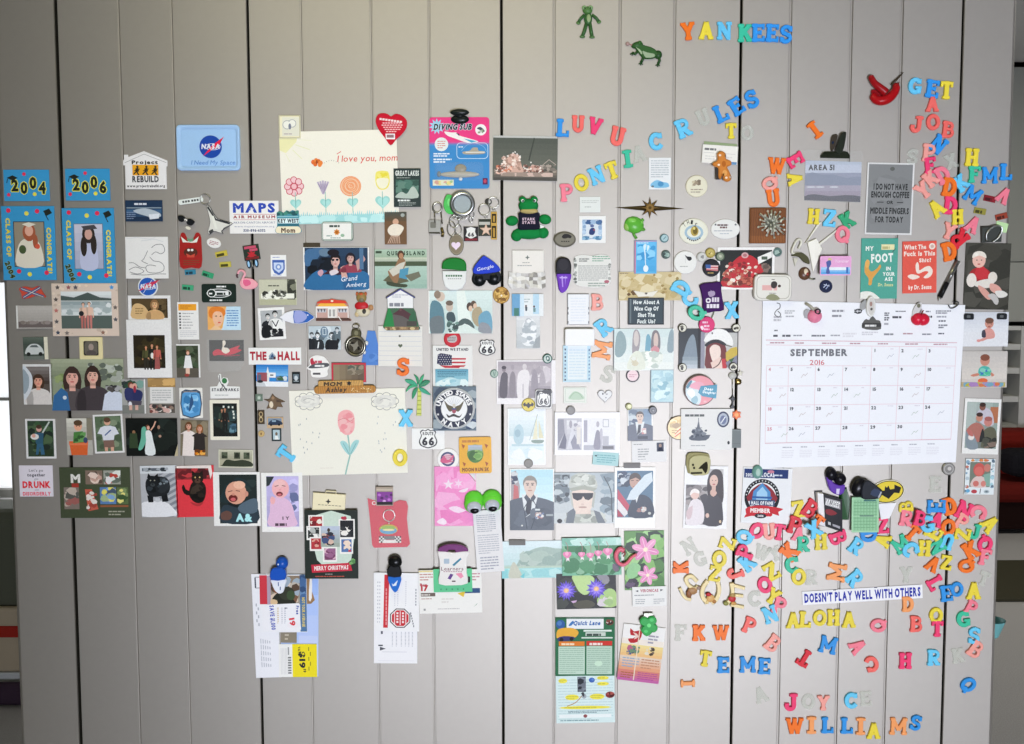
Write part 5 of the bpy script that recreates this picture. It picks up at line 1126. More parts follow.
def sub(o):
    m = Mesh(c0,0,0)
    x0, y0 = -29.9, -35.2
    m.ball(x0+30,y0+56.4,.8,20,3.2,2.6,'a8a294',20,8,True).ball(x0+31,y0+50.6,.8,6,4.6,2.0,'8c8470',16,8,True).ball(x0+31,y0+61,.8,2,2,1.4,'c9d0d4',10,6,True).ball(x0+9.4,y0+56,.6,2.2,3,1.6,'707a7c',10,6,True)
    m.build('submarine','gloss',o,'grey toy submarine')
    m = Mesh(c0,0,0)
    vs = rrect(x0+5,y0+44,x0+54,y0+62,5,4); vi = rrect(x0+8,y0+47,x0+51,y0+60,4,4); N = len(vs)
    m.add([(x,y,.62) for x,y in vs]+[(x,y,3.4) for x,y in vi],[(i,(i+1) % N,N+(i+1) % N,N+i) for i in range(N)]+[tuple(range(N,2*N))],'e8eef2')
    m.build('blister','film',o,'clear plastic bubble')


c0 = c; c.kids.append(sub)
t = Thing('knob_magnet','glossy black knob magnet on the top of the carded toy','magnet',460,118,20,13,0,7)
t.part('knob','gloss',lambda m:m.ball(460,119.6,0,9.2,4.6,3,'141a18',22,8,True).ball(459.8,115.4,2,5,4,2.6,'141a18',16,8,True).ball(460,113.6,4,9.6,3.4,3,'171d1b',22,10))
c = photo('night snapshot of two lit up houses under a dark grey sky',(493,136.5,557.5,180.5),'5c6058',0,-1); c.r(0,0,64,2,'b9b9b4').g(1,2,64,30,'53574f','62645a').l([(41,2),(36,24)],1.4,'42463f').g(1,33,64,44,'8a7c70','4c4a44',n=4).sp([(4,34),(8,29),(14,22),(20,17),(26,22),(29,30),(30,36),(5,38)],'c9a494').nz(8,18,28,34,['d8bcae','b89484','e8d8cc','a08070'],60,1,2.6,5).nz(2,29,20,38,['c87c60','e0b8a4','8a5040','d8c8bc','6a5a50'],50,1,2.6,6).nz(30,28,52,36,['c8ac9e','8a6458','e8dcd2','6c4c42','c09484'],70,1,2.6,7).nz(48,27,63,36,['7a7268','55514a','a09488'],30,1,3,8).l([(48,30),(56,23),(63,28)],.7,'a89c90').nz(8,36,60,40,['c9b0a4','9a887c'],16,4,9,9)
rd = random.Random(4)
for x, y in ((20,17),(24,18),(22,16),(27,20),(38,26),(15,20)): c.e(x,y,.8,.8,'f4eee6',6)
# key rings under the toy
t = Thing('bottle_opener','silver bottle opener key fob at the far left of the key ring cluster','key fob',439,220,15,38,0,3,k=.6)
t.part('loop','metal',lambda m:m.ring(437.6,208,1.6,4.4,.9,'a8a69c',ry=5).tube([(434.6,211,1.6),(435,223,1.6)],.7,'6c665a').tube([(441,211,1.6),(442.4,224,1.6)],.7,'6c665a'))
t.part('plate','metal',lambda m:m.plate([([rrect(428.6,220,441,234,1.4)],'c0beb2')],[([rrect(430.4,222,436,228,1)],'8c8a7c'),([rect(429,232,440,233.6)],'4a463a')],.2,1.6,ch=.3))
t.part('hook','metal',lambda m:m.tube([(441.6,228,1.6),(443,233,1.8),(442.4,237,1.6)],1.5,'7a6a42'))
t = Thing('guitar_pick','bright green rounded plastic tag behind the grey ring','key fob',450.6,205,17,18,-30,1.6)
t.part('tag','gloss',lambda m:m.plate([([smooth([(442.6,199),(447,196.6),(454,198.4),(459,204),(458,211),(452,214),(445,209)],3)],'4fb458')],[([smooth([(446,201),(452,201),(455,205),(449,207)],3)],'78d07c')],.2,1.6,ch=.4))
t = Thing('carabiner_ring','big grey ring with a round mirror centre at the middle of the key cluster','key ring',462.6,205,26,28,0,2.6,k=.7)
t.part('ring','metal',lambda m:m.ring(462.6,204.6,1.8,10.6,2.2,'a9aaa8'))
t.part('mirror','gloss',lambda m:m.plate([([ell(462.4,204.6,8.6,8.6,24)],'9aa4a6')],(),.6,1.2))
t.part('chain','metal',lambda m:[m.ring(455+k*3.4,217.4+(1 if k in (1,2) else 0),2,1.9,.5,'b9b8b0',n=12) for k in range(4)])
t = Thing('heart_pendant','oval key fob with a pale pink heart hanging from the grey ring','key fob',456,238,17,40,0,2.4,k=.6)
t.part('rings','metal',lambda m:m.ring(454.4,222,2,4.6,.6,'b0aea4',ry=6).ring(451.6,229,1.8,4,.6,'a09c90',ry=7).ring(458.6,230,1.8,3,.5,'b0aea4',ry=5))
t.part('fob','metal',lambda m:m.plate([([ell(456.4,244.6,7.4,10.6,24)],'9c927c')],[([ell(456.4,244.6,6.2,9.2,24)],'8a7e66')],.2,2,ch=.5))
t.part('heart','gloss',lambda m:m.plate([([heart(456,245.6,4.6)],'e2cfe0')],(),1.8,2.3))
t = Thing('shield_key_fob','square key fob with a black and white highway shield','key fob',471,227,16,26,0,2,k=.7)
t.part('rings','metal',lambda m:m.ring(472,215,1.4,2.2,.5,'b4b2aa',ry=3.4).ring(471,220,1.6,1.8,.5,'b4b2aa',ry=2.6))
P = [([[(466.5,228.6),(471,227),(475.6,228.6),(475,232),(476.6,236),(471,239),(465.6,236),(467,232)]],'dcdcd8')] + [(l,'2a2a2c') for l in text('66',471,234.6,3.6,6.4,True)] + [([rect(465,238.4,477.4,240.6)],'7a2c34')]
t.part('tag','gloss',lambda m:m.plate([([rect(463.6,226.6,478.4,241.4)],'2c2a2c')],P,.3,1.6,'a9a8a4',ch=.3))
t = Thing('star_key_fob','square key fob with a pinkish star beside the gold bar','key fob',484.6,224,16,34,0,2,k=.7)
t.part('ring','metal',lambda m:m.ring(484.4,210,1.4,5.6,.6,'a8a69c').ring(486,217,1.4,1.4,.4,'b4b2aa'))
t.part('tag','gloss',lambda m:m.plate([([rect(478.6,219.4,491.4,236)],'383c34')],[([rect(479,222,490,225)],'b5b4ac'),([star(486,230,6.6,2.7,5)],'c8a892'),([star(486,230,4.6,1.9,5)],'d8bca8')],.3,1.6,ch=.3))
t = Thing('gold_bar_fob','narrow black and gold bar key fob at the right of the key cluster','key fob',494,221,8,40,0,2,k=.7)
t.part('ring','metal',lambda m:m.ring(493.6,203,1.4,5.4,.6,'c0beb6').ring(494,209.6,1.4,1.2,.4,'b4b2aa'))
t.part('token','gloss',lambda m:m.plate([([ell(488.4,202,3.6,3.4)],'3a3834')],[([ell(489.4,202,1.4,1.6)],'c0beb8')],.2,1.0))
t.part('bar','gloss',lambda m:m.plate([([rect(491,212,497,239.6)],'c09a4a')],[([rect(491.8,214,496.2,223)],'2a2416'),([rect(491.8,226,496.2,238)],'2a2416'),([rect(493,216,495,222)],'b08c40'),([rect(493,228,495,237)],'b08c40')],.2,2,ch=.3))
# frog soft toy
t = Thing('frog_plush','small stuffed green frog in a black T shirt','soft toy',528,220,44,44,0,11,k=.8)
GRN = '177f3e'
t.part('body','fabric',lambda m:m.ball(529,233,1,17,6.2,5,GRN).ball(516.6,236,1.4,5.6,5.4,5,GRN).ball(543,233,1.4,5.8,5.6,5,GRN).ball(530,236.6,0,8,3.4,2,'b5b2aa',10,6))
for x, y, q in ((512,221,1),(545,219.6,-1)): t.part('arm','fabric',lambda m,x=x,y=y,q=q:m.ball(x,y,1.4,6.4,5,4.2,GRN,rot=8*q))
t.part('shirt','fabric',lambda m:m.plate([([smooth([(518.4,214),(524,212.6),(534,212.6),(539.6,214),(539,222),(539.4,229),(529,230.4),(518.4,229.4),(519,221)],3)],'1b1c2c')],[(l,'d2b8c8') for s_,y in (('STARK',219.6),('STATE',223)) for l in text(s_,528.6,y,2.4,13,True)],.6,6.4,ch=1.2),'black T shirt')
t.part('head','fabric',lambda m:m.ball(528.4,206.4,3,10,7.2,6.6,GRN).ball(522.6,200.4,4.6,3.8,3.4,4,GRN).ball(534,200.4,4.6,3.8,3.4,4,GRN))
t.part('chin','fabric',lambda m:m.ball(529,211.6,5,9,3,4,'b9a66c'),'tan chin')
for x in (523,534): t.part('eye','gloss',lambda m,x=x:m.ball(x+(-.4 if x < 528 else .4),201.2,7.2,1.9,2,1.6,'e8e8e4',10,8).ball(x,201.8,8.6,1,1.1,.6,'141414',8,6))
t.part('label','paper',lambda m:m.plate([([[(540,225),(544,226.4),(543,229),(540,228.4)]],'e4e4e0')],(),3,3.4),'white label')


def chip_clip(label,x0,y0,x1,y1,cols,ops,group=None,rot=0):
    t = Thing('bag_clip',label,'clip',(x0+x1)/2,(y0+y1)/2,x1-x0,y1-y0,rot,5,k=.8)
    return t


t = chip_clip('green topped white bag clip left of the black and blue one',442,258,467,291,0,0)
gs = [(442.2,269),(443,262.6),(448,259),(454.6,258.2),(461,259),(466,262.6),(466.6,271)]
ws = [(442.6,271),(466.6,271),(466,282),(462.6,288),(457,290.2),(450,290),(445,286.6),(443,279)]
t.part('grip','gloss',lambda m:m.plate([([smooth(gs,3,False)],'17762c')],(),1.6,5,ch=1.0))
t.part('jaw','gloss',lambda m:m.plate([([ws],'dcdedc')],[([rect(446+k*2.4,275,447.8+k*2.4,276.8)],'3c6a48') for k in range(7)]+[([rect(448+k*2,278.4,449.4+k*2,279.2)],'8a8c8a') for k in range(7)],.4,3.6,ch=.6))
t = chip_clip('black bag clip with a blue pointed top',472,256,501.4,287,0,0)
t.part('lower_jaw','gloss',lambda m:m.ball(479,279,.4,7.4,7.6,5,'101416',half=True).ball(494,278,.4,7.4,7.4,5,'101416',half=True).plate([([smooth([(473,276),(476,266),(484,262),(494,266),(500.6,274),(499,282),(488,280),(475,283)],3)],'14181c')],(),.3,4.4,ch=.8))
t.part('blue_cover','gloss',lambda m:m.plate([([smooth([(473,271),(475.6,265),(482.6,257),(486,256.8),(495,263),(500,268.6),(499,271.6),(487,273.6),(476,274)],3)],'1f3cc0')],[(l,'e4e8f4') for l in text('Google',485,268,3.2,17,False,.2,12)],4.4,5.6,ch=.5),'blue cover with white script')
c = Card('business_card','white business card below the stuffed frog, above a crumpled silver piece','card',(512.4,250.6,543.6,273.4),'e4e0da',0,'paper',.5,lift=2.0); c.add([star(15,7,2.4,1,4)],'6a7470').gl(10,11.4,21,13,1,'8a8e8c',3).gl(5,14,27,16,1,'9a9e9c',4)
t = Thing('foil_ornament','crumpled silvery foil piece hanging under the white business card','ornament',526,279,38,16,0,3,base=.4)
rd = random.Random(12)


def foil(m):
    N = 9
    pts = [[(508+(545-508)*i/N+1.2*rd.random(),272+15*j/4+(2.4*rd.random() if 0 < i < N else 0),.3+4*rd.random()) for i in range(N+1)] for j in range(5)]
    vs = [p for r in pts for p in r]
    for j in range(4):
        for i in range(N):
            if j == 0 and 3 < i < 5: continue
            m.add([vs[q] for q in (j*(N+1)+i,j*(N+1)+i+1,(j+1)*(N+1)+i+1,(j+1)*(N+1)+i)],[(0,1,2),(0,2,3)],rd.choice(['e6e4e0','d4d2ce','c2bfba','9a9792','e0deda']))


t.part('foil','gloss',foil)
c = photo('painted print of a family gathered around a bedside',(428.6,290.6,492.4,333.4),'c6d6d4',(1.2,0,0,0)); c.g(1,0,64,43,'cfdedb','b9ccc8').p([(28,0),(36,0),(46,43),(30,43)],'dde6e0').sp([(2,14),(8,10),(14,16),(16,28),(15,42),(2,43)],'5a7f8c',3).sp([(2,28),(14,26),(14,42),(3,43)],'6a7478').e(12,6,4.6,5,'c9b8a8').e(9,4,3.4,4,'8a7a6a').e(21,16,3.6,5,'c2b2a4').e(21,12.4,3.8,2.6,'6a5c50').sp([(19,22),(25,22),(27,30),(22,32),(18,28)],'3f4f54').sp([(26,36),(34,28),(42,30),(46,38),(36,33),(28,40)],'4a5a58').e(41,16,3,4.4,'4a3a30').e(45,14,3,4,'584638').e(42,18,2,3,'d0b49c').e(46.6,15.6,2,3,'d4b8a0').sp([(44,20),(51,16),(54,24),(50,36),(44,30)],'a89a7c').sp([(50,26),(58,20),(63,26),(63,42),(52,40)],'6a9cb4').sp([(52,32),(60,34),(63,43),(50,41)],'8a8f96').sp([(22,40),(36,34),(50,41),(50,43),(22,43)],'d2ded8').nz(18,30,30,42,['46605a','6a8a80','3a4a48'],10,2,4,4)
button('medallion','round gold patterned medallion at the corner of the painted family print',501.3,295.2,8.4,'a47a34',th=1.3,group=None,cat='magnet').o(8.4,8.4,7.6,7.6,.9,'c29a50').nz(2,2,15,15,['c8a050','7c5620','d8b468'],26,1.4,3,4).e(8.6,8.8,1,1,'e8e0d0')
c = photo('pale washed out portrait print below the blue edged beach print',(516.4,313,540,348.4),'cfd2d4',0,0,lift=.5); c.g(0,0,24,35,'d9dbdc','b9bfc2').sp([(6,30),(8,20),(6,12),(12,5),(18,8),(20,18),(18,30),(12,33)],'e4e6e8',3).e(12,9,3.4,4.2,'b8bcc0').l([(4,20),(11,26),(20,22)],.8,'a9afb4').p([(19,26),(24,22),(24,35),(16,35)],'9aa0a4').nz(4,6,20,32,['c0c6ca','e8eaec','a8b0b6'],18,3,6,6)  # pale tones hold the window glare on this print
c = photo('pale print of two tiny figures with a blue left edge',(512,294,543.4,316),'dfe4e6'); c.r(0,0,8,22,'6aa0c8').r(2,14,7,22,'3f7a6c').r(8,0,12,22,'c9dce8').r(21,0,27,20,'b4d2e4').e(14,12,1,1.2,'5a4a48').p([(13,13),(15.4,13),(15,17),(13.4,17)],'46505a').e(22,12.6,1,1.2,'5a4a48').p([(21,14),(23.6,14),(23.4,18),(21.4,18)],'6a8a8c').gl(12,4,18,9,2,'a8b4b8',3)
button('red_badge','round red badge with a pale centre at the lower edge of the family print',452.4,339,8.6,'b3202c').e(8.6,8.6,7,7,'c02c38',20).sp([(3.6,8),(7,5.6),(12,5),(13.4,9),(11,12),(5,11.6)],'b9b4b4').gl(4,6,12,11,3,'6a5a5c',4)
c = Card('flag_map_card','white card with a flag filled map reading UNITED WE STAND','card',(433,345.4,472.6,391),'e0e0de',0,'paper',.5); c.t('UNITED WE STAND',19.6,3.9,2.6,'4a4a52',32,True)
mp = [(5,9),(8,7.6),(24,10),(29,11.4),(31,13),(35,10.6),(37,11.6),(33,15.6),(32,19),(29,21),(27,23),(20,22),(13,22.6),(8,20.6),(4,18)]
c.add([mp],'e4e0dc')
for k in range(3): c.p([(19,12.6+k*3.6),(33,12.6+k*3.6),(33-k,14.2+k*3.6),(19,14.2+k*3.6)],'b8303c')
c.p([(7,20),(28,20.6),(26,22.6),(12,22.4)],'b8303c').p([(5,9),(8,7.6),(19,9.4),(19,19.6),(8,20),(4,18)],'3a3c56')
for k in range(30): c.e(6+(k % 6)*2.4+(k // 6 % 2)*1.2,9.6+(k // 6)*2.2,.5,.5,'d4d4da',5)
c = photo('seascape with dark lettering covering the top of the round navy emblem picture',(435.6,369,468.4,392),'7fb0c0'); c.g(0,0,33,10,'5f9cb4','7fb4c4').gl(2,1.4,31,8.4,4,'2f6478',4,.4).sp([(0,14),(8,10),(15,8),(22,10),(33,13),(33,23),(0,23)],'b9d6da',3).nz(0,10,33,20,['d4e4e4','8ebcc8','a8ccd4'],16,4,9,6).nz(0,18,33,23,['5a98ac','80b4c0'],10,5,10,7).nz(18,16,31,20,['2a3a48'],6,1.4,2.4,8)
c = photo('dark blue photo backing the round navy emblem',(433.4,386,476.4,430.4),'5c6c78',0,0,lift=.4); c.nz(0,0,43,44,['4a5a68','74848e','38485a','94a0a6'],26,6,14,4).nz(24,32,43,44,['22385a','6a7a84','c0c8cc'],12,3,6,5)
c = button('navy_emblem','large round emblem reading UNITED STATES NAVY with an eagle',454.4,408,20.8,'b9bcbc',th=1.4,group=None,cat='magnet'); c.e(20.8,20.8,19.6,19.6,'1a2238',30).o(20.8,20.8,19.4,19.4,.6,'c2c4c4',30).e(20.8,20.8,13.2,13.2,'c9cccc',26).e(20.8,20.8,12.6,12.6,'e4e5e6',26)
for s_, a0, a1, up in (('UNITED STATES',197,343,1),('NAVY',128,52,0)):
    for k, ch in enumerate(s_):
        a = radians(a0+(a1-a0)*k/(len(s_)-1))
        if ch != ' ': c.t(ch,20.8+16.2*cos(a),20.8+16.2*sin(a),4.4,'e6e6e6',None,True,rot=(-(a0+(a1-a0)*k/(len(s_)-1))-90) if up else (90-(a0+(a1-a0)*k/(len(s_)-1))))
for x in (4.8,36.8): c.add([star(x,26.6,1.4,.6,5)],'e6e6e6')
for k in range(-3,4): c.l([(20.6+k*.8,17),(20.6+k*2.2,9.6+abs(k))],.4,'b4bac4')
c.sp([(11,13),(15,17),(19,18.6),(20,21),(17,24),(14,21)],'5a543c').sp([(30.6,13),(26.6,17),(22.6,18.6),(21.4,21),(24.4,24),(27.6,21)],'5a543c').e(20.8,18,1.6,2,'c8c4b8').p([(18.4,20.4),(23,20.4),(22.6,24.6),(20.8,26),(18.8,24.6)],'9c4a58').r(18.4,20.4,23,22,'3a4a78').sp([(13,26),(16,28),(20,26),(26,28.4),(29,25.6),(26,30),(20,28.6),(15,30)],'3a3834')
c = Card('route_shield','white shield shaped magnet with black 66 standing alone','magnet',(478.6,339,495.6,355.6),'e0e0de',0,'plastic',.7,shape=[[(17*u,16.6*v) for u,v in smooth([(.06,.16),(.2,.04),(.35,.08),(.5,0),(.65,.08),(.8,.04),(.94,.16),(.88,.34),(1,.62),(.93,.84),(.7,.95),(.5,1),(.3,.95),(.07,.84),(0,.62),(.12,.34)],3)]]); route(c,0,0,17,16.6)
c = photo('glare-paled black and white print of people in robes and a man in white',(496.6,360,555.4,404),'b4acb2',(1.4,1.4,4,6),0,'e9e6e8'); c.g(1.4,1.4,54,22,'a9a0a8','c0b8be').g(1.4,26,54,38,'a29aa2','938c94').nz(32,6,54,26,['c9c2c8','a49ca4','d6d0d4'],18,4,8,5)  # the glare over the print is put into its colours
c.sp([(3,36),(4,18),(7,12),(11,14),(11,24),(10,37)],'5f5a62',3).e(7.4,9.4,2,2.6,'8a8088').e(7.4,7.4,2.4,1.8,'4a444c').sp([(13,36),(13,18),(16,11),(19,17),(18,36)],'8c858c',3).e(16,7,1.8,2.6,'a098a0').sp([(21,38),(21,16),(25,10),(31,10),(33,16),(32,26),(31,38)],'e2dee0',3).e(28,6.6,2.2,3,'cfc9cc').l([(26.4,24),(26.4,38)],.8,'a8a0a8').sp([(35,30),(35,16),(38,9),(41,16),(41,30)],'98919a',3).e(38,6.4,1.6,2.4,'b4acb2').e(45,8,1.6,2.2,'b0a8ae').sp([(43,24),(44,12),(47,12),(49,24)],'aaa2aa')
c = button('green_round_magnet','small round green siren emblem pin at the top right of the glare-paled robes print',547.4,358.6,4.8,'2a5c50',th=1.4); c.e(4.8,4.8,3.8,3.8,'b9c8c2',14).sp([(3,2.6),(6.4,2.4),(7,6.6),(4.4,7)],'2a5c50').e(5,4.4,1,1.4,'d0d8d4',8)
c = button('pale_green_magnet','small round pale green pin at the left edge of the glare-paled robes print',494.4,373.6,4.2,'5a8074',th=1.4); c.e(4.2,4.2,3.3,3.3,'a5b8ac',14).l([(3.2,2),(4,6.4)],.7,'5a8074').l([(5.2,2),(4.6,6)],.6,'5a8074')
c = button('bat_badge','small oval yellow badge with a black bat emblem',528.4,404.6,6.8,'d6c040',6.8); BAT = [(-1,-.15),(-.55,-.5),(-.5,-.15),(-.2,-.15),(-.12,-.5),(0,-.35),(.12,-.5),(.2,-.15),(.5,-.15),(.55,-.5),(1,-.15),(.8,.3),(.45,.18),(.2,.42),(0,.62),(-.2,.42),(-.45,.18),(-.8,.3)]; c.o(6.8,6.8,6.6,6.6,.5,'8a8030').p([(6.8+5.6*x,6.8+5.6*y) for x,y in BAT],'1c1a1a')
c = Card('square_shield_magnet','square white magnet with black edges and a pale 66 shield','magnet',(535,389,552,408.6),'dededc',-1,'gloss',1.4,r=2.4,ch=.3,edge='1e1e20'); c.nz(0,0,17,5,['1c1c1e'],3,3,6,3).add([rrect(1,1,16,18,2),rrect(2.2,2.6,14.8,16.8,3)],'242426').p([(1.4,2),(5,2),(2.4,7)],'1a1a1c').p([(15.6,2),(12,2),(14.6,7)],'1a1a1c'); route(c,3,3,11,13.6,'')
c = photo('almost white sailboat print with a rounded frame',(507.6,408,545.6,465),'e2e8ea',(1.4,1,1.4,1),bc='eef0f0'); c.g(1.4,8,36,28,'dfe8ec','c9dade').sp([(6,30),(7,20),(12,16),(16,22),(15,34),(9,36)],'b4cdd6',3).e(10,25,3,4,'9cb8c4').p([(25,31),(29,6),(30,31)],'e0dcc0').p([(31,30),(31,12),(36,30)],'d8d4b4').l([(22,32),(30,6)],.5,'8fa4a8').sp([(24,32),(36,32),(34,35),(26,35)],'8a9c94').r(4,36,36,38,'b9d0d8').g(1.4,38,36,56,'d8e6ea','e6ecee',n=4).nz(3,40,35,52,['cfe0e6','eef2f2'],12,5,10,5)  # near-white colours include the glare on the sheet
button('grey_disc_magnet','flat grey disc magnet above the first officer portrait',528.4,463,4.6,'8a8886',th=1.4,mat='rubber').e(4.6,4.6,3.4,3.4,'969492',14)
c = Card('pink_bag_card','glossy pink plastic sleeve card under the round white badge','card',(434.6,466,476,526),'e58cc0',0,'photo',.6); c.nz(0,0,41,60,['e89cca','df7cb6','eaa8d0','e284bc'],30,8,18,5).p([(28,0),(41,6),(41,16)],'d0cfd4').l([(30,2),(41,15)],.8,'b4607c').add([star(14,18,5.6,2.2,5)],'f2dcea').add([star(24,17,5,1.8,6)],'efd0e4').sp([(24,25),(31,22),(34,22),(30,26)],'f2dcea').sp([(14,42),(22,40),(31,44),(36,42),(24,47)],'f0d6e8').sp([(2,56),(8,52),(12,56),(9,59)],'f2e0ec')
c = Card('fun_run_card','yellow card with a green oval scene reading MOON RUN','card',(459.4,436.6,491.6,473),'dfa62c',1,'photo',.6,r=2); c.gl(3,2,29,5,1,'b5742c',3,.8).e(16,16.6,8.2,9.4,'7c9a5c',20).g(9,8,23,14,'aab4c4','9aa8a8',n=3).sp([(8,16),(13,13),(20,14),(24,17),(22,23),(16,26),(10,23)],'4a7a34').nz(9,13,23,24,['6a9a4c','38602c','8ab060'],14,3,6,5)
for x, y in ((4,9),(27,9),(4.6,27),(27,27)): c.p([(x-1.6,y-2.4),(x+2,y-.6),(x,y+2.6)],'9c4a1c')
c.t('MOON RUN 5K',16,32.6,3.4,'6a2a14',27,True)
c = button('white_badge','large round white badge with a striped pink and blue centre',448,458.8,10.8,'e6e4e2'); c.e(10.6,10.8,7.2,7.2,'35406a',22).e(10.6,10.8,5.4,5.4,'d9b8c4',18)
for k in range(4): c.l([(5,8+k*2),(16.4,7.4+k*2)],.7,'b04a6a')
c.sp([(3,13),(7,8),(11,12),(17,6),(14,13),(8,15)],'c85a80')
# googly eyes clip and receipt
c = Card('receipt','long white receipt hanging from the green goggle eyed clip','receipt',(475,509,502.4,571),'e0dfe2',4,'paper',.3,lift=1.4,curl=2.5); c.gl(3,4,22,22,9,'a9abb4',3).gl(3,24,24,44,9,'b4b5be',5).gl(4,46,22,60,5,'a0a2b0',7)
t = Thing('goggle_eyed_clip','bright green clip with two big goggle eyes pinching the long receipt','clip',482.6,502,37,25,0,10,base=2.0,k=.6)
t.part('frame','gloss',lambda m:m.ball(474,499,0,9.6,9.2,5,'5fc83a',half=True).ball(492,498,0,9.8,9.2,5,'5fc83a',half=True).ball(473.6,503.6,1,9.6,9.4,5.6,'69cf40',half=True).ball(492.4,501.8,1,9.8,9.6,5.6,'69cf40',half=True))
for x, y in ((474.4,506),(492.4,504)): t.part('eyeball','gloss',lambda m,x=x,y=y:m.ball(x,y,5.2,7.4,6.4,3.6,'b4b9c4',half=True).ball(x+.4,y+2.6,7.6,4.4,3.2,1.8,'101014',half=True),'white goggle eye with a black pupil')


def officer(c,x,y,q,hair,skin,coat,head=0):
    c.sp([(x-4.6*q+head,c.h),(x-3.6*q,y+2.6*q),(x-1.2*q,y+1.5*q),(x+1.2*q,y+1.5*q),(x+3.6*q,y+2.6*q),(x+4.4*q,c.h)],coat,3)
    c.p([(x-1*q,y+1.1*q),(x+1*q,y+1.1*q),(x+.5*q,y+3.2*q),(x-.6*q,y+4*q)],'d8dde0').p([(x-.35*q,y+1.7*q),(x+.25*q,y+1.7*q),(x+.1*q,y+3.4*q),(x-.7*q,y+4*q)],'3c4048')
    c.r(x-.5*q,y+.6*q,x+.5*q,y+1.5*q,skin).e(x,y-.3*q,.86*q,.92*q,hair,18).e(x,y+.05*q,.76*q,1.02*q,skin,18).p([(x-.78*q,y-.2*q),(x-.62*q,y-.9*q),(x,y-1.12*q),(x+.62*q,y-.9*q),(x+.78*q,y-.2*q),(x+.5*q,y-.6*q),(x-.5*q,y-.6*q)],hair)
    for k in (-1,1): c.e(x+.3*k*q,y-.06*q,.15*q,.09*q,'4a4644',8).l([(x+.12*k*q,y-.26*q),(x+.5*k*q,y-.26*q)],.1*q,'6a5c54')
    c.p([(x,y),(x+.16*q,y+.36*q),(x-.14*q,y+.36*q)],tuple(v*.9 for v in hx(skin))).e(x,y+.62*q,.3*q,.08*q,'b08478',8)


c = photo('portrait of an officer in dark dress uniform on pale blue, flag behind',(510,468,554,530.4),'bfe0e8',(1,1,1,1)); c.g(1,1,43,40,'b2d8e4','d0e8ee').p([(1,4),(6,2),(10,18),(9,36),(1,40)],'a59ca0').p([(4,16),(8,18),(9,30),(3,34)],'c06a6c').nz(1,3,8,16,['4a5268','c9ccd0','3a4258'],8,2,4,4); officer(c,20,17,8.2,'8a857e','d8c2b6','59616c'); c.nz(3,40,42,61,['535b66','616a76','4c545e'],14,5,10,5).l([(20,30),(14,40),(17,61)],.8,'3c444e').l([(22,30),(28,41),(21,61)],.8,'3c444e').nz(25,44,34,51,['c8b8b4','a87c78','d8d8d8','6a7898'],16,1.4,2.6,4).r(25,40.6,30,42.4,'c9d0d2').r(36,46,43,48,'a0a8ac').e(12,57.6,.9,.9,'d8d8d4',8).p([(16.4,26),(19.6,30),(17,34),(14,29)],'4c535d').p([(23.6,26),(20.6,30),(23,34),(26,29)],'4c535d')
c = photo('portrait of a soldier in camouflage cap and dark sunglasses',(553.6,472,614.6,523.4),'b9c0c4'); c.g(0,0,61,51,'aab4ba','c4cacc').r(0,2,16,7,'6a7476').r(0,12,14,19,'4a5458').r(1,24,13,30,'525c60').nz(0,2,16,32,['8a949a','3c4448','b9c2c6','6c7880'],30,2,6,5).p([(46,2),(60,0),(61,24),(60,48),(56,30),(52,14)],'7c8c96').nz(46,4,61,44,['8fa0aa','66747c','a8b4ba'],14,4,9,6).l(smooth([(50,4),(57,18),(58,34),(59,50)],3,False),1,'454f54')
c.sp([(12,51),(16,42),(24,38),(38,38),(46,42),(52,51)],'b5b8b2',3).nz(12,40,52,51,['a4a89e','c4c8c0','8f948c'],20,3,7,7).p([(12,51),(14,40),(20,36),(22,40),(20,51)],'6a727a').p([(40,38),(46,40),(52,51),(44,51)],'6a727a').r(22,32,37,42,'d8c4b8').sp([(18,24),(20,18),(38,18),(40,24),(39,33),(35,40),(29,42),(23,40),(19,33)],'dfccc0',3)
c.sp([(15.6,15),(17,6),(23,1),(31,.6),(39,3),(43,9),(42.6,16),(29,14)],'b9bdb6',3).nz(17,2,42,14,['a4a99f','cfd2cb','969b90','c2c6be'],30,3,6,8).p([(15,16),(29,13),(43.4,16),(40,19),(29,17),(18,19)],'a0a498').p([(16,19),(18,33),(20,36),(18,20)],'b4b8b0').p([(40,19),(42,20),(40,36),(38,34)],'a8aca4').p([(18.4,20.6),(39.6,20.6),(39,25),(35,28),(31.4,27),(29.6,24),(27.6,27),(23.6,28.4),(19.4,26)],'1c2024').e(29,35,4.4,.9,'b49488').e(29,32,1.8,.8,'cfb8ac').e(6,49,2.6,2.4,'16181a')
c = photo('bordered portrait of an officer with a flag, a diagonal glare across it',(614.4,466.6,655,528),'4f6f88',(2.4,3.6,2.2,10.6)); c.nz(3,4,16,20,['38465e','c0c8d0','2c3a4c','8a96a4'],20,2,5,4).p([(3,22),(16,40),(16,48),(3,32)],'b8485a').p([(3,32),(14,46),(10,50),(3,42)],'d8d4d6').p([(3,42),(9,50),(3,50)],'a83a4c')
c.sp([(14,50),(17,34),(24,28),(32,29),(38,36),(38,50)],'333e4c',3).nz(22,40,32,46,['c9b8b0','98706c','d0d4d4'],10,1.6,3,5).p([(19,26),(25,26),(22,36)],'d8dcde').e(20.4,12,6,6.4,'4a4038',18).e(20,15,5,6.6,'b89484',18).p([(14.6,13),(16,8),(22,6.6),(26,9),(25.6,13),(21,10.4)],'4a4038').l([(16.4,13.6),(19,13.4)],.7,'4a3a34').l([(21.6,13.4),(24,13.8)],.7,'4a3a34').e(20,19.6,2,.6,'9a6a60').p([(37,5),(38,14),(20,33),(12,33),(16,24),(30,8)],'c9d4dc').r(31,44,38,49,'2a3440').e(35,46.6,1.6,1.4,'b8bcb8')
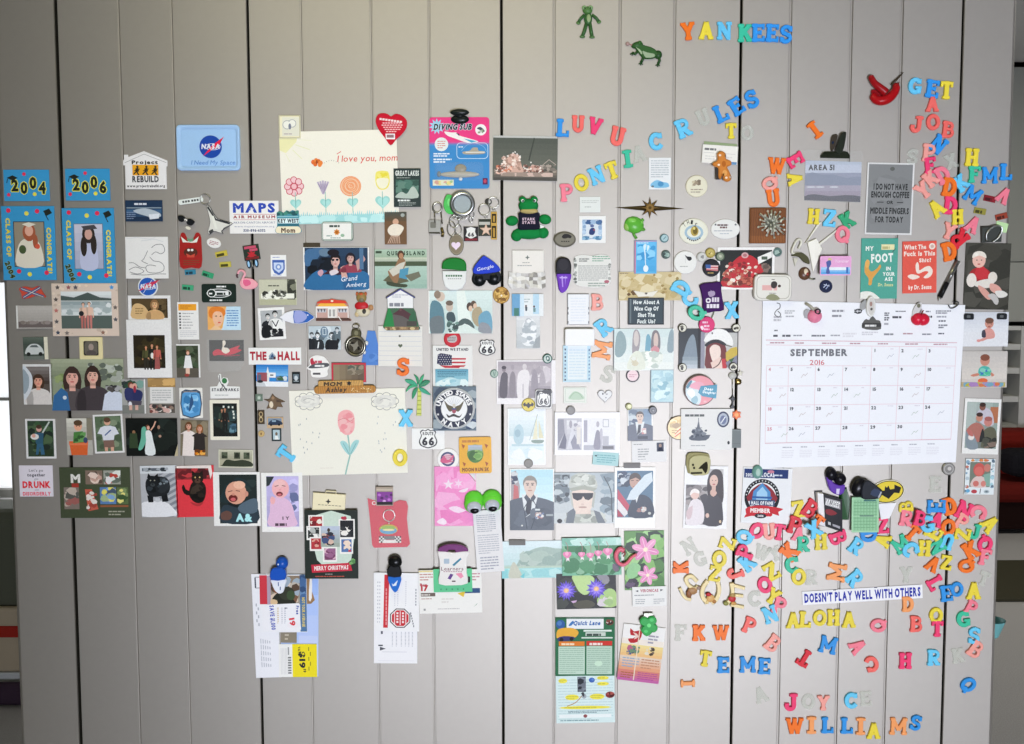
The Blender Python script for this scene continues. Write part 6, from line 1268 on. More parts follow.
c = Card('magnet_strip','short grey magnet strip on the top of the portrait with the diagonal glare','magnet',(623.6,462.8,640.2,467.8),'7d7b7c',0,'rubber',1.0)
c = photo('double black and white wedding print on one white sheet',(554.6,412,619.6,455),'ecebee',0,0); c.r(3,6,27,38,'b9b8c0').p([(3,7),(9,7),(10,20),(3,34)],'8c8c98').p([(4,36),(10,20),(12,28),(11,37)],'6c6c7c').g(12,8,22,22,'d8d8dc','c4c4ca',n=3).e(16,12,1.6,4,'a09ca6').nz(19,7,27,20,['c9c6ca','9a98a4','dcdade'],10,2,4,3).p([(12,37),(17,16),(20,20),(26,36)],'cfcfd6').p([(16,30),(20,22),(26,37),(18,37)],'8e8e9c').r(22,15,26,32,'d8d4d0')
c.r(29,6,61,38,'e0e0e4').r(29,8,32.6,30,'a4a2b0').r(29,33,60,38,'b0b0ba').sp([(39,36),(40,26),(42,18),(45,20),(46,30),(45,37)],'8c8a98',3).e(43,12,1.6,3,'aaa6b0').sp([(45,20),(47,16),(48,22),(47,36)],'b8b6c0').fr(48,7,54,15,.7,'a8a8b0').r(48,24,54,33,'b4b4bc').r(48,34,59,37,'6c6c70')
button('grey_disc_magnet','flat grey disc magnet on the double wedding print',570.6,410.2,4.5,'8b898a',th=1.4,mat='rubber').e(4.5,4.5,3.3,3.3,'9a989a',14)
c = Card('teal_ticket','pale teal ticket tucked at the lower corner of the double wedding print','ticket',(592.6,452,618.4,465),'b5d8dc',-4,'paper',.3,lift=.3,k=.7); c.gl(4,2,23,11,4,'7fb4bc',3).e(3,4,1.2,.8,'3f5a60')
c = Card('framed_sketch','small white card with a pale green hill sketch','card',(563.6,387,586.4,403),'e6eae4',0,'paper',.9); c.fr(1.6,1.4,21.2,14.6,.4,'c4cfc4').sp([(5,12),(8,6),(12,4),(18,7),(20,12)],'c2d6c4',3).l(smooth([(6,11),(10,6),(15,6),(19,11)],3,False),.5,'9ab89c')
c = Card('memo_pad','blank white memo pad above the white tissue box shape','note pad',(567.4,294,589,324.6),'eceef2',0,'paper',2.6); c.fr(0,0,21.6,30.6,.5,'9a9ca4').gl(3,3,18,28,9,'dde2ea',3)
for y in (13,18,27): c.r(0,y,.9,y+2.4,'3a3c48').r(20.7,y,21.6,y+2.4,'3a3c48')
c = Card('magnet_box','plain white rounded magnetic box above the blue edged list pad','box',(564.6,328.6,594,345.6),'eeeef0',0,'plastic',7,r=2,ch=.6)
c = Card('list_pad','white list pad with pale blue edges below the white box','note pad',(563,345.4,590.4,382),'c2dcea',0,'paper',1.6); c.r(4.6,0,24,34,'eaf2f6').gl(6,3,22,32,10,'d0e0ea',4)
for k in range(9): c.r(1.4,3+k*3.8,2.8,4.8+k*3.8,['3c4c6a','6a8ab0','2c3c58'][k % 3]).r(25.4,3.6+k*3.6,26.6,5.4+k*3.6,['5a7a9c','8ab0d0'][k % 2])
t = Thing('engraved_stone','flat grey pebble engraved with a black buffalo','stone',564.6,239.6,23,16.6,0,4)
t.part('stone','rubber',lambda m:m.plate([([ell(564.6,239.6,11.2,7.8,26)],'7a7668')],[([smooth([(561.6,236.8),(564,234.4),(568,234.4),(571.4,236.6),(570,238.6),(568,238),(565,238.8),(562.6,238.4)],3)],'1c1a18')]+[([rect(561+k*2.2,241,562.6+k*2.2,242.2)],'3a3832') for k in range(4)],.2,3.6,'6a665a',ch=1.6))
c = Card('small_white_card','small blank white card with faint print above the blue tile print','card',(579.6,197,600.2,212.4),'d8dcd8',0,'paper',.4); c.gl(2,3,19,6.4,2,'b4b8b4',3).gl(5,9,15,11,1,'a4a8a4',4)
c = Card('delft_print','white square print with a blue delft style picture','print',(579,216,605.6,243),'e4e4e2',0,'paper',.5); c.r(3,3.4,23,23.6,'d2dae2').fr(3.4,4,22.6,23,.6,'7a98b8').nz(3,4,23,9,['4a6c98','9ab4d0','3a5a88'],14,2,4,3).nz(3,20,23,24,['4a7ca0','8ab0cc'],12,2,4,4).nz(3,8,7,20,['8aa4c4','b4c8dc'],8,2,3,5).nz(19,8,23,20,['8aa4c4','b4c8dc'],8,2,3,6).sp([(11,13),(15,12),(16,16),(14,19),(10,18)],'2a3c70').e(13,10,2,1.6,'5a6c98').e(15,14,1,1,'8a4a5a')
c = Card('recipe_sticker','white sheet of tiny grey writing inside a scribbled border','card',(572,254,612,288.4),'dcdcd8',0,'paper',.4,shape=[smooth([(2,4),(10,1),(20,2),(28,.6),(36,2),(39,8),(38,18),(39,26),(36,31),(26,33.6),(14,33),(5,31),(1,25),(2,14)],3)])
c.gl(7,4,17,8,2,'4c504c',3,.5).gl(20,1.6,38,8,3,'6a9a80',4).gl(6,11,36,27,8,'9a9c9a',5).gl(16,28,37,33,2,'8a9a90',6).e(34.6,27.6,2.6,1.6,'b06a78').nz(1,4,5,30,['6c706c','a4a6a2'],12,1.4,3,7).nz(36,8,39,26,['6c706c','a4a6a2'],8,1.4,3,8)
t = chip_clip('tall purple clip with a black top below the engraved pebble',555.6,257.6,571,293,0,0)
t.part('grip','gloss',lambda m:m.plate([([smooth([(556,274),(555.8,263),(559,258.4),(564,257.8),(569,260),(571,266),(570.6,274)],3,False)],'1c1a20')],[([ell(563,265,5,5.6)],'2a282e')],1,6,ch=1.0))
t.part('tongue','gloss',lambda m:m.plate([([smooth([(557,273),(570.4,273),(569.6,282),(566.4,290),(562,293),(559,290),(557.6,282)],3)],'6a30b4')],[([[(561,276),(562.6,276),(563,287),(562,287)]],'b090e0'),([[(564.6,276),(566,276),(565,286)]],'9a78d4'),([rect(559.4,277,567,278.4)],'c0a8e8')],.6,4.6,ch=.8),'purple tongue')
t = Thing('compass_star','antique brass starburst with two long needle points','ornament',649,208,69,17,-.6,2.6,k=.7)
t.part('needle','metal',lambda m:m.hull([(614.6,208,.6),(649,205.4,.4),(684,208.4,.6),(649,211.4,.4)],[(614.8,208,.9),(649,208.2,2.2),(683.8,208.4,.9),(649,208.4,2.2)],'6a5a3a'))
t.part('star','metal',lambda m:m.plate([([star(649.6,208,10.6,4.2,8,-90)],'6f5630')],[([star(649.6,208,6,2.4,8,-67)],'8a6c3c'),([ell(649.6,208,1.6,1.6)],'5a4626')],.6,2.4,ch=.6))
FG = '5aa83a'
t = Thing('green_frog_figure','small bright green frog figure under the brass starburst','figure',634,227.6,22,23,0,5)
t.part('body','gloss',lambda m:m.ball(634,225,.2,10,8.4,4.4,FG,half=True,rot=-18).ball(627.4,226.6,.4,3.8,4.6,3,'8ab85a',half=True).ball(641,222.6,.8,2.4,2.2,2.2,'74b850',half=True).ball(632,221,2.6,5,3,2.2,'78c050',half=True,rot=-15))
for pts in ([(633,231,.8),(634,235,.8),(636.4,238.6,.6)],[(640,229,.8),(643,230,.6),(644.6,229,.5)],[(641,221,1),(643.4,219.6,.8)]): t.part('leg','gloss',lambda m,p=pts:m.tube(p,1.5,'5a9a3c'))
button('sea_green_pin','tiny round sea green pin right of the green frog, upper one',664,238.4,4.4,'5a7a80',th=2.2).e(4.6,4.2,3.4,3.3,'a5c0c4',14).l([(3.4,5.4),(6,2.8)],.8,'5a8088')
button('grey_green_pin','tiny round dark grey green pin, lower of the two left of the white badges',665.6,254.6,4.4,'54645f',th=2.2).nz(1,1,8,8,['8aa49c','3c4a48','a0b4ac'],8,2,3,3)
c = Card('ocean_tin','blue tin lid magnet with a white spoon shape and pink left edge','magnet',(634,240.6,656.4,273.6),'5aaede',0,'gloss',1.4,ch=.3); c.r(0,0,1.6,33,'c07a94').r(1.6,0,22.4,1.4,'a89ac0').g(2.4,2,21.6,31,'62b6e4','4aa0d4').nz(2.4,4,21,20,['7ac4ea','3f94cc','8ccdee'],14,3,7,4).gl(3,1.6,20,3.4,1,'dfeef4',3).sp([(9,5),(12,4),(11,10),(11.6,16),(11,22),(10,12)],'d8ecf4').sp([(13,5),(15,6),(13,11)],'d8ecf4').e(11.6,28,2.6,3.4,'e8f2f6',14).l([(11,20),(11.6,26)],.8,'e0eef4')
c = Card('tan_map','crinkled tan old map card under the blue tin magnet','card',(618.6,272,681,300.4),'c8b890',0,'paper',.4,lift=.8); c.nz(0,0,62,28,['d2c4a0','bca878','c4b285','d8ccaa'],50,4,10,4).nz(2,2,60,26,['9a8454','b09866'],16,1,3,5).gl(1,.6,14,2,1,'5c4a38',3).nz(8,18,20,24,['6a5238'],4,1.4,3,6)
t = Thing('heart_magnet','small plain white heart magnet below the see-through S in the middle','magnet',604.8,395,17,13,0,2)
t.part('heart','plastic',lambda m:m.plate([([heart(604.8,395.4,7.4)],'dedee0')],[([ell(602.6,393.6,.9,.9,8)],'4a4a50'),([rect(605.6,393.4,607.4,394.4)],'8a8a90'),([rect(605,397,606.4,398)],'8a8a90')],.2,2,'8c8c90',ch=.5))
t = Thing('hanging_board','small chalkboard sign with white lettering hung from a cream wing','sign',645.6,308,35,35,0,2,base=1.0)
P = []
for k, s_ in enumerate(('How About A','Nice Cup Of','Shut The','Fuck Up?')): P += [(l,'e0e6e6') for l in text(s_,646,302+k*6.4,3.8,(26,24,17,18)[k],True,.1)]
t.part('board','paper',lambda m:m.plate([([rect(628.4,298.4,663,324)],'46525a')],[([rect(629.4,299,631,323)],'6a767c')]+P,.2,1.4))
t.part('frame','plastic',lambda m:m.plate([([rect(627.8,297.8,663.6,324.6),rect(629,299,662.4,323.4)],'22282c')],(),.2,2))
t.part('hanger','plastic',lambda m:m.plate([([[(633,290.6),(645,292.6),(657.6,290.6),(652,297),(647,296.4),(638,297)]],'e0dcd0')],[([ell(645.6,293.4,1.4,1.2,8)],'5a5248')],.6,1.6,ch=.2),'cream wing hanger')
c = photo('washed out snapshot of a group of women in pale dresses',(613,328.6,673.4,370.4),'d2dcda',(1,0,0,0),bc='6a6e70'); c.g(1,0,60,42,'c9d8d8','dfe4e0').sp([(2,26),(3,8),(7,2),(12,8),(13,20),(8,28)],'8aa0a4',3).sp([(19,24),(20,4),(24,1),(27,8),(26,20),(23,25)],'9a9498',3).e(23,10,2.6,8,'c9c0bc').sp([(32,26),(33,8),(36,6),(38,14),(36,26)],'6fa0b4',3).sp([(38,22),(39,4),(44,2),(47,10),(46,22)],'7a7478',3).e(42.6,12,2.4,8,'cdb9b0').sp([(38,20),(42,17),(46,20),(45,24),(38,24)],'c98a90').sp([(54,22),(56,4),(60,2),(60.4,22)],'8a9ca4').nz(16,22,50,40,['dfe4dc','c2ccc0','eef0ea','b8c4bc'],24,4,8,6).sp([(14,40),(20,24),(28,24),(32,40)],'d8dcce',3).nz(18,28,26,38,['c9c2a8','dde0d8'],6,3,5,7)  # colours lightened by the glare lying across the print
c = button('pink_centre_badge','round badge with a dark rim and pink centre below the washed out group',632.6,375.4,6.8,'2c2428'); c.e(6.8,6.8,5.5,5.5,'dfc4c8',18).gl(3,5,10.6,9,2,'c08a98',3)
c = photo('pale blue print beneath the washed out group',(650,369.4,673.4,402.6),'b4d2da',(1,.6,.4,.8),bc='7c8a90'); c.nz(1,1,23,32,['a8cad4','c4dee2','9ac0cc','b9d4d8'],26,3,8,5).nz(4,10,20,32,['8ab4c2','d0e4e6'],10,3,6,6)
c = photo('small tilted portrait of an officer in grey uniform',(627.4,408,652.6,440.6),'8c9aa8',(1,.6,1.4,.8),1); c.nz(1,1,12,26,['6c7a8c','a4b0ba','c4ccd2','56647a'],16,3,6,4).g(16,1,24,20,'7a90a8','94a8ba'); officer(c,12.4,8.6,4.6,'5c5450','d8c0b2','626876'); c.r(14,20,18.6,26,'d2b8b8').nz(14,19,18.6,27,['c88a88','e0dcd8'],6,1.4,3,3).r(10,28,20,31,'3a404c')
button('gold_green_pin','tiny gold and green pin at the left top of the small grey uniform portrait',628.6,406.4,3.4,'8a8a4c',th=2.4).e(4,3.2,2.2,2,'d8d8a0',10)
button('charcoal_pin','tiny charcoal pin at the right top of the small grey uniform portrait',652.4,410,4.2,'36383a',th=2.4).o(4.2,4.2,2.8,2.8,.8,'5c5e60').e(4.6,4.4,1,1,'7a7c7e',8)
c = Card('business_card','white business card with a tiny portrait stamp below the grey uniform portrait','card',(631.6,440.6,666.2,462),'e6e6e8',1.5,'paper',.4); c.gl(2,2.4,16,4,1,'8a8c90',3).gl(6,7,17,17,4,'a4a6aa',4).gl(6,17.6,16,19,1,'a4a6aa',5).r(25,2,32,11,'5c6070').e(28.6,5,1.4,1.8,'b09a90').p([(26,11),(27,7),(30.4,7),(31.6,11)],'33384a')
c = button('tan_badge','large round cream and orange badge left of the white warship card',678.8,427.6,12.2,'6a5a48',th=1.6); c.e(12.4,12.2,11.4,11.4,'e0c890',26).nz(3,3,16,12,['ead8a8','d8b878','b8a070'],12,3,6,4)
for k in range(4): c.l(smooth([(8,21-k*1.2),(14,17-k*2),(22,12-k*1.4)],3,False),1.2,'d06a48' if k % 2 == 0 else 'ecd4b0')
c.sp([(5,10),(10,7),(13,10),(9,13)],'a88c64').gl(5,14,12,18,2,'b08a58',3)

# ---------------------------------------------------------------- right part of the wall
c = Card('notice_card','white notice card with a blue drawing at the bottom, left of the clipped cards','card',(648.6,158,670.6,189.4),'dcdede',0,'paper',.4); c.gl(2,2,20,20,8,'a8b0b4',3).sp([(2,26),(8,22),(14,24),(19,25),(20,29),(10,30),(3,29)],'7ab4d4',3).e(12,26,3,2.6,'4a8cb8').e(4,28.4,1.4,1,'5a6a74')
c = Card('clipped_card','green edged card behind the white one held by the gingerbread clip','card',(703,143,736,162),'8a9a74',-5,'paper',.4)
c = Card('clipped_card','white handwritten card held by the gingerbread clip','card',(701.6,146,737,164),'dedcd4',-4,'paper',.4,lift=1.2); c.gl(2,2.4,20,5.4,1,'6a6c6c',3,.7).r(1.4,7.6,33,8,'b4b4b0').gl(3,10,30,15,2,'c9c8c2',4).r(16,15.4,35,18,'5a88b0')
t = Thing('gingerbread_clip','glossy brown gingerbread man clip with white dots','clip',720.6,167,20,31,0,5,base=4.2,k=.7)
t.part('back_lever','plastic',lambda m:m.box(715,168,720,180,.2,2.4,'2c241c'))
t.part('figure','gloss',lambda m:m.plate([([smooth([(715.6,155),(719.6,152.4),(724,155),(724.4,160),(729,162),(729.6,166),(725.6,168),(728,173),(730,179),(727,182.4),(722.4,181),(721,175.6),(719,180),(717,177),(716.6,169),(712,167),(711.6,163.6),(716,161.4)],3)],'c47a34')],[([ell(x,y,1.3,1.1,8)],'f0e0c8') for x,y in ((718,156.6),(725,157.4),(717,166),(728,170),(724.6,178.6),(729,178))]+[([ell(722,165,2,3)],'a85e22'),([ell(723,174,2.4,3)],'d89a54')],1,4.6,ch=1.2))
c = button('cream_badge','round cream badge with faint brown drawing under the clipped cards',696.4,186.4,11,'d2ccb4',th=1.6); c.e(11,11,10,10,'d8d4be',24).nz(6,3,15,12,['9a8c78','c2b89c','7c7060'],10,1.4,3.4,3).gl(5,13,17,18,2,'9c9080',3)
c = button('cream_badge','cream oval badge with yellow centre and blue ring, left of the white oval',693.4,231.6,14.6,'d8d6c4',13,th=1.6); c.e(14.6,13,13.4,11.8,'dcdccc',26).o(14.8,14,9.4,7.4,2.4,'9ab4c4').e(15.4,12.6,4,5,'b09a4c',16).e(16,12.4,2.4,3.6,'6c5c28').e(15,10,1.2,1.4,'d8c878',8)
for k, ch in enumerate('THIS'): c.t(ch,5+k*3.8,6.4-sin(k*1.05)*3,4,'2e2e2c',2.2,False,rot=36-k*22)
for k in range(7): c.r(8+k*2,19.6+sin(k*.52)*2.4-.6,9.4+k*2,21+sin(k*.52)*2.4-.6,'3a3c44')
c = button('white_oval_badge','white oval badge with dark lettering right of the cream oval',725.2,229.2,14.6,'dcdcd8',10,th=1.2); c.gl(6.4,4.6,23,6.6,1,'5a4444',3,.8).gl(9,6.8,20,9,1,'6a4c4c',4,.8).add([star(4.6,5.6,1.4,.6,5)],'2c3038').add([star(24.6,5.6,1.4,.6,5)],'2c3038').gl(3,10.8,26,12.6,1,'9aa0a8',5).gl(9,13.6,20,15.4,1,'a8b0b8',6)
# nail art block
t = Thing('nail_art_block','dark wooden block studded with a burst of silver nails','wall art',767,226,36,35,0,9,k=.85)
t.part('block','wood',lambda m:m.plate([([rrect(749,208.4,785,243.4,.8)],'6e3f16')],[([rect(750,236,784,243)],'7e4a1c')],.2,4,ch=.5))
rd = random.Random(21)
for k in range(34):
    a = k * 2.4; r = 11.5 * ((k+.5)/34) ** .6; x, y = 770.6 + r * cos(a), 224 + r * sin(a) * .95
    t.part('nail','metal',lambda m,x=x,y=y,a=a,r=r:m.tube([(x-.8*r*cos(a),y-.8*r*sin(a),3.8),(x+.3*r*cos(a),y+.3*r*sin(a),8-.25*r)],.75,'b5b7ac',6).ball(x+.3*r*cos(a),y+.3*r*sin(a),8-.25*r,1.25,1.25,.8,'dcddd4',8,6))
for dx, dy in ((-12.4,-10),(12,10.6),(-1,-13.6),(13.4,-5)): t.part('nail','metal',lambda m,dx=dx,dy=dy:m.tube([(770.6+dx*.4,224+dy*.4,5),(770.6+dx,224+dy,6.4)],.9,'c2c2b4',6))
# round badges in front of the red mound photo
c = photo('white bordered dark photo with a big red speckled mound',(717,247.4,774,289.4),'1d201c',(2.6,2.8,2.4,2.8),bc='e8e6e4'); c.sp([(6,39),(8,26),(13,18),(18,12),(24,8),(29,7.4),(35,9),(41,14),(47,22),(50,28),(44,39)],'b5262e',3).nz(8,14,44,38,['d8c9bc','c43238','7c1c20','e0d8cc','a83a34'],70,1.2,3.4,4).nz(4,22,34,39,['b05a48','d9b8a0','6a2c24','a84038'],40,1.4,3.6,5).nz(20,30,40,39,['8c3a2c','6c2a20','b8604c'],20,2,4,6).e(27.4,8,3.6,3,'c9a0a0',12).e(27.4,8,2,1.6,'a86a6c').p([(40,10),(54,4),(54.4,10),(41,17)],'e2e2de').gl(44,8,53,12,1,'4a5a4a',3,.8).nz(44,16,54,34,['5a4c44','3c3a34','7c6a60'],16,3,6,7)
c = button('white_badge','round white badge with a small black figure left of the flag badge',685,262.4,11.4,'dededa',th=2); c.sp([(10.6,4),(13,5.6),(17,6),(17.6,8.6),(15,10),(13,8)],'1e201e',2).l([(11.4,6),(11.4,12)],.4,'c2c2be').gl(6,14.6,18,16.4,1,'9a9a98',3)
c = button('flag_badge','round dark badge with a striped flag, lowest of the four pins by the red mound',711,268,8.8,'1c1c20',th=2.4); c.p([(3,6),(15.6,6.4),(15,12),(4,11)],'d8b4b4')
for k in range(2): c.p([(3.4,7.6+k*2.4),(15.4,8+k*2.4),(15.4,9.2+k*2.4),(3.6,8.8+k*2.4)],'b5545c')
c.p([(2.8,5.4),(8,5.6),(8,9.4),(3,9)],'3a5c98').gl(5,12.6,14,15,1,'b59a5c',4)
button('small_pin','little pale pin at the left of the flag badge',701.4,257.2,5,'b5b5b0',th=2.2).e(5,5,3.8,3.8,'c6c6c2',14).nz(3,3,7,7,['8a8a88'],4,1,2,2)
button('small_pin','little gold pin above the flag badge',710,253,5,'9a8a44',th=2.2).e(5,5,3.6,3.6,'b8a860',14).nz(3,3,7,7,['6c5c28','d8c888'],5,1,2,3)
button('small_pin','little dull green pin at the right of the flag badge',719.6,256.6,4.6,'4a5a4a',th=2.2).e(4.6,4.6,3.4,3.4,'86907c',14).nz(3,3,6,6,['b4b8a4','3c4438'],5,1,2,4)
button('sea_green_pin','tiny round sea green pin at the top right of the red mound photo',777,252.2,4.5,'5c7470',th=2.2).nz(1.4,1.4,7.6,7.6,['9ab0a8','40544c'],7,1.4,3,3)
c = Card('white_tin','white rounded mint tin with pale red lettering above the calendar','tin',(752.4,274.4,790,301),'d8d6ce',-1,'gloss',5,r=6,ch=.8,edge='c2bfb8'); c.add([rrect(2.4,2,35.4,24.4,5),rrect(3,2.6,34.8,23.8,4.6)],'a8a498').gl(8,9,31,15.4,1,'d8a8a4',3,.8).sp([(17,8),(21,7),(23,10),(21,14),(17,13)],'3a3634',2).e(25,11.6,1.6,1.4,'4a3a34').gl(15,18,24,19.6,1,'7a7874',5).sp([(12,24),(15,20.4),(19,19.6),(23,21),(26,24.6),(19,26)],'8a8c6c',3).gl(17,4.4,21,6,1,'5a5a54',6)
t = Thing('purple_pouch','small dark purple pouch with white lettering','pouch',711,297,25,31,0,3.2)
pp = [(698.8,286),(703,283.4),(712,282.6),(719.4,282),(720.4,290),(722,300),(723.4,310),(714,311.4),(703.4,312.4),(702,300),(700,290)]
t.part('pouch','fabric',lambda m:m.plate([([smooth(pp,2)],'42225a')],[([star(710,293,3,1.2,5)],'c2b8cc')]+[([smooth([(707,292),(713,291),(714,295),(709,297)],2)],'a898b4'),([rrect(705,298,710,303,2)],'e0dce4'),([rrect(706.2,299.4,708.6,301.6,1)],'42225a')]+[([rect(711+k*2.6,297.4,713+k*2.6,302)],'d9d2de') for k in range(3)]+[([rect(706+k*3.2,304,708.6+k*3.2,308)],'e2dde6') for k in range(4)],.2,3,ch=.9))
t.part('cord','fabric',lambda m:m.tube(smooth([(714,311,.8),(712,317,.6),(708,323,.6),(705,326,.8)],3,False),.4,'7a8a6c',6))
# photo of a girl in a white cap with four pins
c = photo('snapshot of a red haired woman in a white peaked cap, dark panel at left',(678.4,328.6,737,368.4),'b9b9b6'); c.r(0,0,22,39.8,'2a3034').sp([(4,39),(6,22),(10,10),(15,6),(18,20),(18,39)],'7c8a96',3).g(4,28,19,39.8,'8a98a2','b4bcc4',n=3).r(19,0,22,39.8,'14161a').r(22,0,59,4,'16181c').r(22,3,26,40,'8a8a98').sp([(28,40),(27,26),(29,16),(44,14),(48,24),(48,40)],'6a2420',3).sp([(47,24),(58,18),(58,32),(50,36)],'c2a83c',2).p([(47,34),(59,26),(59,40),(50,40)],'7c7c8c').p([(50,31),(56,29),(53,34)],'2f5a30')
c.sp([(31,20),(35,16),(41,18),(42,26),(39,32),(35,34),(32,27)],'e6d2c8',3).p([(32,34),(42,28),(46,40),(34,40)],'e0c4b8').p([(43,30),(47,30),(48,40),(44,40)],'b8242c').l(smooth([(34,40),(40,36),(43,30)],3,False),1,'4a2a20').sp([(25,12),(30,4),(38,0),(47,2),(53,9),(54,17),(47,15),(38,11),(30,13)],'e6e6e4',3).sp([(26,16),(32,11.6),(40,11),(47,15),(46,17),(38,14),(31,15.6),(28,18)],'1a1a1e',3).l([(45,16),(53,18)],.8,'3c3a2c').e(33.4,4.6,.8,1.2,'5c5a58',8)
for x, y, wh in ((682,328,'top left'),(735.4,328,'top right'),(682,367.4,'bottom left'),(732.6,366.6,'bottom right')):
    b = button('corner_pin','small soccer patterned pin at the %s corner of the white cap snapshot' % wh,x,y,4.3,'4a463a',th=2.2); b.e(4.3,4.3,3.6,3.6,'d6d4c6',14).nz(1.6,1.6,7,7,['5a5446','2e2c26'],4,1.6,2.6,int(x))
c = button('pink_badge','bright pink round badge with white script below the purple pouch',706.2,324.6,8,'d02c6c',th=2.2); c.gl(3.4,4,12,6.6,1,'f2c4d8',3,.7).gl(5,7.4,13.4,10.4,1,'f2c4d8',4,.7).gl(5,11,12,13.4,1,'f0b8d0',5,.7).sp([(1.4,10),(3.6,9),(5,12),(3,13.4)],'f2dce6',2)
t = Thing('round_pink_tin','round tin with pink and white pattern and a blue tag shape','tin',700,389.6,33,32,0,6)
t.part('tin','gloss',lambda m:m.plate([([ell(699,389.8,15.6,15.4,32)],'dd8d96')],[([smooth([(684,388),(689,380),(696,382),(697,388),(700,396),(698,404),(690,404),(685,397)],3)],'c9d6da'),([smooth([(688,386),(694,381.4),(701,382),(703,386),(697,389)],3)],'dd9aac'),([smooth([(686,392),(690,388),(694,392),(692,398)],3)],'e6eaec'),([smooth([(690,399),(695,395),(697,400),(693,404)],3)],'8fb4c0'),([ell(704,401,1.6,1)],'e0b0b4'),([smooth([(685,386),(689,380),(691,381),(687,388)],2)],'4a7a90')],.2,6,'8c7474',ch=1))
t.part('tag','gloss',lambda m:m.plate([([[(697,392),(699.6,385.4),(716,384),(715,398),(701,395.6)]],'3a8aa8')],[(l,'e0ecf0') for l in text('Dear',707.4,388.4,2.6,9,True,.1,-4)]+[(l,'e0ecf0') for l in text('Daughter',708,391.8,2.4,13,True,.1,-6)],5.8,6.3,ch=.1),'blue tag with white lettering')
# key chain with plane
t = Thing('charm_keychain','keychain of small charms with a little black plane on a thin chain','keychain',736,389,14,38,0,3,k=.7)
t.part('charm','gloss',lambda m:m.ball(732,375.4,1,4.2,3.8,2,'b9b9b4'))
t.part('charm','metal',lambda m:m.ball(738,381.6,1,3.4,3.2,1.8,'a08a58'))
t.part('charm','plastic',lambda m:m.plate([([star(739.6,373,3.4,1.6,5)],'c9c6b8')],(),.6,2,ch=.2))
t.part('chain','metal',lambda m:m.tube([(732,378,1),(732.2,386,1),(732.4,396,1)],.5,'a8a69c',6))
t.part('plane','gloss',lambda m:m.plate([([smooth([(732.4,394),(733.6,397),(736,399.4),(733.8,400),(733.4,405),(735,407.4),(732,408.6),(729.6,407),(731.4,404),(731.2,400),(728.6,399),(731.4,396.6)],2)],'1f201e')],(),.6,2.2,ch=.5))
c = photo('white postcard of a grey warship with an oval crest',(680.4,408.4,731.4,449.6),'e2e2e2',0,0,mat='paper'); c.gl(4,4.6,34,7.4,1,'6a6e70',3,.8).e(42,10.6,6.2,8,'4a5068',20).e(42,10.6,4.8,6.4,'b4bccb',18).e(42,11,3.2,4.4,'7680a0').l([(40,14),(44,8)],1,'e0e4ea').sp([(8,29),(12,26.6),(28,26),(29,27),(25,31.6),(11,31.6)],'6c727e',2).p([(12,27),(14,21),(16,18),(17,13),(18,13),(19,19),(22,22),(24,27)],'747a86').l([(17.5,16),(17.5,9)],.7,'7a808c').l([(14,19),(21,19)],.6,'747a86').nz(10,20,26,29,['8a909a','5a606c'],14,1.4,3,4).gl(10,35.6,28,38,1,'b0b2b6',5).e(47.6,34,1.2,1.8,'3c4044')
c = Card('grey_block_magnet','plain grey rectangular block magnet at the right edge of the warship postcard','magnet',(731,429,740.4,447.6),'737a7c',0,'rubber',2.4,ch=.3); c.r(0,0,9.4,1,'8a9294').r(1,14,8.6,14.5,'666c6e')
t = Thing('orange_flower_charm','small orange flower charm right of the warship postcard','magnet',736,414.6,9,11,0,2.6)
t.part('flower','gloss',lambda m:m.plate([([star(736,414.6,5.2,3.6,6)],'e06a22')],[([ell(736,414.6,2,2,10)],'f0a050'),([ell(734,416.6,.8,1,8)],'c04a18')],.3,2.4,ch=.5))
c = photo('white bordered snapshot of a long haired woman holding a baby in white',(683.6,465.4,727,528.6),'a09c9c',(1.8,19,4.6,3.6),-1,bc='e4e4e6'); c.r(24,3,38.8,19,'b4b2b2').r(2,19,14,30,'5c5858').nz(2,19,24,40,['7a7474','524e4e','98908e'],14,3,8,4).sp([(24,30),(23,14),(27,5),(32,3),(37,6),(39,16),(39,36),(30,36)],'2e2422',3).sp([(20,59),(18,42),(22,32),(29,28),(36,32),(38.6,40),(38.6,59)],'353337',3).e(29.4,15,4.2,6.2,'d2b0a2',18).e(28,14.4,.6,.5,'4a3a38',8).e(31.4,14.4,.6,.5,'4a3a38',8).e(29.6,18.4,1.6,.8,'b06a68',8).r(27.6,20,31.6,26,'c8a496').sp([(26,28),(29.6,31),(33,27),(30,24),(27,24)],'c8a496',2)
c.sp([(16,31),(22,28),(24,32),(20,38)],'3a383c',3).sp([(3,59),(4,46),(7,36),(13,33),(19,38),(21,50),(18,59)],'d9d2d6',3).e(11,29,4.4,4.8,'d8b8ae',16).sp([(6,30),(7,25),(11,23),(15,25),(15,28),(10,27)],'e2dcda',3).sp([(3,46),(9,40),(8,52),(4,54)],'c9b4b8',2).e(24,50,1.8,2.4,'d2b0a2').e(37,56,1.2,1.6,'c8b090')
t = Thing('canvas_clip','tan fabric covered clip printed with black animals on the woman and baby snapshot','clip',698,463,25,24,2,4)
t.part('back','fabric',lambda m:m.plate([([smooth([(686,455),(692,451.6),(706,453),(709.4,457),(707,472),(698,474.4),(687,472)],2)],'9a946e')],(),.2,2.0,ch=.5))
t.part('front','fabric',lambda m:m.plate([([smooth([(688.6,458),(697,454.4),(708,456),(709.6,463),(707,473.6),(698,474.6),(689,473)],2)],'bdb890')],[([smooth([(697,468),(702,463),(706,461),(706.6,468),(704,473),(701,468)],2)],'2c2a22'),([rect(691,462.6,693,464.8)],'34322a'),([rect(692,465.6,694,468)],'34322a'),([rect(689.6,471,701,473)],'3c3a30')],2.0,4,ch=.6))
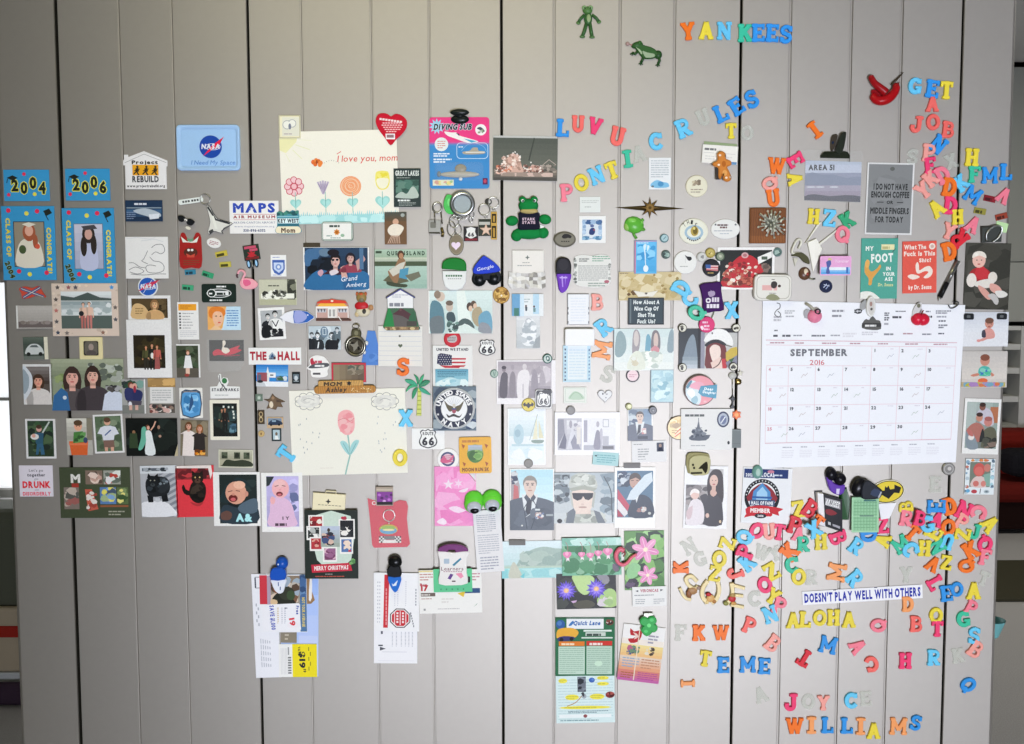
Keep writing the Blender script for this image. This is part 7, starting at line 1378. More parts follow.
# Area 51 and the bulldog clip
t = Thing('landscape_print','clear sleeved print of a hazy valley reading AREA 51','print',833,178,56,46,0,1.2,k=.9)
P = [([rect(805,161,861,165)],'aab4c4'),([rect(805,165,861,173)],'b5bccb'),([smooth([(805,176),(812,172.4),(822,175),(832,174.4),(846,178),(861,177),(861,188),(805,188)],2)],'7c8498'),([rect(805,185.4,861,193)],'9a94a4'),([rect(805,191,861,196)],'928898')] + [([ell(x,187,4.6,.8,10)],'c2c4cc') for x in (811,820,834)] + [([smooth([(805,196),(814,194),(830,196),(846,195),(861,196.4),(861,202),(805,201)],2)],'4c4c58')] + [(l,'2a2e34') for l in text('AREA 51',821,167.6,5,26,True)]
t.part('print','photo',lambda m:m.plate([([[(805,160.6),(861,162.4),(860.6,202),(804.6,200)]],'8a90a4')],P,0,.4))
t.part('sleeve','film',lambda m:m.plate([([[(803.6,150),(862,151.6),(862,203),(803.6,201)]],'e6e8e6')],(),.5,.62),'clear plastic sleeve')
t = Thing('bulldog_clip','black metal bulldog clip above the hazy valley print','clip',835,146,30,27,0,6,k=.7)
t.part('jaw','gloss',lambda m:m.hull([(820,156,.6),(823,152.4,2.4),(846,152.4,2.4),(849.6,156,.6),(849,158.6,.6),(820.4,158,.6)],[(820,156,2),(823,152.4,5),(846,152.4,5),(849.6,156,2),(849,158.6,2),(820.4,158,2)],'1e2318'))
t.part('lever','gloss',lambda m:m.plate([([smooth([(834,153),(838,138),(840,134),(843.4,133),(844.2,136),(841,152.6)],3)],'232820')],(),2.4,5.6,ch=.6))
t.part('back_lever','metal',lambda m:m.plate([([smooth([(830,150),(830,140),(832,135.4),(836.6,135),(836,140),(833,150)],3)],'6a6052')],[([ell(832,143,1.2,1.4)],'3a4a6a')],.6,2.2,ch=.4))
c = Card('coffee_sign','grey sign reading I DO NOT HAVE ENOUGH COFFEE in a white frame','sign',(865.6,163.4,912.6,234.4),'7c7e7e',-1.2,'paper',.6,lift=.4); c.fr(0,0,47,71,1.6,'cfcfcd').nz(2,2,45,69,['787a7a','818383'],12,8,20,3).e(25,6,2.4,2,'5c5e5a')
for s_, y, h, w in (('I DO NOT HAVE',23.6,5.6,34),('ENOUGH COFFEE',31.4,5.6,38),('OR',39,3,6.6),('MIDDLE FINGERS',47.4,5.6,38.6),('FOR TODAY',56,5.4,28)): c.t(s_,24,y,h,'2c2e2e',w,True)
c.r(11,38.6,17.6,39.4,'2c2e2e').r(31,38.6,37,39.4,'2c2e2e')
c = Card('book_cover_card','teal card reading MY FOOT IN YOUR with an orange drawing','card',(860.4,238.6,897,298.6),'4c9a8a',0,'photo',.5,group='joke book cover cards'); c.t('MY',8.4,10,4,'e4e8e2',8,True).r(20,6,33,11.4,'d9d4a4').gl(21,7,32,10.6,1,'b0ac78',3,.7).t('FOOT',21,19.4,8,'e6eae4',22,True,0,3).t('IN',27.6,30,3.4,'e4e8e2',4.6,True).t('YOUR',28,35.4,3.4,'e4e8e2',12,True).t('ASS',28,40.4,3.4,'e4e8e2',8,True).t('Dr. Seuss',25,46,3,'c2c890',15,True,.1)
c.sp([(4,26),(6,22),(8.4,23),(8,30),(11,33),(16,30),(19,26),(20,29),(15,36),(12,40),(11,46),(8,46),(8,40),(4,34)],'d0984a',3).sp([(4,25),(6,21),(8.6,23),(8,28),(5,29)],'d8a458',3).sp([(0,54),(6,52.6),(12,53.6),(18,58),(18,60),(0,60)],'d9dad2',3).l([(31,14),(34,10)],.8,'3a5a50')
c = Card('book_cover_card','coral red card reading What The with a white curled drawing','card',(902,241.4,936,293),'d45648',1.5,'photo',.5,group='joke book cover cards'); c.t('What The',12.6,5.6,4.2,'eedfd4',22,True).e(29.6,5.4,3.2,3.2,'e8dcd0',14).e(29.6,5.4,1.8,1.8,'c8a89c',12).t('Fuck Is This',17,12.2,4.2,'eedfd4',31,True).t('Shit?',22.6,19,3.6,'eedfd4',12,True)
c.sp([(14,31),(13,24),(15,20.6),(16.4,24),(17,29),(22,26),(27,25),(30,29),(29,34),(25,37),(21,36),(26,31),(22,30),(17,32)],'e6d8cc',3).sp([(5,34.6),(9,32.6),(15,34),(17,36),(10,38)],'e2d0c4',3).t('by Dr. Seuss',17.4,45.6,4,'f0e2d8',23,True,.05)
# paper dart clip
t = Thing('paper_dart','white plastic dart shaped clip with two long thin prongs','clip',811,248,46,44,0,7,k=.5)
t.part('blade','plastic',lambda m:m.hull([(806.6,242,1),(815,238.4,1),(822.6,249,1),(813,272,1)],[(807,243,2.4),(815,239,4),(821,249,3.4),(813.4,271,1.6)],'dcdacf'))
t.part('prong','plastic',lambda m:m.hull([(804,243.6,1),(807.4,240,1),(821,221.6,1),(817,223,1)],[(804.6,243.4,2.6),(807,240.6,2.6),(820.6,222,2),(817.6,223.2,2)],'d6d4c8'))
t.part('prong','plastic',lambda m:m.hull([(817,244,1),(817.4,247.4,1),(840.6,228,1),(841,225.6,1)],[(817.4,244.2,3),(817.6,246.8,3),(840.2,227.6,2),(840.6,226,2)],'d6d4c8'))
t.part('handle','plastic',lambda m:m.tube(smooth([(799.6,253,1.4),(791.6,253,1.6),(794,244,2),(797.6,239.6,2),(800.6,242,2),(798,249,2)],4,False),1.2,'d2d0c2'))
t.part('spring','metal',lambda m:m.plate([([smooth([(791,256),(795,253),(802,253),(808,258),(809,264),(803,262),(798,257)],3)],'55533c')],(),.8,3,ch=.5))
t.part('tail','plastic',lambda m:m.hull([(792.4,257.6,.6),(798,258,.6),(795,266.4,.6)],[(793,258,2),(797.6,258.4,2),(795.2,265.6,1.2)],'b8b5a4'))
t = Thing('round_bear_charm','small brown round charm with a cream face under the paper dart','charm',804.6,273.4,13,14,0,3)
t.part('charm','gloss',lambda m:m.ball(804.4,273.6,.2,6.2,6.6,3,'5a4030',half=True).ball(805,272.4,1.4,3,4,2.2,'d2c4ac',half=True).ball(806.4,274,2.4,1.6,2,1.6,'8a3a30',half=True))
t.part('tail','metal',lambda m:m.tube([(809,278,.8),(812,279.4,.8),(815,278.6,.8)],.8,'8a8e7c',6))
c = Card('cartoon_magnet','pink magnet with a small blue seated figure and white cloud','magnet',(817.4,256.4,848.4,275.6),'d9a0c8',0,'photo',.6,r=1.5); c.g(1,11,30,18,'9ac4e4','5aa0d8',n=3).r(8,11,28,14,'e0e6ec').e(9.6,3.4,2,1.6,'c8b888').sp([(6,6),(10,4),(11,8),(9,12),(10,17),(6,17),(7,11)],'4a5a98',2).t('Tumbler',21.4,5,2.8,'f0d8e8',14,False,.15).r(26,11,28,17,'3c6cb0')
c = button('navy_pin','dark navy pin with a pale swirl under the pink magnet',825.6,286.4,6.4,'1c2440',th=1.6,rot=-10); c.l([(4,8),(6.4,4)],1,'a4b0c8').l([(6.6,9),(9,4.4)],1,'8a98b8').l([(3.6,5),(9.6,5.6)],.6,'b4bccc')
# bird
t = Thing('hummingbird','shiny red hummingbird figure with its wing raised','bird figure',884,89,36,32,0,8)
t.part('body','gloss',lambda m:m.tube(smooth([(872,96,2),(874.6,100,3),(880,101.4,4),(887,99,4.4),(893,93,4),(895.6,87,3)],4,False),4.6,'9c1016',12,taper=lambda u:.72+.34*sin(u*pi)).ball(873,96.6,2.4,3.4,3.6,3,'9c1016').ball(894.6,87.6,3.2,3.6,4,3.2,'8c1216'))
t.part('wing','gloss',lambda m:m.tube(smooth([(869.6,79,4),(872.6,84.4,5),(878,89,5.4),(884,93.6,5)],4,False),3.6,'8c1016',10,taper=lambda u:.8+.4*u).ball(869.6,79,4,3,3.2,2.6,'8c1016'))
t.part('far_wing','gloss',lambda m:m.plate([([smooth([(871,90),(879,91),(885,95),(880,99),(872,97)],3)],'7c1016')],(),.6,2.6,ch=.6))
t.part('beak','gloss',lambda m:m.tube([(890.4,85.6,2.4),(896,79.6,2.2),(902,73.2,2)],1.6,'3a3024',8,taper=lambda u:1-.75*u),'dark pointed beak')
t.part('tail','gloss',lambda m:m.plate([([smooth([(892,88),(898,82.6),(896.6,87.6),(894,91)],2)],'5c1a16')],(),1,3.4,ch=.3))
t = Thing('ballpoint_pen','silver and black ballpoint pen slanting above the calendar corner','pen',948,279,12,46,-25,4,k=.6)
t.part('barrel','gloss',lambda m:m.tube([(948,283,1.8),(948,299,1.8)],2.5,'17181a',12))
t.part('upper_barrel','metal',lambda m:m.tube([(948,259,1.8),(948,283.4,1.8)],2.3,'a8aaa8',12))
t.part('tip','metal',lambda m:m.tube([(948,299,1.8),(948,302.6,1.8)],2,'b9bab8',12,taper=lambda u:1-.7*u))
t.part('pocket_clip','metal',lambda m:m.box(947.2,262,948.8,275,4,4.6,'6a6c6c'))
word('dark red word magnet right of the tilted blue M',989.4,198.8,12,6,-12,'7c1824','LOVE','3c0c12')
word('olive word magnet below the tilted blue M',979.6,211.2,12,6,-10,'8a8438','FUN','3a3816')
word('brown red word magnet above the silver binder clip',1001,216.6,12,6,14,'8c3a28','PICTURE','451a10')
t = Thing('wire_binder_clip','dark wire binder clip with a pale green note above the red dress baby','clip',990.6,233.6,22,18,0,6,k=.8)
t.part('note','paper',lambda m:m.plate([([[(996,221),(1008,224),(1006,233),(995,231)]],'b0d09a')],(),.1,.4),'pale green note')
t.part('jaw','gloss',lambda m:m.hull([(979.6,226,.6),(1000,225.6,.6),(1001,242,.6),(980.6,242.6,.6)],[(980,228,5),(999.4,227.6,5),(1000.6,241.6,2),(981,242,2)],'3c3f3c'))
t.part('wire_handle','metal',lambda m:m.tube(smooth([(985,241,4),(984,234,5.6),(989,228,6.2),(996,226.4,6.2),(999,230,6),(996,238,5),(991,242,4)],4,False),.8,'c6c9c8',8))
c = photo('dark photo of a baby in a red dress and white socks',(964,243.4,1009,309.4),'3a3a34',0,-1); c.g(0,0,45,66,'43433c','30302a').nz(0,0,45,66,['403f38','35352f','4a4942'],20,10,20,4).sp([(4,34),(8,26),(18,24),(26,30),(24,38),(14,38)],'9c2c2e',3).sp([(12,24),(18,23),(24,30),(20,36),(10,34)],'b8343a',2).e(13.6,17,6.6,7.6,'d8aea0',18).sp([(7,15),(8,10),(13.6,8),(19,10),(20.6,15),(14,12.4)],'d9d2c6',3).e(10.6,11.6,2,1.6,'e8e4da').e(11.4,17,.7,.6,'3c2c2a',8).e(16,17,.7,.6,'3c2c2a',8).e(13.6,21,1.6,.7,'b05c58',8).e(7,37,5,7,'d6cfc6',16).e(28,34,4.6,5.6,'d2cbc0',16).sp([(9,40),(20,36),(30,36),(26,44),(14,44)],'d2cdc4',3).sp([(14,42),(22,46),(28,54),(24,56),(16,48)],'c89488',3).sp([(26,40),(34,42),(38,48),(32,50),(26,46)],'cd9a8e',3).sp([(24,52),(30,50),(35,56),(34,61),(31,60),(29,57)],'b4b2ae',3).sp([(31,48),(38,47),(43.6,50),(42,53),(35,54)],'d0cec8',3)
c = photo('white background photo of a seated baby with dark shorts',(962.4,312,1007.6,346.4),'cdd0d6'); c.g(0,0,45,20,'c4c8d0','d2d5da').r(0,20,45,34,'d4d6da').e(26,11.4,4.4,5,'c08878',16).e(26,8.6,4.4,3,'6a4a3c').sp([(20,25),(20,19),(24,16),(29,17),(32,22),(31,26),(24,27)],'cb928a',3).sp([(19,25),(19,19),(22,18),(23,25)],'3f3e4a',2).sp([(15,29),(20,26),(26,26),(20,29)],'c88f86',2).e(16,28.6,2.2,1.4,'cc8a86').e(24.6,12,.5,.5,'3a2a28',6).e(28,12,.5,.5,'3a2a28',6).e(26,14.6,1.4,.9,'9c5a54',8)
c = photo('white background photo of a baby in a turquoise top with bright toys',(961,351,1006.4,387.4),'c2bcb6'); c.g(0,0,45,28,'bab6b2','c9c3bc').e(23,9.4,4.8,5.4,'bb8472',16).e(23,6.4,4.8,3.4,'7a4a3a').sp([(17,24),(17,18),(21,15),(27,16),(30,21),(28,25),(20,25)],'4aa89c',3).nz(18,17,29,25,['3c6ab0','7cc0b0','4ab08a'],8,2,4,4).sp([(9,24),(16,22),(18,24),(12,25.6)],'c07c68',2).sp([(29,21),(33,24),(30,25.4)],'c07c68',2).e(21.4,29.6,5,2.6,'d0653c').r(0,31,44,36,'b0a07c').nz(0,31,44,36,['c8b448','8a8ab4','c87048','b0a83c','6c9ab0','9c7ab0'],30,2.4,5,6)
for x, y, wh in ((967.6,316.6,'left'),(1000.6,316.4,'right')):
    t = Thing('black_clip','small black clip at the top %s of the dark shorts baby photo' % wh,'clip',x,y,10,6.4,0,2.6)
    t.part('body','gloss',lambda m,x=x,y=y:m.plate([([rrect(x-4.8,y-3,x+4.8,y+3,1.4)],'23262a')],[([rrect(x-2.6,y-1.4,x+1,y+1.2,.6)],'5a5e60')],.2,2.4,ch=.6))
c = photo('white bordered snapshot of a family of four, tilted slightly',(962.6,398.4,999,454),'8a9a94',(2.6,3.6,2.4,5.6),-2,bc='dcdcda'); c.r(3,4,12,30,'a4b0ac').g(12,4,28,50,'9aa8a4','6c7470').r(26,8,34,24,'a86a4c').sp([(12,18),(16,10),(22,9),(28,14),(30,26),(20,26)],'b8b4c0',3).e(18,8,3.2,4,'7a5044',12).e(18,6,3.2,2.2,'3a2a24').sp([(3,36),(6,28),(13,24),(20,28),(22,38),(14,44)],'a46a60',3).e(15.6,19,3.4,4.2,'b5806c',14).e(15.6,16,3.4,2.2,'3c2c28').e(24.6,23,4.2,4.8,'bb7c74',14).e(24.6,20,4,2.4,'9a5c58').sp([(19,44),(20,33),(27,28),(33,32),(33.6,48),(20,49)],'5c5c4c',3).sp([(18,34),(20,30),(22,40),(17,44)],'2a2c2c',2).nz(20,38,34,50,['4a4c44','30322e','7a6a60'],10,3,6,4).sp([(3,34),(8,33),(13,40),(16,50),(5,50)],'7c8890',3).e(8.6,39,3,3,'d8d0cc').sp([(4,32),(8,32),(11,38),(6,37)],'b06a64',2)
c = Card('newborn_frame','white sea patterned frame with a sleeping newborn in a red cap','photo frame',(964.4,458.4,993.6,494.4),'d2dade',-1,'plastic',1.0); c.nz(0,0,4,36,['7a9ab0','b06a5c','a8b8c0','50708a'],12,1.4,3,4).nz(25,0,29,36,['7a9ab0','5a6c7c','a8b8c0','9ac0cc'],12,1.4,3,5).nz(4,0,24,3,['d0843c','9ab0b8','c06a4a'],8,1.4,3,6).r(4.4,3.2,25,28.4,'6a7468').sp([(6,28),(8,20),(14,17),(20,20),(21,28.4)],'c9b4b0',3).e(13.6,11,5.8,6.8,'b8524c',18).e(13.4,12.4,4.4,4.6,'c4665e').e(21.6,9,3.4,4,'b87468').p([(18,16),(25,14),(25,28),(21,27)],'7aa094').e(11,25,3,3,'bc6a62').e(18.4,25,2.6,3,'c27a70').e(3.4,32.4,2,1.8,'5a9ac0').e(9.6,33,3,2,'a83c44').l([(16,30),(15.4,35)],.9,'5a5c60').e(22,33,2.8,1.8,'9aa8ae').e(22,33,1.4,.9,'5c6c74')
button('silver_disc_magnet','shiny silver disc magnet at the lower right corner of the calendar',947.6,468.6,6.4,'9a9896',th=2.6,mat='metal',group=None,cat='magnet').o(6.4,6.4,5,5,1,'c9c6c4').e(7,6,2,2,'e0dcda',12)

# ---------------------------------------------------------------- calendar
c = Card('wall_calendar','large white SEPTEMBER 2016 wall calendar with red ruled squares','calendar',(760,300,960,467),'e6e8ee',0,'paper',.8,lift=.6,shape=[[(1,.5),(202,5.4),(197.4,163),(.6,168.6)]]); cal = c


def pq(u,v):
    "a point of the slightly warped sheet from shares of its width and height"
    a = (1+201*u,.5+4.9*u); b = (.6+196.8*u,168.6-5.6*u)
    return (a[0]+(b[0]-a[0])*v,a[1]+(b[1]-a[1])*v)


LNC = 'd8bcc4'
c.l([pq(.02,.233),pq(.97,.238)],.7,'caa0ac').l([pq(.02,.262),pq(.97,.265)],.5,LNC)
us = [.025,.135,.27,.407,.548,.685,.82,.968]; vs = [.385,.507,.622,.742,.85]
for k in range(7):
    x, y = pq((us[k]+us[k+1])/2,.248); c.gl(x-8,y-1.2,x+8,y+1,1,'b08a96',k,.6)
for k in range(8): c.l([pq(us[k],.385 if k < 4 else .268),pq(us[k],.85)],.45,LNC)
for v in vs: c.l([pq(.025,v),pq(.968,v)],.45,LNC)
c.l([pq(.548,.268),pq(.548,.385)],.45,LNC).l([pq(.025,.85),pq(.968,.85)],.7,'cca4ae')
x, y = pq(.285,.305); c.t('SEPTEMBER',x,y,6.4,'6a6c74',57,True,sp=.13); x, y = pq(.277,.365); c.t('2016',x,y,5,'c05a64',14.6,False)
day = -2; rows = [.268,.385,.507,.622,.742]
for r in range(5):
    for k in range(7):
        d = r * 7 + k - 3
        if 1 <= d <= 30:
            x, y = pq(us[k]+.016,rows[r]+.022); c.t(str(d),x+(1 if d > 9 else 0),y,3,'c8909c' if k == 0 else '3a3c44',None,True)
            x, y = pq(us[k+1]-.02,rows[r]+.012)
            if d % 3: c.gl(x-5,y-.8,x+1,y+.8,1,'c8c0cc',d)
rd = random.Random(16)
for r, k in ((1,1),(1,2),(2,0),(2,2),(2,3),(3,1),(3,2),(3,5),(3,6),(4,0),(4,1),(4,5),(2,5),(0,5),(0,4),(1,5)):
    x, y = pq(us[k]+.06,rows[r]+.06); x += 8 * rd.random() - 2; c.l([(x,y+2),(x+2.4,y-1.4),(x+4,y),(x+6.4,y-2.6)],.45,rd.choice(['a8acb8','b4a8a8','a4b4a8']))
for k in range(9):
    x, y = pq(.14+.092*k,.877); c.gl(x-5,y-.8,x+5,y+.8,1,'9a9ca8',k+2,.6); c.gl(x-6,y+2.6,x+6.4,y+11,5,'d4d4dc',k+5)
for x, y, w, h, cl in ((12,15,8,6,'b4b4bc'),(23,9.6,10,4,'b0b2b8'),(24,15,13,2,'a2a4ac'),(47,9,5,3,'4a4c54'),(70,9,20,3,'8a8c94'),(70,14,12,3,'8a8c94'),(92,9,8,4,'3a3c40'),(13,29,4,2,'4a4c54'),(12,33.6,8,3,'50525a'),(21,33.6,9,3,'5a5c64'),(32,34,16,2,'8c8e98'),(50,34,16,2.4,'70727c'),(69,34,10,2,'9a9ca4'),(81,32,14,5,'d4d4da'),(100,31,16,4,'c8c8d0'),(122,12,5,4,'6a6c74'),(122,16.6,5,4,'50525a'),(122,22,6,3,'a4a6ae'),(133,10.6,11,1.4,'4c4e56'),(130,15.4,10,3,'4a4c54'),(163,10.4,7,2,'7c7e88'),(164,15,6,3,'3c3e46'),(173,10,15,4,'8a8c96'),(174,15.4,13,2.4,'9a9ca6'),(176,19.6,9,2.4,'6c6e78'),(176,24,9,4.4,'7c7e88'),(176,32.4,9,2,'5c5e68'),(122,32.6,15,2.6,'84868e'),(141,32.4,14,2,'a8848c'),(160,33,12,2,'7a7c86')): c.gl(x,y,x+w,y+h,1 if h < 4 else 2,cl,int(x+y),.7)
c.l(smooth([(15,3),(18,4),(18,8),(15,10),(13,14),(17,17),(19,14),(16,11)],3,False),.8,'4a4c50').o(96,11.4,3.6,2.6,.9,'3a3c40').sp([(100,28),(101,22),(104,19),(107,20),(110,15.6),(114,20),(118,21),(119,29),(110,30)],'5a5a58',2).r(100,23,119,27,'3a3a3a').gl(103,24,117,26.4,1,'d8d8d8',5,.8)


c = Card('member_card','white football shaped logo card with a red ribbon reading MEMBER','card',(741.8,467.4,790.8,523.4),'e0e2e6',-2,'paper',.5); c.r(1,1.4,45,10.4,'24386c').t('2012',6,7.6,3,'d8dce4',7,True).t('LOCAL',25,7,4,'e0e4ea',13,True).gl(30,5.4,44,9,1,'c4ccdc',3).e(27.6,3.8,3.4,1.6,'c07a90').add([ell(20,30,17.6,18.6,30),ell(20,30,14.2,15,30)],'1f2226')
for k in range(15): c.r(19.4+15.9*cos(radians(188+k*11.5)),29.4+16.8*sin(radians(188+k*11.5)),20.6+15.9*cos(radians(188+k*11.5)),30.6+16.8*sin(radians(188+k*11.5)),'c9ccd0')
c.sp([(6,34),(7,26),(12,20),(20,15.6),(28,20),(33,26),(34,34)],'8a3038',2).p([(10,34),(11,24),(19.6,15.4),(28,24),(29,34)],'4f8ac0').p([(14,34),(14.6,25),(20,19),(25,25),(25.6,34)],'9ac4e2').r(10,29,30,31,'2f5a98').r(8,32.4,33,38.4,'3a4a6c').t('HALL OF FAME',20.4,35.6,3.4,'e0e4ea',22,True).sp([(4,42),(10,39),(20,38),(31,39),(42,41),(37,44),(38,48),(31,46),(30,49),(10,49),(3,51),(5,47)],'c0303a',2).t('MEMBER',19,43.2,4,'f0e8e8',20,True).e(19.4,48.6,6,2.6,'2a2a30').t('2016',19.4,48.6,2,'d8d8dc',6,True)
t = Thing('round_glass_magnet','sea green round glass magnet at the lower left corner of the calendar','magnet',757,471.6,11,14,0,4,k=.6)
t.part('glass','gloss',lambda m:m.ball(757,471.6,0,5.6,7,4,'6f9c94',half=True).ball(757,471.6,2.4,3,4.4,2,'a9c4bc',half=True))
# things on the calendar
t = Thing('apple_magnet','glossy red apple magnet with a pale tag, holding the calendar at the right','magnet',919,314,19,24,0,7,k=.6)
t.part('apple','gloss',lambda m:m.ball(916.6,319,1,6.6,6.4,5.4,'c8203a').ball(922,319.4,1,6.4,6.2,5,'c8203a'))
t.part('stem','plastic',lambda m:m.tube([(919,314,4),(920.6,310,4.6)],.8,'6a2a20',6))
t.part('tag','plastic',lambda m:m.plate([([smooth([(911,317),(912,309),(916,303.4),(920,303),(919.6,308),(917,313),(913,318)],3)],'c4c2c2')],[([ell(917,305.6,1.8,2.2)],'6a6a58')],.4,2))
t = Thing('ball_magnet','pink ball magnet with a black eye shaped fitting at the top of the calendar','magnet',812,313.6,20,22,0,7,k=.6)
t.part('ball','gloss',lambda m:m.ball(813.6,316,1.6,7.4,7,5.4,'d87c96'))
t.part('fitting','plastic',lambda m:m.tube([(804.6,303.4,2),(809,306.6,3.6),(812,310,5)],1.5,'a5a294',8).ring(815.4,311.4,6,2.4,.8,'1c1c1e'))
t.part('wing','plastic',lambda m:m.plate([([smooth([(803,311),(808,309),(808,317),(804,318)],2)],'9c9ca0')],(),.4,2))
t = Thing('oval_ring_magnet','upright white oval magnet at the middle top of the calendar','magnet',868.6,307,10,21,0,4,k=.7)
t.part('oval','gloss',lambda m:m.plate([([ell(869.4,306.6,4.6,10.4,26)],'d8d8d6')],[([ell(869.4,306.6,3.2,8.8,22)],'c2c0bc'),([ell(869,304,1.4,2.4)],'9a7c74'),([ell(869.6,309,1.2,1.4)],'55524e')],.3,3.6,ch=.8))
t.part('stalk','metal',lambda m:m.plate([([smooth([(859,305),(863,300),(866,302),(865,308),(860,310)],2)],'a0a09c')],(),.3,1.6))
t = Thing('wire_hook','curled silver wire hook in the top right corner of the calendar','hook',952,305,12,8,0,2,k=.6)
t.part('wire','metal',lambda m:m.tube(smooth([(947.4,305,1.2),(949,308,1.4),(953,307.4,1.4),(957,304,1.4),(956,301.6,1.4),(951.6,302,1.2)],4,False),.6,'4c4c50',8))
# clips, book and cards below the calendar
c = Card('bat_sticker','oval black and yellow bat emblem magnet right of the peg clip','magnet',(869.6,479,905.4,504.6),'e2dcc0',10,'gloss',1.2,shape=[ell(17.4,12.2,17,11.8,30)],ch=.3); c.e(17.4,12.2,16.2,11,'1c1c1c',28).e(17.4,12.2,15.2,10.2,'d8c23c',28).p([(17.4+14*x,12.2+12*y) for x,y in BAT],'191a1c')
c = Card('light_beam_card','white funnel shaped card below the oval bat emblem','card',(877,502,895,520),'e4e4ea',0,'paper',.5,lift=.6,shape=[[(0,1),(18,0),(11.6,15.6),(3,17)]])
t = Thing('purple_clip','purple clip with a shiny black double grip below the calendar','clip',833.6,480,21,30,0,12,k=.5)
t.part('grip','gloss',lambda m:m.ball(829.6,473.4,4,5.6,6.8,4.6,'15141a').ball(838,478,6,6,6.4,4.6,'15141a'))
t.part('jaw','gloss',lambda m:m.plate([([smooth([(824.6,476),(826,482),(829,490),(836,494),(842,492),(843.4,484),(838,484),(832,482),(828,476)],2)],'5a2ea0')],[([[(834.6,487.6),(838,487.6),(837.4,494),(834,494)]],'c9c2e0')],.4,6,ch=.8))
t = Thing('green_wedge_clip','dark green wedge clip between the little black book and the green receipt','clip',844,503,11,36,0,4,k=.6)
t.part('wedge','gloss',lambda m:m.hull([(838,487,.3),(846,487,.3),(850,500,.3),(849,520,.3),(840,520,.3)],[(840,489,3.6),(845,488,4),(848.4,500,4),(847,519,3),(841,519,3)],'1f4a24'))
t = Thing('miniature_book','little black book magnet with a white spine edge, tilted','book',828,510,27,41,0,7,k=.8)
bk = [(821,492.4),(839.6,498),(840.6,531),(823.6,525)]
t.part('pages','paper',lambda m:m.hull([(814.8,491.4,.6),(821,491.4,.6),(824,525.8,.6),(817.6,524.6,.6)],[(815.6,491.6,4.6),(821,492.6,6),(823.6,525,6),(818.2,524.2,4.6)],'e2e2e6'))
P = [([[(822.6,496),(837.6,500),(838,508),(823.2,503.6)]],'9c9aa0'),([[(823.4,498),(837,501.6),(837.2,505.6),(823.8,502)]],'2a2a30')] + [(l,'e0e0e2') for l in text('BRUISES',830.4,502,5,14,True,0,-15)] + [([smooth([(823.6,508),(829,508),(835,512),(829,514),(824,512)],2)],'7c2028'),([[(826,520),(828.6,521),(828.8,524),(826.2,523)]],'b9babf'),([[(830.6,522.4),(838,525),(838,527.4),(830.8,524.6)]],'9c9aa4')]
t.part('cover','gloss',lambda m:m.plate([([bk],'17171c')],P,6,6.8))
t.part('back_cover','gloss',lambda m:m.hull([(813.6,490.4,.2),(821.6,490,.2),(824.6,526.6,.2),(817,525.4,.2)],[(813.6,490.4,.6),(821.6,490,.6),(824.6,526.6,.6),(817,525.4,.6)],'1a1a20'))
c = Card('green_receipt','pale green printed slip hanging under the black peg clip','receipt',(849.6,496,876.6,531),'93c29c',0,'paper',.4,lift=3,curl=1.5)
for k in range(8): c.r(2+k*3,3,4+k*3,33,'84b48e')
c.gl(2,4,25,32,9,'6a9c78',4,.2).r(12,2.6,24,4,'3a6a6c').r(8,18,22,19.4,'3a5a5c').r(1,18.6,26,19,'b4d8b8').fr(.6,1,26.4,34.4,.5,'a9d2b0')
t = Thing('peg_clip','thick black peg clip holding the pale green slip','clip',864,486,30,23,0,12,k=.5,base=3.4)
t.part('back_grip','gloss',lambda m:m.ball(856.4,486,4,7,10,4.4,'131316',rot=-20))
t.part('front_grip','gloss',lambda m:m.plate([([smooth([(858,496),(857.6,484),(862,478),(868,480.4),(874,485),(878.6,489),(876,496),(866,497.4)],2)],'1d2128')],[([smooth([(866,492),(870,486),(876,489),(874,494.6)],2)],'2f3a54'),([[(873.6,495),(876.4,489),(877.4,490),(875,496)]],'a8acb4')],5,9,ch=1))
c = Card('bumper_strip',"white strip reading DOESN'T PLAY WELL WITH OTHERS in blue",'sticker',(802,587.6,922,601.4),'e4e4ea',3.4,'paper',.4); c.t("DOESN'T PLAY WELL WITH OTHERS",60,6.9,8.4,'24309c',116,True,sp=.12)
for x in (31,72): c.r(x,-.0,x+3,.7,'3a3c60')

# ---------------------------------------------------------------- lower middle of the wall
c = Card('mail_envelope','long white envelope hung sideways under the blue clip','envelope',(254,572.4,279,678.4),'d2d3d8',1.5,'paper',.5,lift=.6); c.fr(3.4,3,9,14.6,.6,'5c5e66').r(3,4,4.4,14,'3a3c4a')
for k in range(6): c.r(3+(k % 2)*1.8,30+k*4,4.2+(k % 2)*1.8,33+k*4,'9a9ca4')
for k in range(5):
    for j in range(5): c.r(6+k*2.2,66+j*6+k*.6,7+k*2.2,71+j*6,'a8aab2')
c = Card('blue_page','tall pale blue page hung behind the coupons','leaflet',(281,573,318.6,677),'9fb4dc',-1,'paper',.4,lift=.4); c.g(18,0,37,104,'8fa8d8','c4cce8',n=5).r(24,0,37,4,'8a6a44').sp([(24,0),(32,0),(30,14),(34,26),(26,30),(26,12)],'8c6c4a',2).sp([(29,4),(31,2),(31,24),(28,26)],'e4e0dc',2).r(0,58,16,70,'7c7464').gl(4,60,8,68,2,'b0a898',3)
c = Card('yellow_coupon','white and yellow coupon reading $19.99, at the foot of the hung papers','coupon',(279.4,643,317.4,676.6),'dcdcda',0,'paper',.4,lift=.6); c.r(13.6,0,38,33.6,'d8c81c').t('$19',23.4,16,5.4,'1f2226',17,True,rot=-90).t('99',25.6,27,2.6,'1f2226',3.6,True,rot=-90).t('VALVE',20.4,6.6,2.2,'2c2c24',8,True,rot=-90)
for k in range(5): c.r(29.4+(k % 2)*1.6,3+k*5,30.4+(k % 2)*1.6,7+k*5,'8a8420')
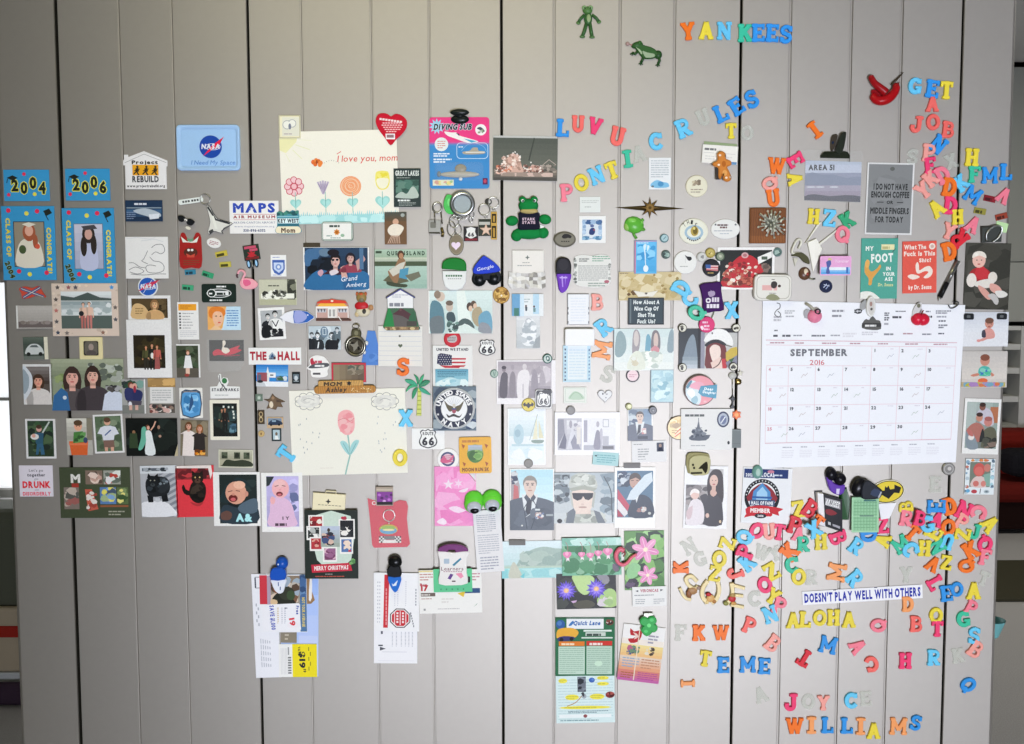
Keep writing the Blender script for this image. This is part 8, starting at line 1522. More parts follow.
for k in range(7): c.r(9,13+k*2.6,12.4,14.6+k*2.6,'6a6c6c')
for j in range(5): c.r(2+j*1.4,4,2.7+j*1.4,31,'c4c4c4')
c.r(9,3,10.4,11,'8a8c8c')
c = Card('photo_flyer','coupon flyer with a couple picture, red strip and SAVE lettering','leaflet',(260.6,573.4,307.4,632),'d9dade',0,'paper',.4,lift=.8); c.r(0,.6,7.4,30,'b5303c').r(7.4,1,11,31,'9c8c9c').g(11,1,40,30,'7a6a58','8a8478').nz(11,1,40,30,['6a4c38','a8a094','8a98a4','c2b09c','4c3a2c'],30,4,9,4).e(17,14,3.6,5,'7a4a30').sp([(12,30),(14,22),(20,18),(28,20),(34,26),(34,30)],'1f2218',3).e(27,19,8,7,'2c2f22').e(31,21,4.2,5,'33442a').sp([(11,25),(17,26),(17,30),(11,30)],'c2a884',2).r(40,.4,46.6,58,'46688e').nz(40,0,46,30,['3c5a84','5c7ca0','2c4468'],10,3,7,5).t('NOT YOUR AVERAGE',43.4,38,2.6,'c9b45a',30,True,rot=-90).p([(1.6,30.6),(39,29),(40.6,56),(2.4,57.6)],'e4e4e8').t('SAVE $1,000',12.4,43.6,4,'3a4aa0',25,True,rot=-86)
for x, cl in ((17,'b09a60'),(21,'a8a8b0'),(24,'9a9ca8')): c.gl(x,33,x+1.6,50,9,cl,int(x))
c.sp([(27,50),(32,46),(38,50),(36,54),(28,54)],'dcd8dc',2).t('19',32,48,5,'c0303c',8,True,rot=-80).t('Free',37.4,36,2.6,'3a4a90',9,True,rot=-90).t('$',26,34,2.4,'4a5060',1.6,True,rot=-90)
t = Thing('blue_bag_clip','blue clip with a round top and white tongue on the sideways papers','clip',280.6,571,17,36,0,9,k=.4,base=4.4)
t.part('round_grip','gloss',lambda m:m.ball(283.4,561.6,.6,6.2,6.6,5,'17479c').ball(280.6,561.8,5,1,1,.6,'d0dcec',8,6))
t.part('grip','gloss',lambda m:m.plate([([smooth([(272.8,569),(276,565.4),(283,565),(287.6,568),(287,577),(273,577.4)],2)],'1a4aa4')],(),2,6,ch=.9))
t.part('tongue','gloss',lambda m:m.plate([([smooth([(273,577),(287.4,576.6),(286.4,584),(284.4,590.4),(280,591.6),(276,588),(273.6,582)],2)],'d8dce4')],[([rect(279.6,580,280.6,584)],'4a5a84'),([rect(281.4,584.6,282.4,588)],'4a5a84')],.6,4,ch=.6),'white tongue')
c = Card('printed_letter','white printed letter hanging behind the stop sign leaflet','letter',(374,572,417.4,664),'e0e0e4',-.6,'paper',.4,lift=.6)
for x in (18,22,27,31,34.4,38): c.gl(x,58,x+1.2,75,12,'9a9ca6',x)
c.r(4.4,73,9,74.4,'3a3c44').p([(6,75),(12,77),(6,79)],'4a4c54').r(8,80,33,80.6,'c2c2ca').r(4,89,40,89.5,'d0d0d6').r(7,59,9,62,'50525c')
c = Card('stop_leaflet','white sideways leaflet with a red stop sign and a red bar','leaflet',(374.6,571.6,419.6,631),'e4e4e6',-1,'paper',.4,lift=.8); c.p([(10,2),(15,2),(13.6,56),(9,56)],'c02c34')
for k in range(10): c.r(11.4,16+k*3.8,12.6,19+k*3.8,'d8989c')
c.add([[(26+11*cos(radians(22.5+45*k)),46+10.6*sin(radians(22.5+45*k))) for k in range(8)]],'26262c').add([[(26+10*cos(radians(22.5+45*k)),46+9.6*sin(radians(22.5+45*k))) for k in range(8)]],'e8e4e4').add([[(26+9*cos(radians(22.5+45*k)),46+8.6*sin(radians(22.5+45*k))) for k in range(8)]],'bc222c')
for x in (20.4,26,31.6): c.r(x-.5,39,x+.5,53,'e0c4c8')
for x, a, b in ((23.2,40,52),(28.8,40,52)):
    for k in range(4): c.r(x-1,a+k*3,x+1,a+k*3+2,'e8dcdc')
for x in (3,5,20,23,31):
    c.gl(x,8,x+1,52 if x < 8 else 34,12,'b4b4bc',x)
for k in range(6): c.r(41,16+k*3,42,18+k*3,'7a7c84').r(36+k*.6,40+k*2.6,37+k*.6,42+k*2.6,'6a6c74')
t = chip_clip('black clip with a blue tongue on the stop sign leaflet',388,554,404,591,0,0)
t.part('back_grip','gloss',lambda m:m.ball(396,560,4,7,6.6,4.4,'111213'))
t.part('grip','gloss',lambda m:m.plate([([smooth([(389,574),(389,566),(393,561.6),(399,562),(402,567),(401.6,574.4)],2)],'16181a')],(),3.4,7,ch=1))
t.part('tongue','gloss',lambda m:m.plate([([smooth([(389,574),(401.6,574.4),(400.6,583),(397.6,589.6),(394.4,589.8),(390.6,583)],2)],'1e66c0')],[([[(392.6,581),(394,582.6),(398.6,578),(397,583.6),(393.6,584)]],'dce6f2')],2.6,5.4,ch=.6),'blue tongue with a white mark')
c = Card('restaurant_coupon','white coupon sheet with red prices behind the lettered white flask shape','coupon',(419.6,568,482,612),'e4e3e0',1,'paper',.4,lift=.6); c.r(0,.4,14,2,'d8c890').gl(1,3,14,11,3,'b8847c',3).t('Buy',4.6,14.6,2.6,'a83c44',7,True).t('17',5.6,18,5.4,'b02430',7.4,True).r(1.6,23,16,26.6,'6a5c54').gl(2,23.6,15.6,26.4,1,'d8d2cc',4).gl(2,28,15,30,1,'a8847c',5).r(43,19,60.6,24,'30507c').p([(38,24),(46,22),(44,28)],'d8b83c').gl(52,3,61,12,3,'b88890',6).gl(22,28,34,34,2,'d0ccc8',7).gl(18,38.6,52,40.4,1,'b4b0b0',8).p([(58,34),(54,38),(57,36)],'9ab09a').r(4,39,6,41,'8a8c8c')
c = Card('green_backing_card','bright green card behind the white flask shaped magnet','card',(434,567,472.4,590.4),'5fbf8c',1,'paper',.5); c.r(34,8,36.4,14,'1f2a24')
for k in range(5): c.r(6.6+k*5.6,19.8,7.8+k*5.6,21.4,'3f8a64')
t = Thing('flask_magnet','white flask shaped dispenser with a purple top, lettered and drawn with pens','dispenser',453.6,562,31,42,0,4)
fl = [(439,549),(439.4,545.6),(446,542.4),(454,541.6),(462,542.6),(468,546),(468.6,549)]
bd = [(439,548.6),(454,550),(468.6,548.6),(467.6,556),(467,570),(468,581),(454,583),(439.4,581.6),(440.4,570),(440,556)]
t.part('top','gloss',lambda m:m.plate([([smooth(fl,2,False)+[(466,551),(454,552),(441,551)],rrect(448.6,547.4,456,550,1.2)],'6d2a6a')],(),.3,3.4,ch=.5),'purple top with a slot')
P = [(l,'7a4a54') for l in text('Learners',452.8,566,3.6,22,False)] + [([[(453,562),(461,555),(462,556.6),(454.4,563.6)]],'3a7a94'),([rrect(444.6,556,450,561,.6)],'a4b4c4'),([[(448,576),(451,571),(454,572),(451,577)]],'5c3a80'),([[(456,571),(462,570),(464,574),(461,576)]],'dd8aa4'),([rect(452.4,578,456,579.4)],'5a4a4c')] + [([rect(444+k*2.4,568.6,445.8+k*2.4,569.4)],'a8848c') for k in range(8)]
t.part('front','gloss',lambda m:m.plate([([smooth(bd,2)],'dfdcda')],P,.5,3.8,ch=.5))
# flower and scenery prints
c = photo('pale scenery print of a rounded hill above turquoise water',(501.6,540.4,563.4,578),'b5d0cc',0,1,lift=.6); c.g(0,0,62,24,'d4e4e8','c0d8da',n=4).sp([(14,26),(20,16),(30,9),(42,6),(54,8),(62,10),(62,28),(14,28)],'a0b4ac',3).nz(18,10,62,26,['a9bcb2','94aaa2','b2c2ba'],30,4,9,4).r(0,26,62,37.6,'a4d4d4').r(0,25.4,62,27.4,'b4c8b8').nz(0,28,62,37,['94ccd0','b4dcdc','9cd0d0'],20,5,12,5).sp([(7,37),(9,26),(12,21),(16,26),(20,37)],'c2c4b4',3).p([(18,36),(23,32),(22,37.6)],'70c4cc').p([(0,30),(6,28),(6,37.6),(0,37.6)],'8accd0')
c = Card('magnet_strip','short dark grey magnet strip at the top of the rounded hill print','magnet',(509,539.4,525.4,544.6),'73716f',0,'rubber',1.0)
LF = ['4a8a5c','2f6a44','6aa47c','3a7a50','83b090']
c = photo('print of purple star shaped water lilies on dark water',(556.6,572.4,616,608.4),'262824',0,1.5,lift=.5); c.nz(0,0,59,36,['2f322c','1c1e1c','3a3e36'],16,6,14,4).sp([(16,2),(30,1),(38,6),(34,18),(28,22),(22,18),(18,10)],'b4d08c',3).sp([(44,22),(52,16),(59,20),(59,34),(44,34),(40,28)],'a4c47c',3).nz(40,24,56,35,['c4d4a4','d0c8d0','9ab87c'],12,3,6,5).sp([(40,3),(50,2),(53,8),(48,12)],'8a8890',2).p([(14,28),(20,27),(18,32)],'c4a4c8').sp([(16,30),(30,27),(38,31),(34,35),(20,35)],'4a4838',2)
for x, y, r in ((9.6,17,10.6),(39.6,16,10.6)):
    c.add([star(x,y,r,r*.55,11)],'5c44c4').add([star(x,y,r*.86,r*.4,11,-74)],'7c62dc').add([star(x,y,r*.6,r*.3,9)],'9a86e4').e(x,y,2.6,2.4,'e8b478').e(x,y,1.4,1.2,'f0cc9c')
c = photo('print of a row of hanging pink bleeding heart flowers',(562,536.6,621,574.6),'6fae90',0,1,lift=1.0); c.nz(0,0,59,38,LF,60,5,12,7).sp([(2,24),(12,20),(18,26),(14,34),(4,34)],'3f7c54',3).sp([(16,28),(26,22),(33,30),(26,36)],'4c8c60',3).r(0,0,59,8,'8ec4b4').nz(0,0,59,8,['a8d4c8','74b09c','bcdcd4'],16,4,9,3)
for x, y, s_ in ((5.6,17,4.4),(20,17,3.6),(28.6,18,3.8),(36.6,16,4),(46,14.6,5)):
    c.l(smooth([(x-2,4),(x,8),(x,y-s_)],3,False),.5,'a86a6c').add([heart(x-.6,y,s_)],'dc7ca8').e(x-.8,y-s_*.3,s_*.4,s_*.5,'eaa4c4').p([(x-1.2,y+s_*.7),(x+1.2,y+s_*.7),(x+1.8,y+s_*1.5),(x,y+s_*1.2),(x-1.8,y+s_*1.5)],'ecdce4')
c.nz(50,26,58,36,['4a4a58','6a5c6c'],8,2,4,9)
c = photo('print of two large pale pink clematis flowers among green leaves',(624.4,530,664,590),'5c8c4a',0,1,lift=1.0); c.nz(0,0,40,60,['7cae60','4a7a3c','8fbc74','34582e','9ac884','1f3420'],60,5,12,5).sp([(2,40),(8,32),(16,36),(12,46),(4,48)],'8cc088',3).nz(0,48,14,59,['3a3440','5c4a64','2a2630'],12,3,6,6)
for x, y, r, n in ((21,19,13,6),(23,45,9.6,6)):
    for k in range(n):
        a = radians(360/n*k+15); c.add([rotp(ell(x+r*.56*cos(a),y+r*.56*sin(a),r*.52,r*.27,12),x+r*.56*cos(a),y+r*.56*sin(a),-(360/n*k+15))],['d884b4','e29cc2'][k % 2]).l([(x+r*.2*cos(a),y+r*.2*sin(a)),(x+r*.9*cos(a),y+r*.9*sin(a))],.7,'efc8de')
    c.e(x,y,r*.18,r*.18,'ece0c4')
t = Thing('flamingo_hook','coral pink curled figure, like a bird neck, across the edges of the flower prints','magnet',624,554,24,22,0,6,k=.6)
t.part('curl','gloss',lambda m:m.tube(smooth([(636,553,1.6),(631,556,2),(627,561,2.4),(622,563.4,2.6),(617,560,2.8),(615.4,553,2.8),(619,547.4,2.8),(623,549,2.8)],4,False),2.5,'dd6f84',10,taper=lambda u:.55+.5*u))
t.part('beak','gloss',lambda m:m.tube([(623,549,2.8),(624.4,552.4,2.8),(622.4,555,2.6)],1.2,'8a4a44',8,taper=lambda u:1-.5*u))
c = Card('business_card','white business card with a red arched heading below the clematis print','card',(632,585.6,666,605.6),'e4e4e4',1.5,'paper',.4,lift=.6); c.t('VERONICAS',17,4,2.8,'b06470',18,True).p([(3,4),(6,3.4),(6,5.4)],'3c3e44').p([(31,3.6),(28,3),(28,5)],'3c3e44').gl(2,7.6,32,9.6,1,'8a8c90',3).gl(3,12,13,18,3,'a4a6aa',4).gl(21,12,32,18,3,'a4a6aa',5)
# service flyer
c = Card('service_flyer','green bordered service flyer with a white heading and two price lists','leaflet',(555.4,616.4,614.6,676),'2c6a48',0,'paper',.4,lift=.7); c.r(11,.4,48,11.6,'e2e6ea').e(5,7,4.6,4.6,'2f5a9c',16).e(4,6,2.4,2.4,'4f7cb8').r(.4,.6,58,1.4,'24543a').t('Quick Lane',31,5.6,4,'2a62a8',27,True,.3).sp([(13,8),(17,3.4),(18.4,5),(15.6,8.4)],'3a72b4',2).e(54,5,4,3,'6a3a30').nz(50.6,2,57,8,['d8d4d0','7c4438','3a2c28'],6,1.6,3,4)
c.sp([(1,20),(2,13),(8,10.6),(18,11),(23,15),(20,20),(12,22),(4,22)],'e0a83c',3).sp([(2,21),(8,19),(18,19.6),(19,22),(12,24),(3,24)],'3a3a6c',2).e(6,22.6,2,2,'1c1c24').e(16,22,2,2,'1c1c24').r(28,12.6,56,14.4,'d8e2dc').r(30,15,50,19,'c0ccc4').gl(31,15.6,49,18.6,1,'3a4a44',5,.8).r(26,20,57,21.4,'d0dcd4').r(3.4,24.4,29,29,'d8782a').gl(6,25.4,27,28,1,'f0d8b8',3,.8).r(31,24,56.6,28.6,'c8342c').gl(34,25,54,28,1,'f0dcd8',4,.8).r(3,29.6,29.4,58,'b9d0c2').r(31,29.2,56.6,58,'b4ccbe').gl(4,30.6,28,57,13,'8fb09c',5,.35).gl(32,30.6,55,57,13,'8cac98',6,.35).e(43,47,4,3,'c2dcc8')
c = Card('coupon_sheet','pale blue coupon sheet with yellow bursts below the green service flyer','coupon',(556,674.6,614.6,723),'cfe2e4',1,'paper',.4,lift=.5); c.gl(2,3,57,46,15,'b4ccd0',3,.25).r(21.6,1,30,16.6,'4a505c').nz(21.6,1,30,16.6,['2c3038','7c8490','6a707c'],10,3,6,4).e(36,4.6,3,2.6,'3a62b0').e(37,4,1.4,1.2,'5a84c8')
for x, y, w, h, s_ in ((7,5,9,5,'$20'),(47,2.6,12,4,''),(47,8.6,12,4,''),(16,22,14,6,'$25'),(41,21.6,15,6,''),(29,32.6,52,3.6,'')): c.e(x,y,w/2,h/2,'e6dc4c',14).gl(x-w*.4,y-h*.3,x+w*.4,y+h*.3,1 if h < 5 else 2,'b8b040',int(x),.4)
c.l(smooth([(11,31),(20,27),(27,19)],3,False),.8,'a87c3c').e(28,21,2.4,2.6,'9aa4ac').sp([(25,18),(28,17),(28,22)],'3a3c44',2).e(54,20,4.6,3.4,'7c2c2c').nz(50,17,58,23,['4a1c1c','a85048'],6,1.6,3,5).gl(12,35.6,52,38.4,2,'5a7684',8,.5).r(3,39.6,55,43,'e6eef0').e(29,41.4,2,1.8,'8a4a4c').gl(4,44.6,56,47,1,'6a8e94',9)
c = Card('super_flyer','tilted flyer fading from white to purple with a red emblem, under the clover clip','leaflet',(620,624.4,662,681.6),'e2d8c0',-7,'paper',.4,lift=1.0,curl=1.0)
c.g(0,0,42,57.2,'e6e4e4','e4ccb0',n=4).g(0,20,42,32,'e4d090','e2b880',n=4).g(0,32,42,46,'d8c4b4','d89a78',n=4).g(0,46,42,57.2,'cc7c70','b8609c',n=4).sp([(7,4),(11,7),(18,5),(19,11),(16,17),(9,19),(6,15),(11,14),(13,11),(8,11)],'b0242c',2).sp([(10,8),(14,9),(16,12),(12,15),(13,11)],'e0c4bc',2).nz(6,21,19,31,['4a5a8c','c0a070','6a8a6c','384468','b0607c'],18,1.6,4,4).nz(24,21,34,31,['4a4038','d8d0c0','6a5a50'],8,1.4,3,5).gl(26,8,36,18,3,'9c98a4',6,.5).gl(3,33,20,44,4,'8aa0b8',7).gl(22,33,40,44,4,'b88468',8).gl(3,48,16,55,3,'a05a30',9).gl(20,47,40,55,4,'a8488c',10).r(16,1.4,17,56,'dcd0bc')
t = Thing('clover_clip','green four leaf clover clip holding the tilted flyer','clip',648,622,17,24,0,5,k=.5,base=3.0)
t.part('back_plate','metal',lambda m:m.plate([([rrect(643,611.4,652.6,622,1)],'8a8c84')],(),.3,1.6,ch=.3))
t.part('clover','gloss',lambda m:m.plate([([heart(x,y,4.8) if False else ell(x,y,4.8,4.6,14)],'2fa04c') for x,y in ((643.6,619.4),(651,618.6),(652,626),(645,628))]+[([ell(648,623,4,4)],'2fa04c'),([smooth([(643,626),(649,625),(651,631),(646,634.4),(641.6,631)],2)],'2fa04c')],[([ell(648,623,2,2)],'6ad47c'),([ell(650.6,617.6,2,1.6)],'4cc068'),([ell(645,629,2,1.6)],'4cc068')],1,4.6,ch=1.0))
# cream letters
CRM = 'e4d2a0'
def cream(ch,label,pts,x,y,spots):
    t = Thing('cream_letter',label,'letter magnet',x,y,24,26,0,4,'cream letter magnets',.6)
    t.part('letter','plastic',lambda m:m.plate([(o,CRM) for o in [[q] for P_,w in pts for q in stroke(smooth(P_,4,False) if len(P_) > 2 else P_,w,.25)]],(),.3,3.2,ch=.6))
    t.part('figure','plastic',lambda m:[m.ball(px,py,2.6,rx,ry,1.6,c_,12,6,True) for px,py,rx,ry,c_ in spots],'tan and red ornament')


cream('S','cream letter S magnet with a brown ornament, left of the cream U',[([(696,580),(690.6,575.4),(685.6,578),(688,584),(694,588),(697,586)],4),([(679.6,588),(684.4,596.4),(690,599)],3.4)],689,588,[(692,590,5,4,'a47c54'),(688.6,593,3,4.4,'8a5c3c'),(698,587,2.6,2,'9c8478')])
cream('U','cream letter U magnet with a red and tan ornament, middle of the three',[([(706.6,580.6),(702.6,587),(702,595),(706,602)],4.4),([(717.4,581.6),(718.4,590),(716,598),(712,602)],4.4)],710.6,591.6,[(710,597.6,4.4,4,'d0a468'),(708,593.6,3,2,'b8323a'),(706.6,601.4,2,2,'e0c890'),(713.6,600.6,2.2,2.2,'b07c48')])
cream('E','cream letter E magnet with a red ornament, right of the cream U',[([(731,583),(731.6,594),(727,603)],4.2),([(731,584),(743.4,587.4)],3.2),([(733,594.4),(742,595.4)],3),([(731,604.4),(742.6,606.6)],3.2)],735,594.6,[(731.4,598,4,3.4,'b8323a'),(732,594.4,3,2.6,'a88a54'),(725.4,602.6,2.8,2.4,'8a8a4c'),(733,602.6,3,2,'c89a5c')])
# green frogs at the top
FG2 = '33592d'
t = Thing('frog_figure','green frog figure standing upright near the top of the wall','figure',588,22.5,25,34,0,4)
t.part('body','plastic',lambda m:m.ball(588,19,.2,4.2,7,3,FG2,half=True).ball(588.4,19,1.4,2.6,4.6,2.4,'8a9c6c',half=True))
t.part('head','plastic',lambda m:m.ball(587.4,11,.4,5,4,3.2,'4a7038',half=True).ball(584.2,8.6,1,2.6,2.4,2.2,'7a9a68',half=True).ball(590.4,8.6,1,2.6,2.4,2.2,'7a9a68',half=True).ball(584.6,9.2,2.6,1,1,.9,'1c2a18',8,6,True).ball(590,9.2,2.6,1,1,.9,'1c2a18',8,6,True))
for pts in ([(584.4,15.4,1),(580.6,19,1),(578.4,23,.8)],[(592,15.4,1),(596,18.4,1),(598.8,22,.8)]): t.part('arm','plastic',lambda m,p=pts:m.tube(p,1.6,FG2).ball(p[2][0],p[2][1],.6,2.4,2,1.2,'55783f',8,6,True))
for pts in ([(586.4,24,1),(584.4,31,1),(582.4,36,.8)],[(589.8,24,1),(591,31,1),(592,36.4,.8)]): t.part('leg','plastic',lambda m,p=pts:m.tube(p,1.8,FG2).ball(p[2][0],p[2][1]+.6,.6,3,1.6,1.2,'4a6a3a',8,6,True))
t = Thing('frog_figure','green frog figure sitting sideways with a fly on its tongue','figure',644,54,37,25,0,4)
FG3, FG4 = '2c5426', '23461f'
t.part('body','plastic',lambda m:m.plate([([smooth([(634,47),(639,44),(645,46.4),(651,48),(656,51.4),(657,56),(653,59),(646,59.4),(642,58),(638,53)],3)],FG3)],[([smooth([(642,52),(647,53.4),(654,55),(653,58.6),(646,59)],3)],'8ea080'),([smooth([(634,48),(639,50),(642,54),(640,55),(635,51)],2)],'93a582')],.3,3.2,ch=1.0))
t.part('head','plastic',lambda m:m.ball(637,45.6,.4,6,3.4,3.4,FG3,half=True,rot=14).ball(639.6,43.2,1.4,2,1.8,2.2,'3a6a30',10,6,True).ball(639.8,43.2,2.8,.8,.8,.9,'14180f',8,6,True))
t.part('haunch','plastic',lambda m:m.ball(658,55,.3,4,4.4,3.4,FG4,half=True))
for pts in ([(643.4,55,1.4),(643,59,1.4),(641,62.6,1)],[(658.6,57,1.2),(659.6,61,1.2),(658,64,.8)],[(637.6,51.6,1.6),(635,54.6,1.4),(632.4,53,1)]):
    t.part('leg','plastic',lambda m,p=pts:m.tube(p,1.4,FG4).tube([p[2],(p[2][0]-2.4,p[2][1]+1.6,.6)],.6,FG4,6).tube([p[2],(p[2][0]-.4,p[2][1]+2.8,.6)],.6,FG4,6).tube([p[2],(p[2][0]+1.8,p[2][1]+2,.6)],.6,FG4,6))
t.part('tongue','plastic',lambda m:m.tube([(632.4,46,1.4),(629.4,44.8,1.4)],.5,'a86a60',6).ball(627.4,44.2,.6,2.2,2.2,1.4,'9a8078',10,6,True))


# ---------------------------------------------------------------- letter magnets
LC = {'orange':'f4761f','light orange':'f7a263','yellow':'dcc93c','sky blue':'62bfe6','blue':'2b8ad6','hot pink':'e23a6c','pink':'ee7d90',
      'salmon':'f0a096','coral':'ee6a62','red':'cc2433','teal':'35b592','green':'2f9c6c','clear':'dfe6dc'}


def letters(col,rows):
    for r in rows:
        ch, ph, x, y, rot = r[:5]
        mat = 'clear' if col == 'clear' else 'plastic'
        letter(ch,'%s plastic letter %s magnet %s' % (col if col != 'clear' else 'see-through',ch,ph),x,y,LC[col],rot,*(r[5:6] or (16.,)),h=2.0 if col == 'clear' else 2.6,mat=mat)


T1 = 'in the top row of letters beside the frogs'
T2 = 'in the short row above the slanting letters'
T3 = 'in the slanting word left of the gap'
T4 = 'in the rising word near the top middle'
T5 = 'in the top word beside the red hummingbird'
T6 = 'in the second word below the red hummingbird'
ALO = 'in the yellow word under the bumper strip'
WIL = 'in the lowest row of letters'
CEW = 'in the row just above the lowest letters'
TEM = 'in the row below the orange K and W'
letters('orange',[
    ('Y',T1,687.7,31.6,6),('I','tilted left of the black bulldog clip',814.5,130.2,38),('W','right of the clear T, above the pins block',776.2,166.5,-4),
    ('U','sitting on top of the nail art block',772.8,198,8),('D','right of the pink letters above the yellow A',948.9,187.4,-8,17),
    ('D','by the tip of the pen',948.5,251.3,14,17),('K','lying sideways left of the cream letters',680.5,566.9,90,14.5),('K','above the teal C in the lower jumble',789.2,551.2,50,17),
    ('D','at the top of the jumble below the newborn photo',949,505.6,16),('O','under the pink A in the right jumble',947.4,526.9,-15),('T','right of the white beam in the right jumble',911.8,532.6,-40,15),
    ('K','above the orange Q at the right',970,549.9,30,17),('Q','under the orange K at the right',965.5,565.7,90,15),('V','left of the yellow Z below the jumble',932.4,563.5,150,15),
    ('S','on the lower edge of the cottage note pad',403.5,366.7,0,16),('W','beside the grey K in the left pair',720.4,632.5,0,15),('K','left of the orange W under the cream letters',698.5,632.3,0,15),
    ('W',WIL,794,725.5,0),('T','half hidden under the little black book',815.2,520,-35,13)])
letters('light orange',[
    ('M','lying on its side left of the sky blue R',836.2,571.8,80,17),('D','under the right end of the bumper strip',907.2,603.6,2,14),('I','lying sideways below the yellow T',687.5,682.7,92,13),
    ('I','second in the lowest row of letters',811,724.4,0),('I','after the second L in the lowest row',860,725.5,0),('M','near the end of the lowest row',897.8,725.5,-2),('M','lying sideways below the sky blue R at the middle',602,349.9,80,17)])
letters('yellow',[
    ('A',T1,705.8,31.2,0),('T','under the rising word near the top middle',730.8,131.2,2,14),('O',T3,581.3,183,15),('T',T3,611.9,170.6,20),
    ('T',T5,945.7,90.6,-3),('H','above the teal F near the top right',971,157.6,-3),('A','lying tilted left of the pink D',935.8,208.6,40),('H','under the hot pink D',956.7,217.1,4,14),
    ('A','lying on its side under the pink E',794.4,179.2,-80,14),('H','left of the sky blue Z above the white paper dart',813,216.6,-4,14),('O','on the lower right corner of the tulip drawing',400.4,457.3,0,16),
    ('Z','highest of the three above the cream letters',727,543,75,15),('O','between two yellow letters above the cream U',719,558.4,0,16),('Z','on top of the cream U',714.7,573.1,-10,15),
    ('Z','left of the teal C in the lower jumble',771,571,30,17),('Y','under the hot pink O in the lower jumble',772.6,595.5,-30,15),('O','under the teal C in the lower jumble',798.2,576.3,0,16),
    ('Z','beside the football member card',798,508.8,10,16),('H','right of the teal R in the lower jumble',820.1,541.3,4,15),('A','below the hot pink Z beside the green receipt',882,539.9,70,15),
    ('B','just right of the white beam',905.3,505.9,95,13),('E','under the sky blue G in the right jumble',932.9,532.6,60,16),('H','lowest in the middle of the right jumble',923.7,547.7,-3,15),('Z','right of the orange O in the right jumble',961.7,533.8,80,15),
    ('A','farthest right in the jumble',988.8,523.6,-50,16),('Z','right of the orange V below the jumble',945.5,562,-8,14),('A','right of the blue E and O',972.9,590.4,0,16),
    ('O','standing on the hot pink T',935.3,614.8,0,15),('A','first '+ALO,792.5,619.9,0,15),('L',ALO,804.4,618.9,-3,15),('O',ALO,819.2,617.4,0,15),('H',ALO,832.8,617,0,15),('A','last '+ALO,848.3,619.2,0,15),
    ('T','left of the blue E under the orange K',705,657.8,-8,15),('A','third from the end of the lowest row',873,730.2,0,15)])
letters('sky blue',[
    ('N',T1,723.6,31.2,0),('R',T4,683,128.4,22,17),('N',T3,596.2,175.6,22),('C','at the end of the slanting word',655.9,141.7,10),('G',T5,914.6,86.3,-4,15),
    ('K','left of the teal F',960.1,183.1,40,15),('Z','above the white paper dart',829,218.2,-5),('R','tilted under the salmon B',603.2,327.1,38,16),('X','on the right edge of the tulip drawing',406.2,417.7,0,16),
    ('T','on the left edge of the tulip drawing',286.8,454,55,17),('D','left of the purple pouch, highest of three',680.8,288,60,17),('C','between the sky blue D and the teal Q',689.8,298.8,50,16),('X','right of the purple pouch',731.3,310.2,5,16),
    ('Q','above the hot pink P beside the dark gap',744,536.8,60,16),('K','under the hot pink P',746.8,562.1,40,16),('N','below the pink P in the lower jumble',769.5,613.8,20,16),('X','left of the little black book',810.2,526.5,30,16),
    ('R','under the hot pink B in the lower jumble',855.6,545.8,-35,15),('R','tilted above the bumper strip',853.9,577.8,-50,16),('G','in the middle of the right jumble',925.6,522.9,10,16),('C','next to the teal M in the right jumble',909.8,549.2,-60,16),
    ('U','above the teal N in the right jumble',946.7,540.9,160,15),('S','upside down above the salmon B at the right',973.4,635,180,15),('R','right of the hot pink H',932.9,656.9,0,15),('C',CEW,850.7,699.8,4,15)])
letters('blue',[
    ('E','fifth '+T1,758,33.3,0),('E','sixth '+T1,772,33.5,-3),('S',T1,785.5,34.7,0),('L',T4,720.5,113.7,24),('E',T4,736.2,106.6,34),('S',T4,751.2,99.6,28),
    ('L',T2,562.6,128.2,-3),('E',T5,931.9,89.2,-8),('N','under the coral O, tilted',937.5,144.6,-38,16),('M','between the teal F and the blue L',989,175.5,0,15),('L','at the right edge of the wall',1005,172.1,0,15),
    ('M','tilted under the teal F',972.3,195,-30,15),('D','below the green receipt',868.2,535.4,-80,15),('E','on its side at the top of the right jumble',935.7,505.9,90,17),('E','left of the blue O',945.7,592.8,8,15),('O','right of the blue E below the jumble',956.1,588.8,0,14),
    ('M','below the yellow O and H of the yellow word',827.7,644.3,-12,16),('E','first '+TEM,723.1,664.3,0,15),('M',TEM,747.3,663.9,0,15),('E','last '+TEM,764.1,665.5,-2,15),('Q','alone near the bottom right corner',967.4,684,-60,15),
    ('L','first of two in the lowest row',826.8,724.4,0,15),('L','second of two in the lowest row',846.2,724.8,0,15),('S',WIL,915,722,-8,14)])
letters('hot pink',[
    ('V',T2,594.9,126.6,-14),('E','under the salmon P near the top right',929.7,165.6,8,15),('D','right of the yellow A near the top right',949.9,205.7,-6,16),('E','lying on its side under the orange I',795,160.4,-60,15),
    ('O','below the football member card',756.6,530.2,-30,16),('P','between the sky blue Q and K',744.4,550.2,70,16),('O','below the yellow Z in the lower jumble',764.4,584.4,20,16),('T','right of the salmon U in the lower jumble',778.8,531.7,-8,15),
    ('B','under the little black book',837.6,537.6,-70,16),('Z','beside the green receipt',882,525.1,5,15),('B','upper left in the right jumble',917.4,516.8,-12,14),('A','tilted above the orange O in the right jumble',936.2,519.1,-20,14),
    ('N','right of the orange D in the jumble',962.9,510.1,-25,17),('Q','above the pink F at the right',984.3,543.9,160,16),('L','above the blue E below the jumble',934.5,582.4,-60,15),('T','under a yellow O at the right',936.6,628,0,15),
    ('H','left of the sky blue R near the bottom right',904.5,660.1,0,15),('J',CEW,791,701.4,0,16)])
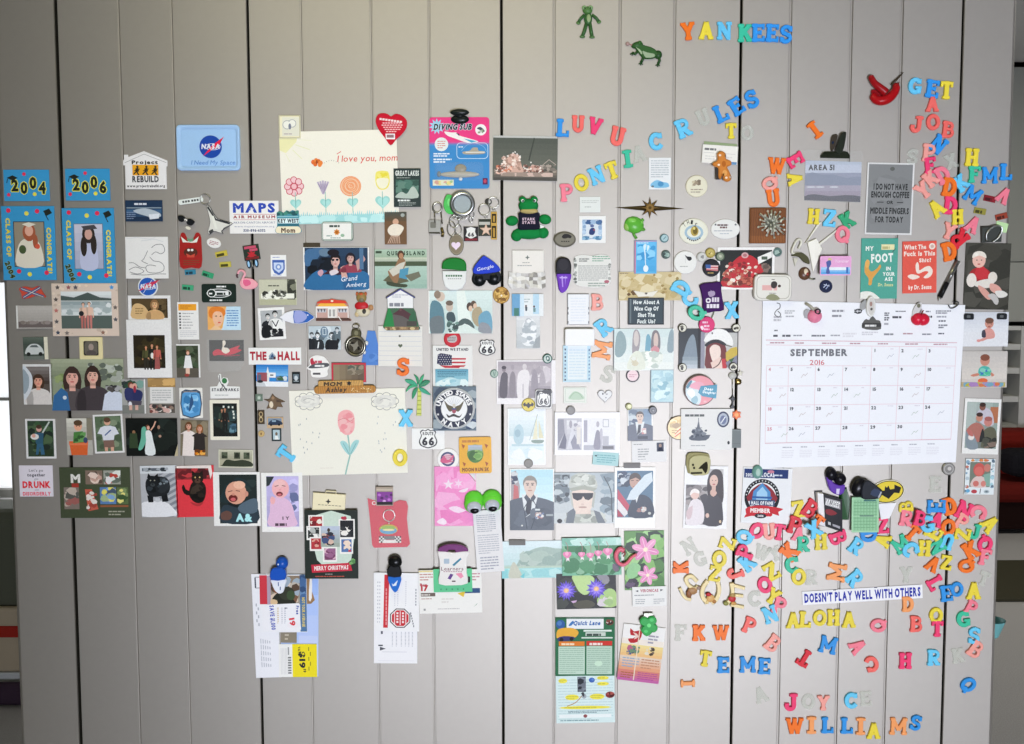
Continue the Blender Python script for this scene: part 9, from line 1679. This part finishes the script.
letters('pink',[
    ('P','first in the slanting word left of the gap',566.9,192.8,4),('D','tilted above the orange D near the top right',941.8,175.1,30,16),('V','upside down below the blue L at the right edge',1003,195.5,150,15),('A','above the silver clip at the right',972,224.8,-28,15),
    ('Q','under the green K beside the paper dart',841.9,234.4,0,16),('P','under the yellow Y in the lower jumble',779.2,605.1,-20,16),('A','under the red P in the lower jumble',798,533.2,-10,14),('R','left of the hot pink B in the right jumble',905.3,517.6,-8,15),
    ('C','at the upper right of the jumble',977.5,511.9,-100,16),('F','lowest at the right of the jumble',984.6,556.7,-8,15),('P','right of the blue O, tilted',970.5,607.2,-25,14),('Q','under the right half of the bumper strip',877.6,625,90,15),('A','tilted below the pink Q',856.9,645.8,-60,15)])
letters('salmon',[
    ('P','under the blue N near the top right',928.5,153,-4,16),('K','under the hot pink E near the top right',929.9,178.9,40,15),('Y','left of the orange D near the top right',922.2,190.4,40,16),('Y','above the red R at the right',948.2,231.2,-20,15),
    ('Q','under the orange W above the nail art block',769.5,183.9,100,15),('B','right of the small white pad in the middle',597.5,302.2,0,15),('U','right of the hot pink O in the lower jumble',768.4,531,5,15),('P','under the hot pink N in the jumble',961,521.4,-30,15),
    ('B','below the sky blue S at the right',975,648.9,-35,16),('B','tilted, above the blue M and E',772.7,642.9,-38,16),('Y',CEW,822.8,702,0,14)])
letters('coral',[
    ('U',T2,578,124.2,-2,15),('U','standing apart right of the short row',617.3,136.6,-14,17),('J',T6,916.3,124.6,-6,15),('O',T6,932.4,122.5,0,15),('B',T6,947.7,130,-6,15),('A','between the two words beside the hummingbird',931.6,104.5,0,14),
    ('J','above the cream letter E',735.2,573.1,-70,15),('P','below the cream letter E',749.3,624.9,-20,15),('B','left of the hot pink T at the right',915.7,623.3,0,15),('C','below the pink A',870.9,663.4,200,15)])
letters('red',[
    ('R','above the orange D near the pen',958.7,238.7,130,17),('B','between the yellow Z and the little black book',809.8,508.8,-35,17),('P','at the lower corner of the football card',793.8,524.3,-15,16),('T','tilted under the yellow word',804,657.6,150,16)])
letters('teal',[
    ('K',T1,744.4,33.5,0),('I',T3,627.4,159.2,8),('F','above the tilted blue M',974,174.6,0,15),('Q','below the sky blue C beside the pouch',695.2,312.9,60,16),('C','under the orange K in the lower jumble',791.8,564.4,10,16),
    ('R','left of a yellow H in the lower jumble',802.7,543.5,0,15),('M','at the lower left of the right jumble',900,543.9,35,15),('N','under the sky blue U',936.2,546,-60,15),('J','between a yellow Z and yellow A',974.5,531.1,-10,14),('G','above the sky blue S at the right',962.8,618.5,10,15)])
letters('green',[('K','right of the sky blue Z above the pink Q',846.6,220.5,30,15)])
letters('clear',[
    ('A','in the slanting word before the sky blue C',638.8,154,14,15),('U','in the rising word before the blue L',703,117.6,22,15),('O','right of the yellow T by the dark gap',747,133,0,14),('S','under the orange sideways M in the middle',607.9,374,-20,16),
    ('N','above the cream letter S',688.7,546.4,30,15),('G','lower of two above the cream letters',700,558.6,20,14),('W','left of the orange K in the lower jumble',762,552.6,-20,15),('Y','close beside the orange K in the lower jumble',774.6,553.4,20,14),('R','right of the yellow O in the lower jumble',811,577,0,14),
    ('C','right of the cream letter E',754.5,598.4,10,15),('F','left of the orange K under the cream letters',680.8,632.3,0,15),('A','alone under the last blue E',760.5,694.4,20,15),('O',CEW,808,701,0,15),('E',CEW,865.5,698,4,14),
    ('Y','above the end of the bumper strip',905.6,574.4,0,15),('T','above a yellow A at the right',983.3,578.4,-20,14),('K','beside the salmon B at the right',957.5,655,10,14),('E','under the newborn photo, left of the silver magnet',935,484,0,15),('S','left of the salmon P near the top right',912,157,0,14),('X','right of the salmon P near the top right',950.5,161.5,20,14)])

for c in Card.ALL: c.make()
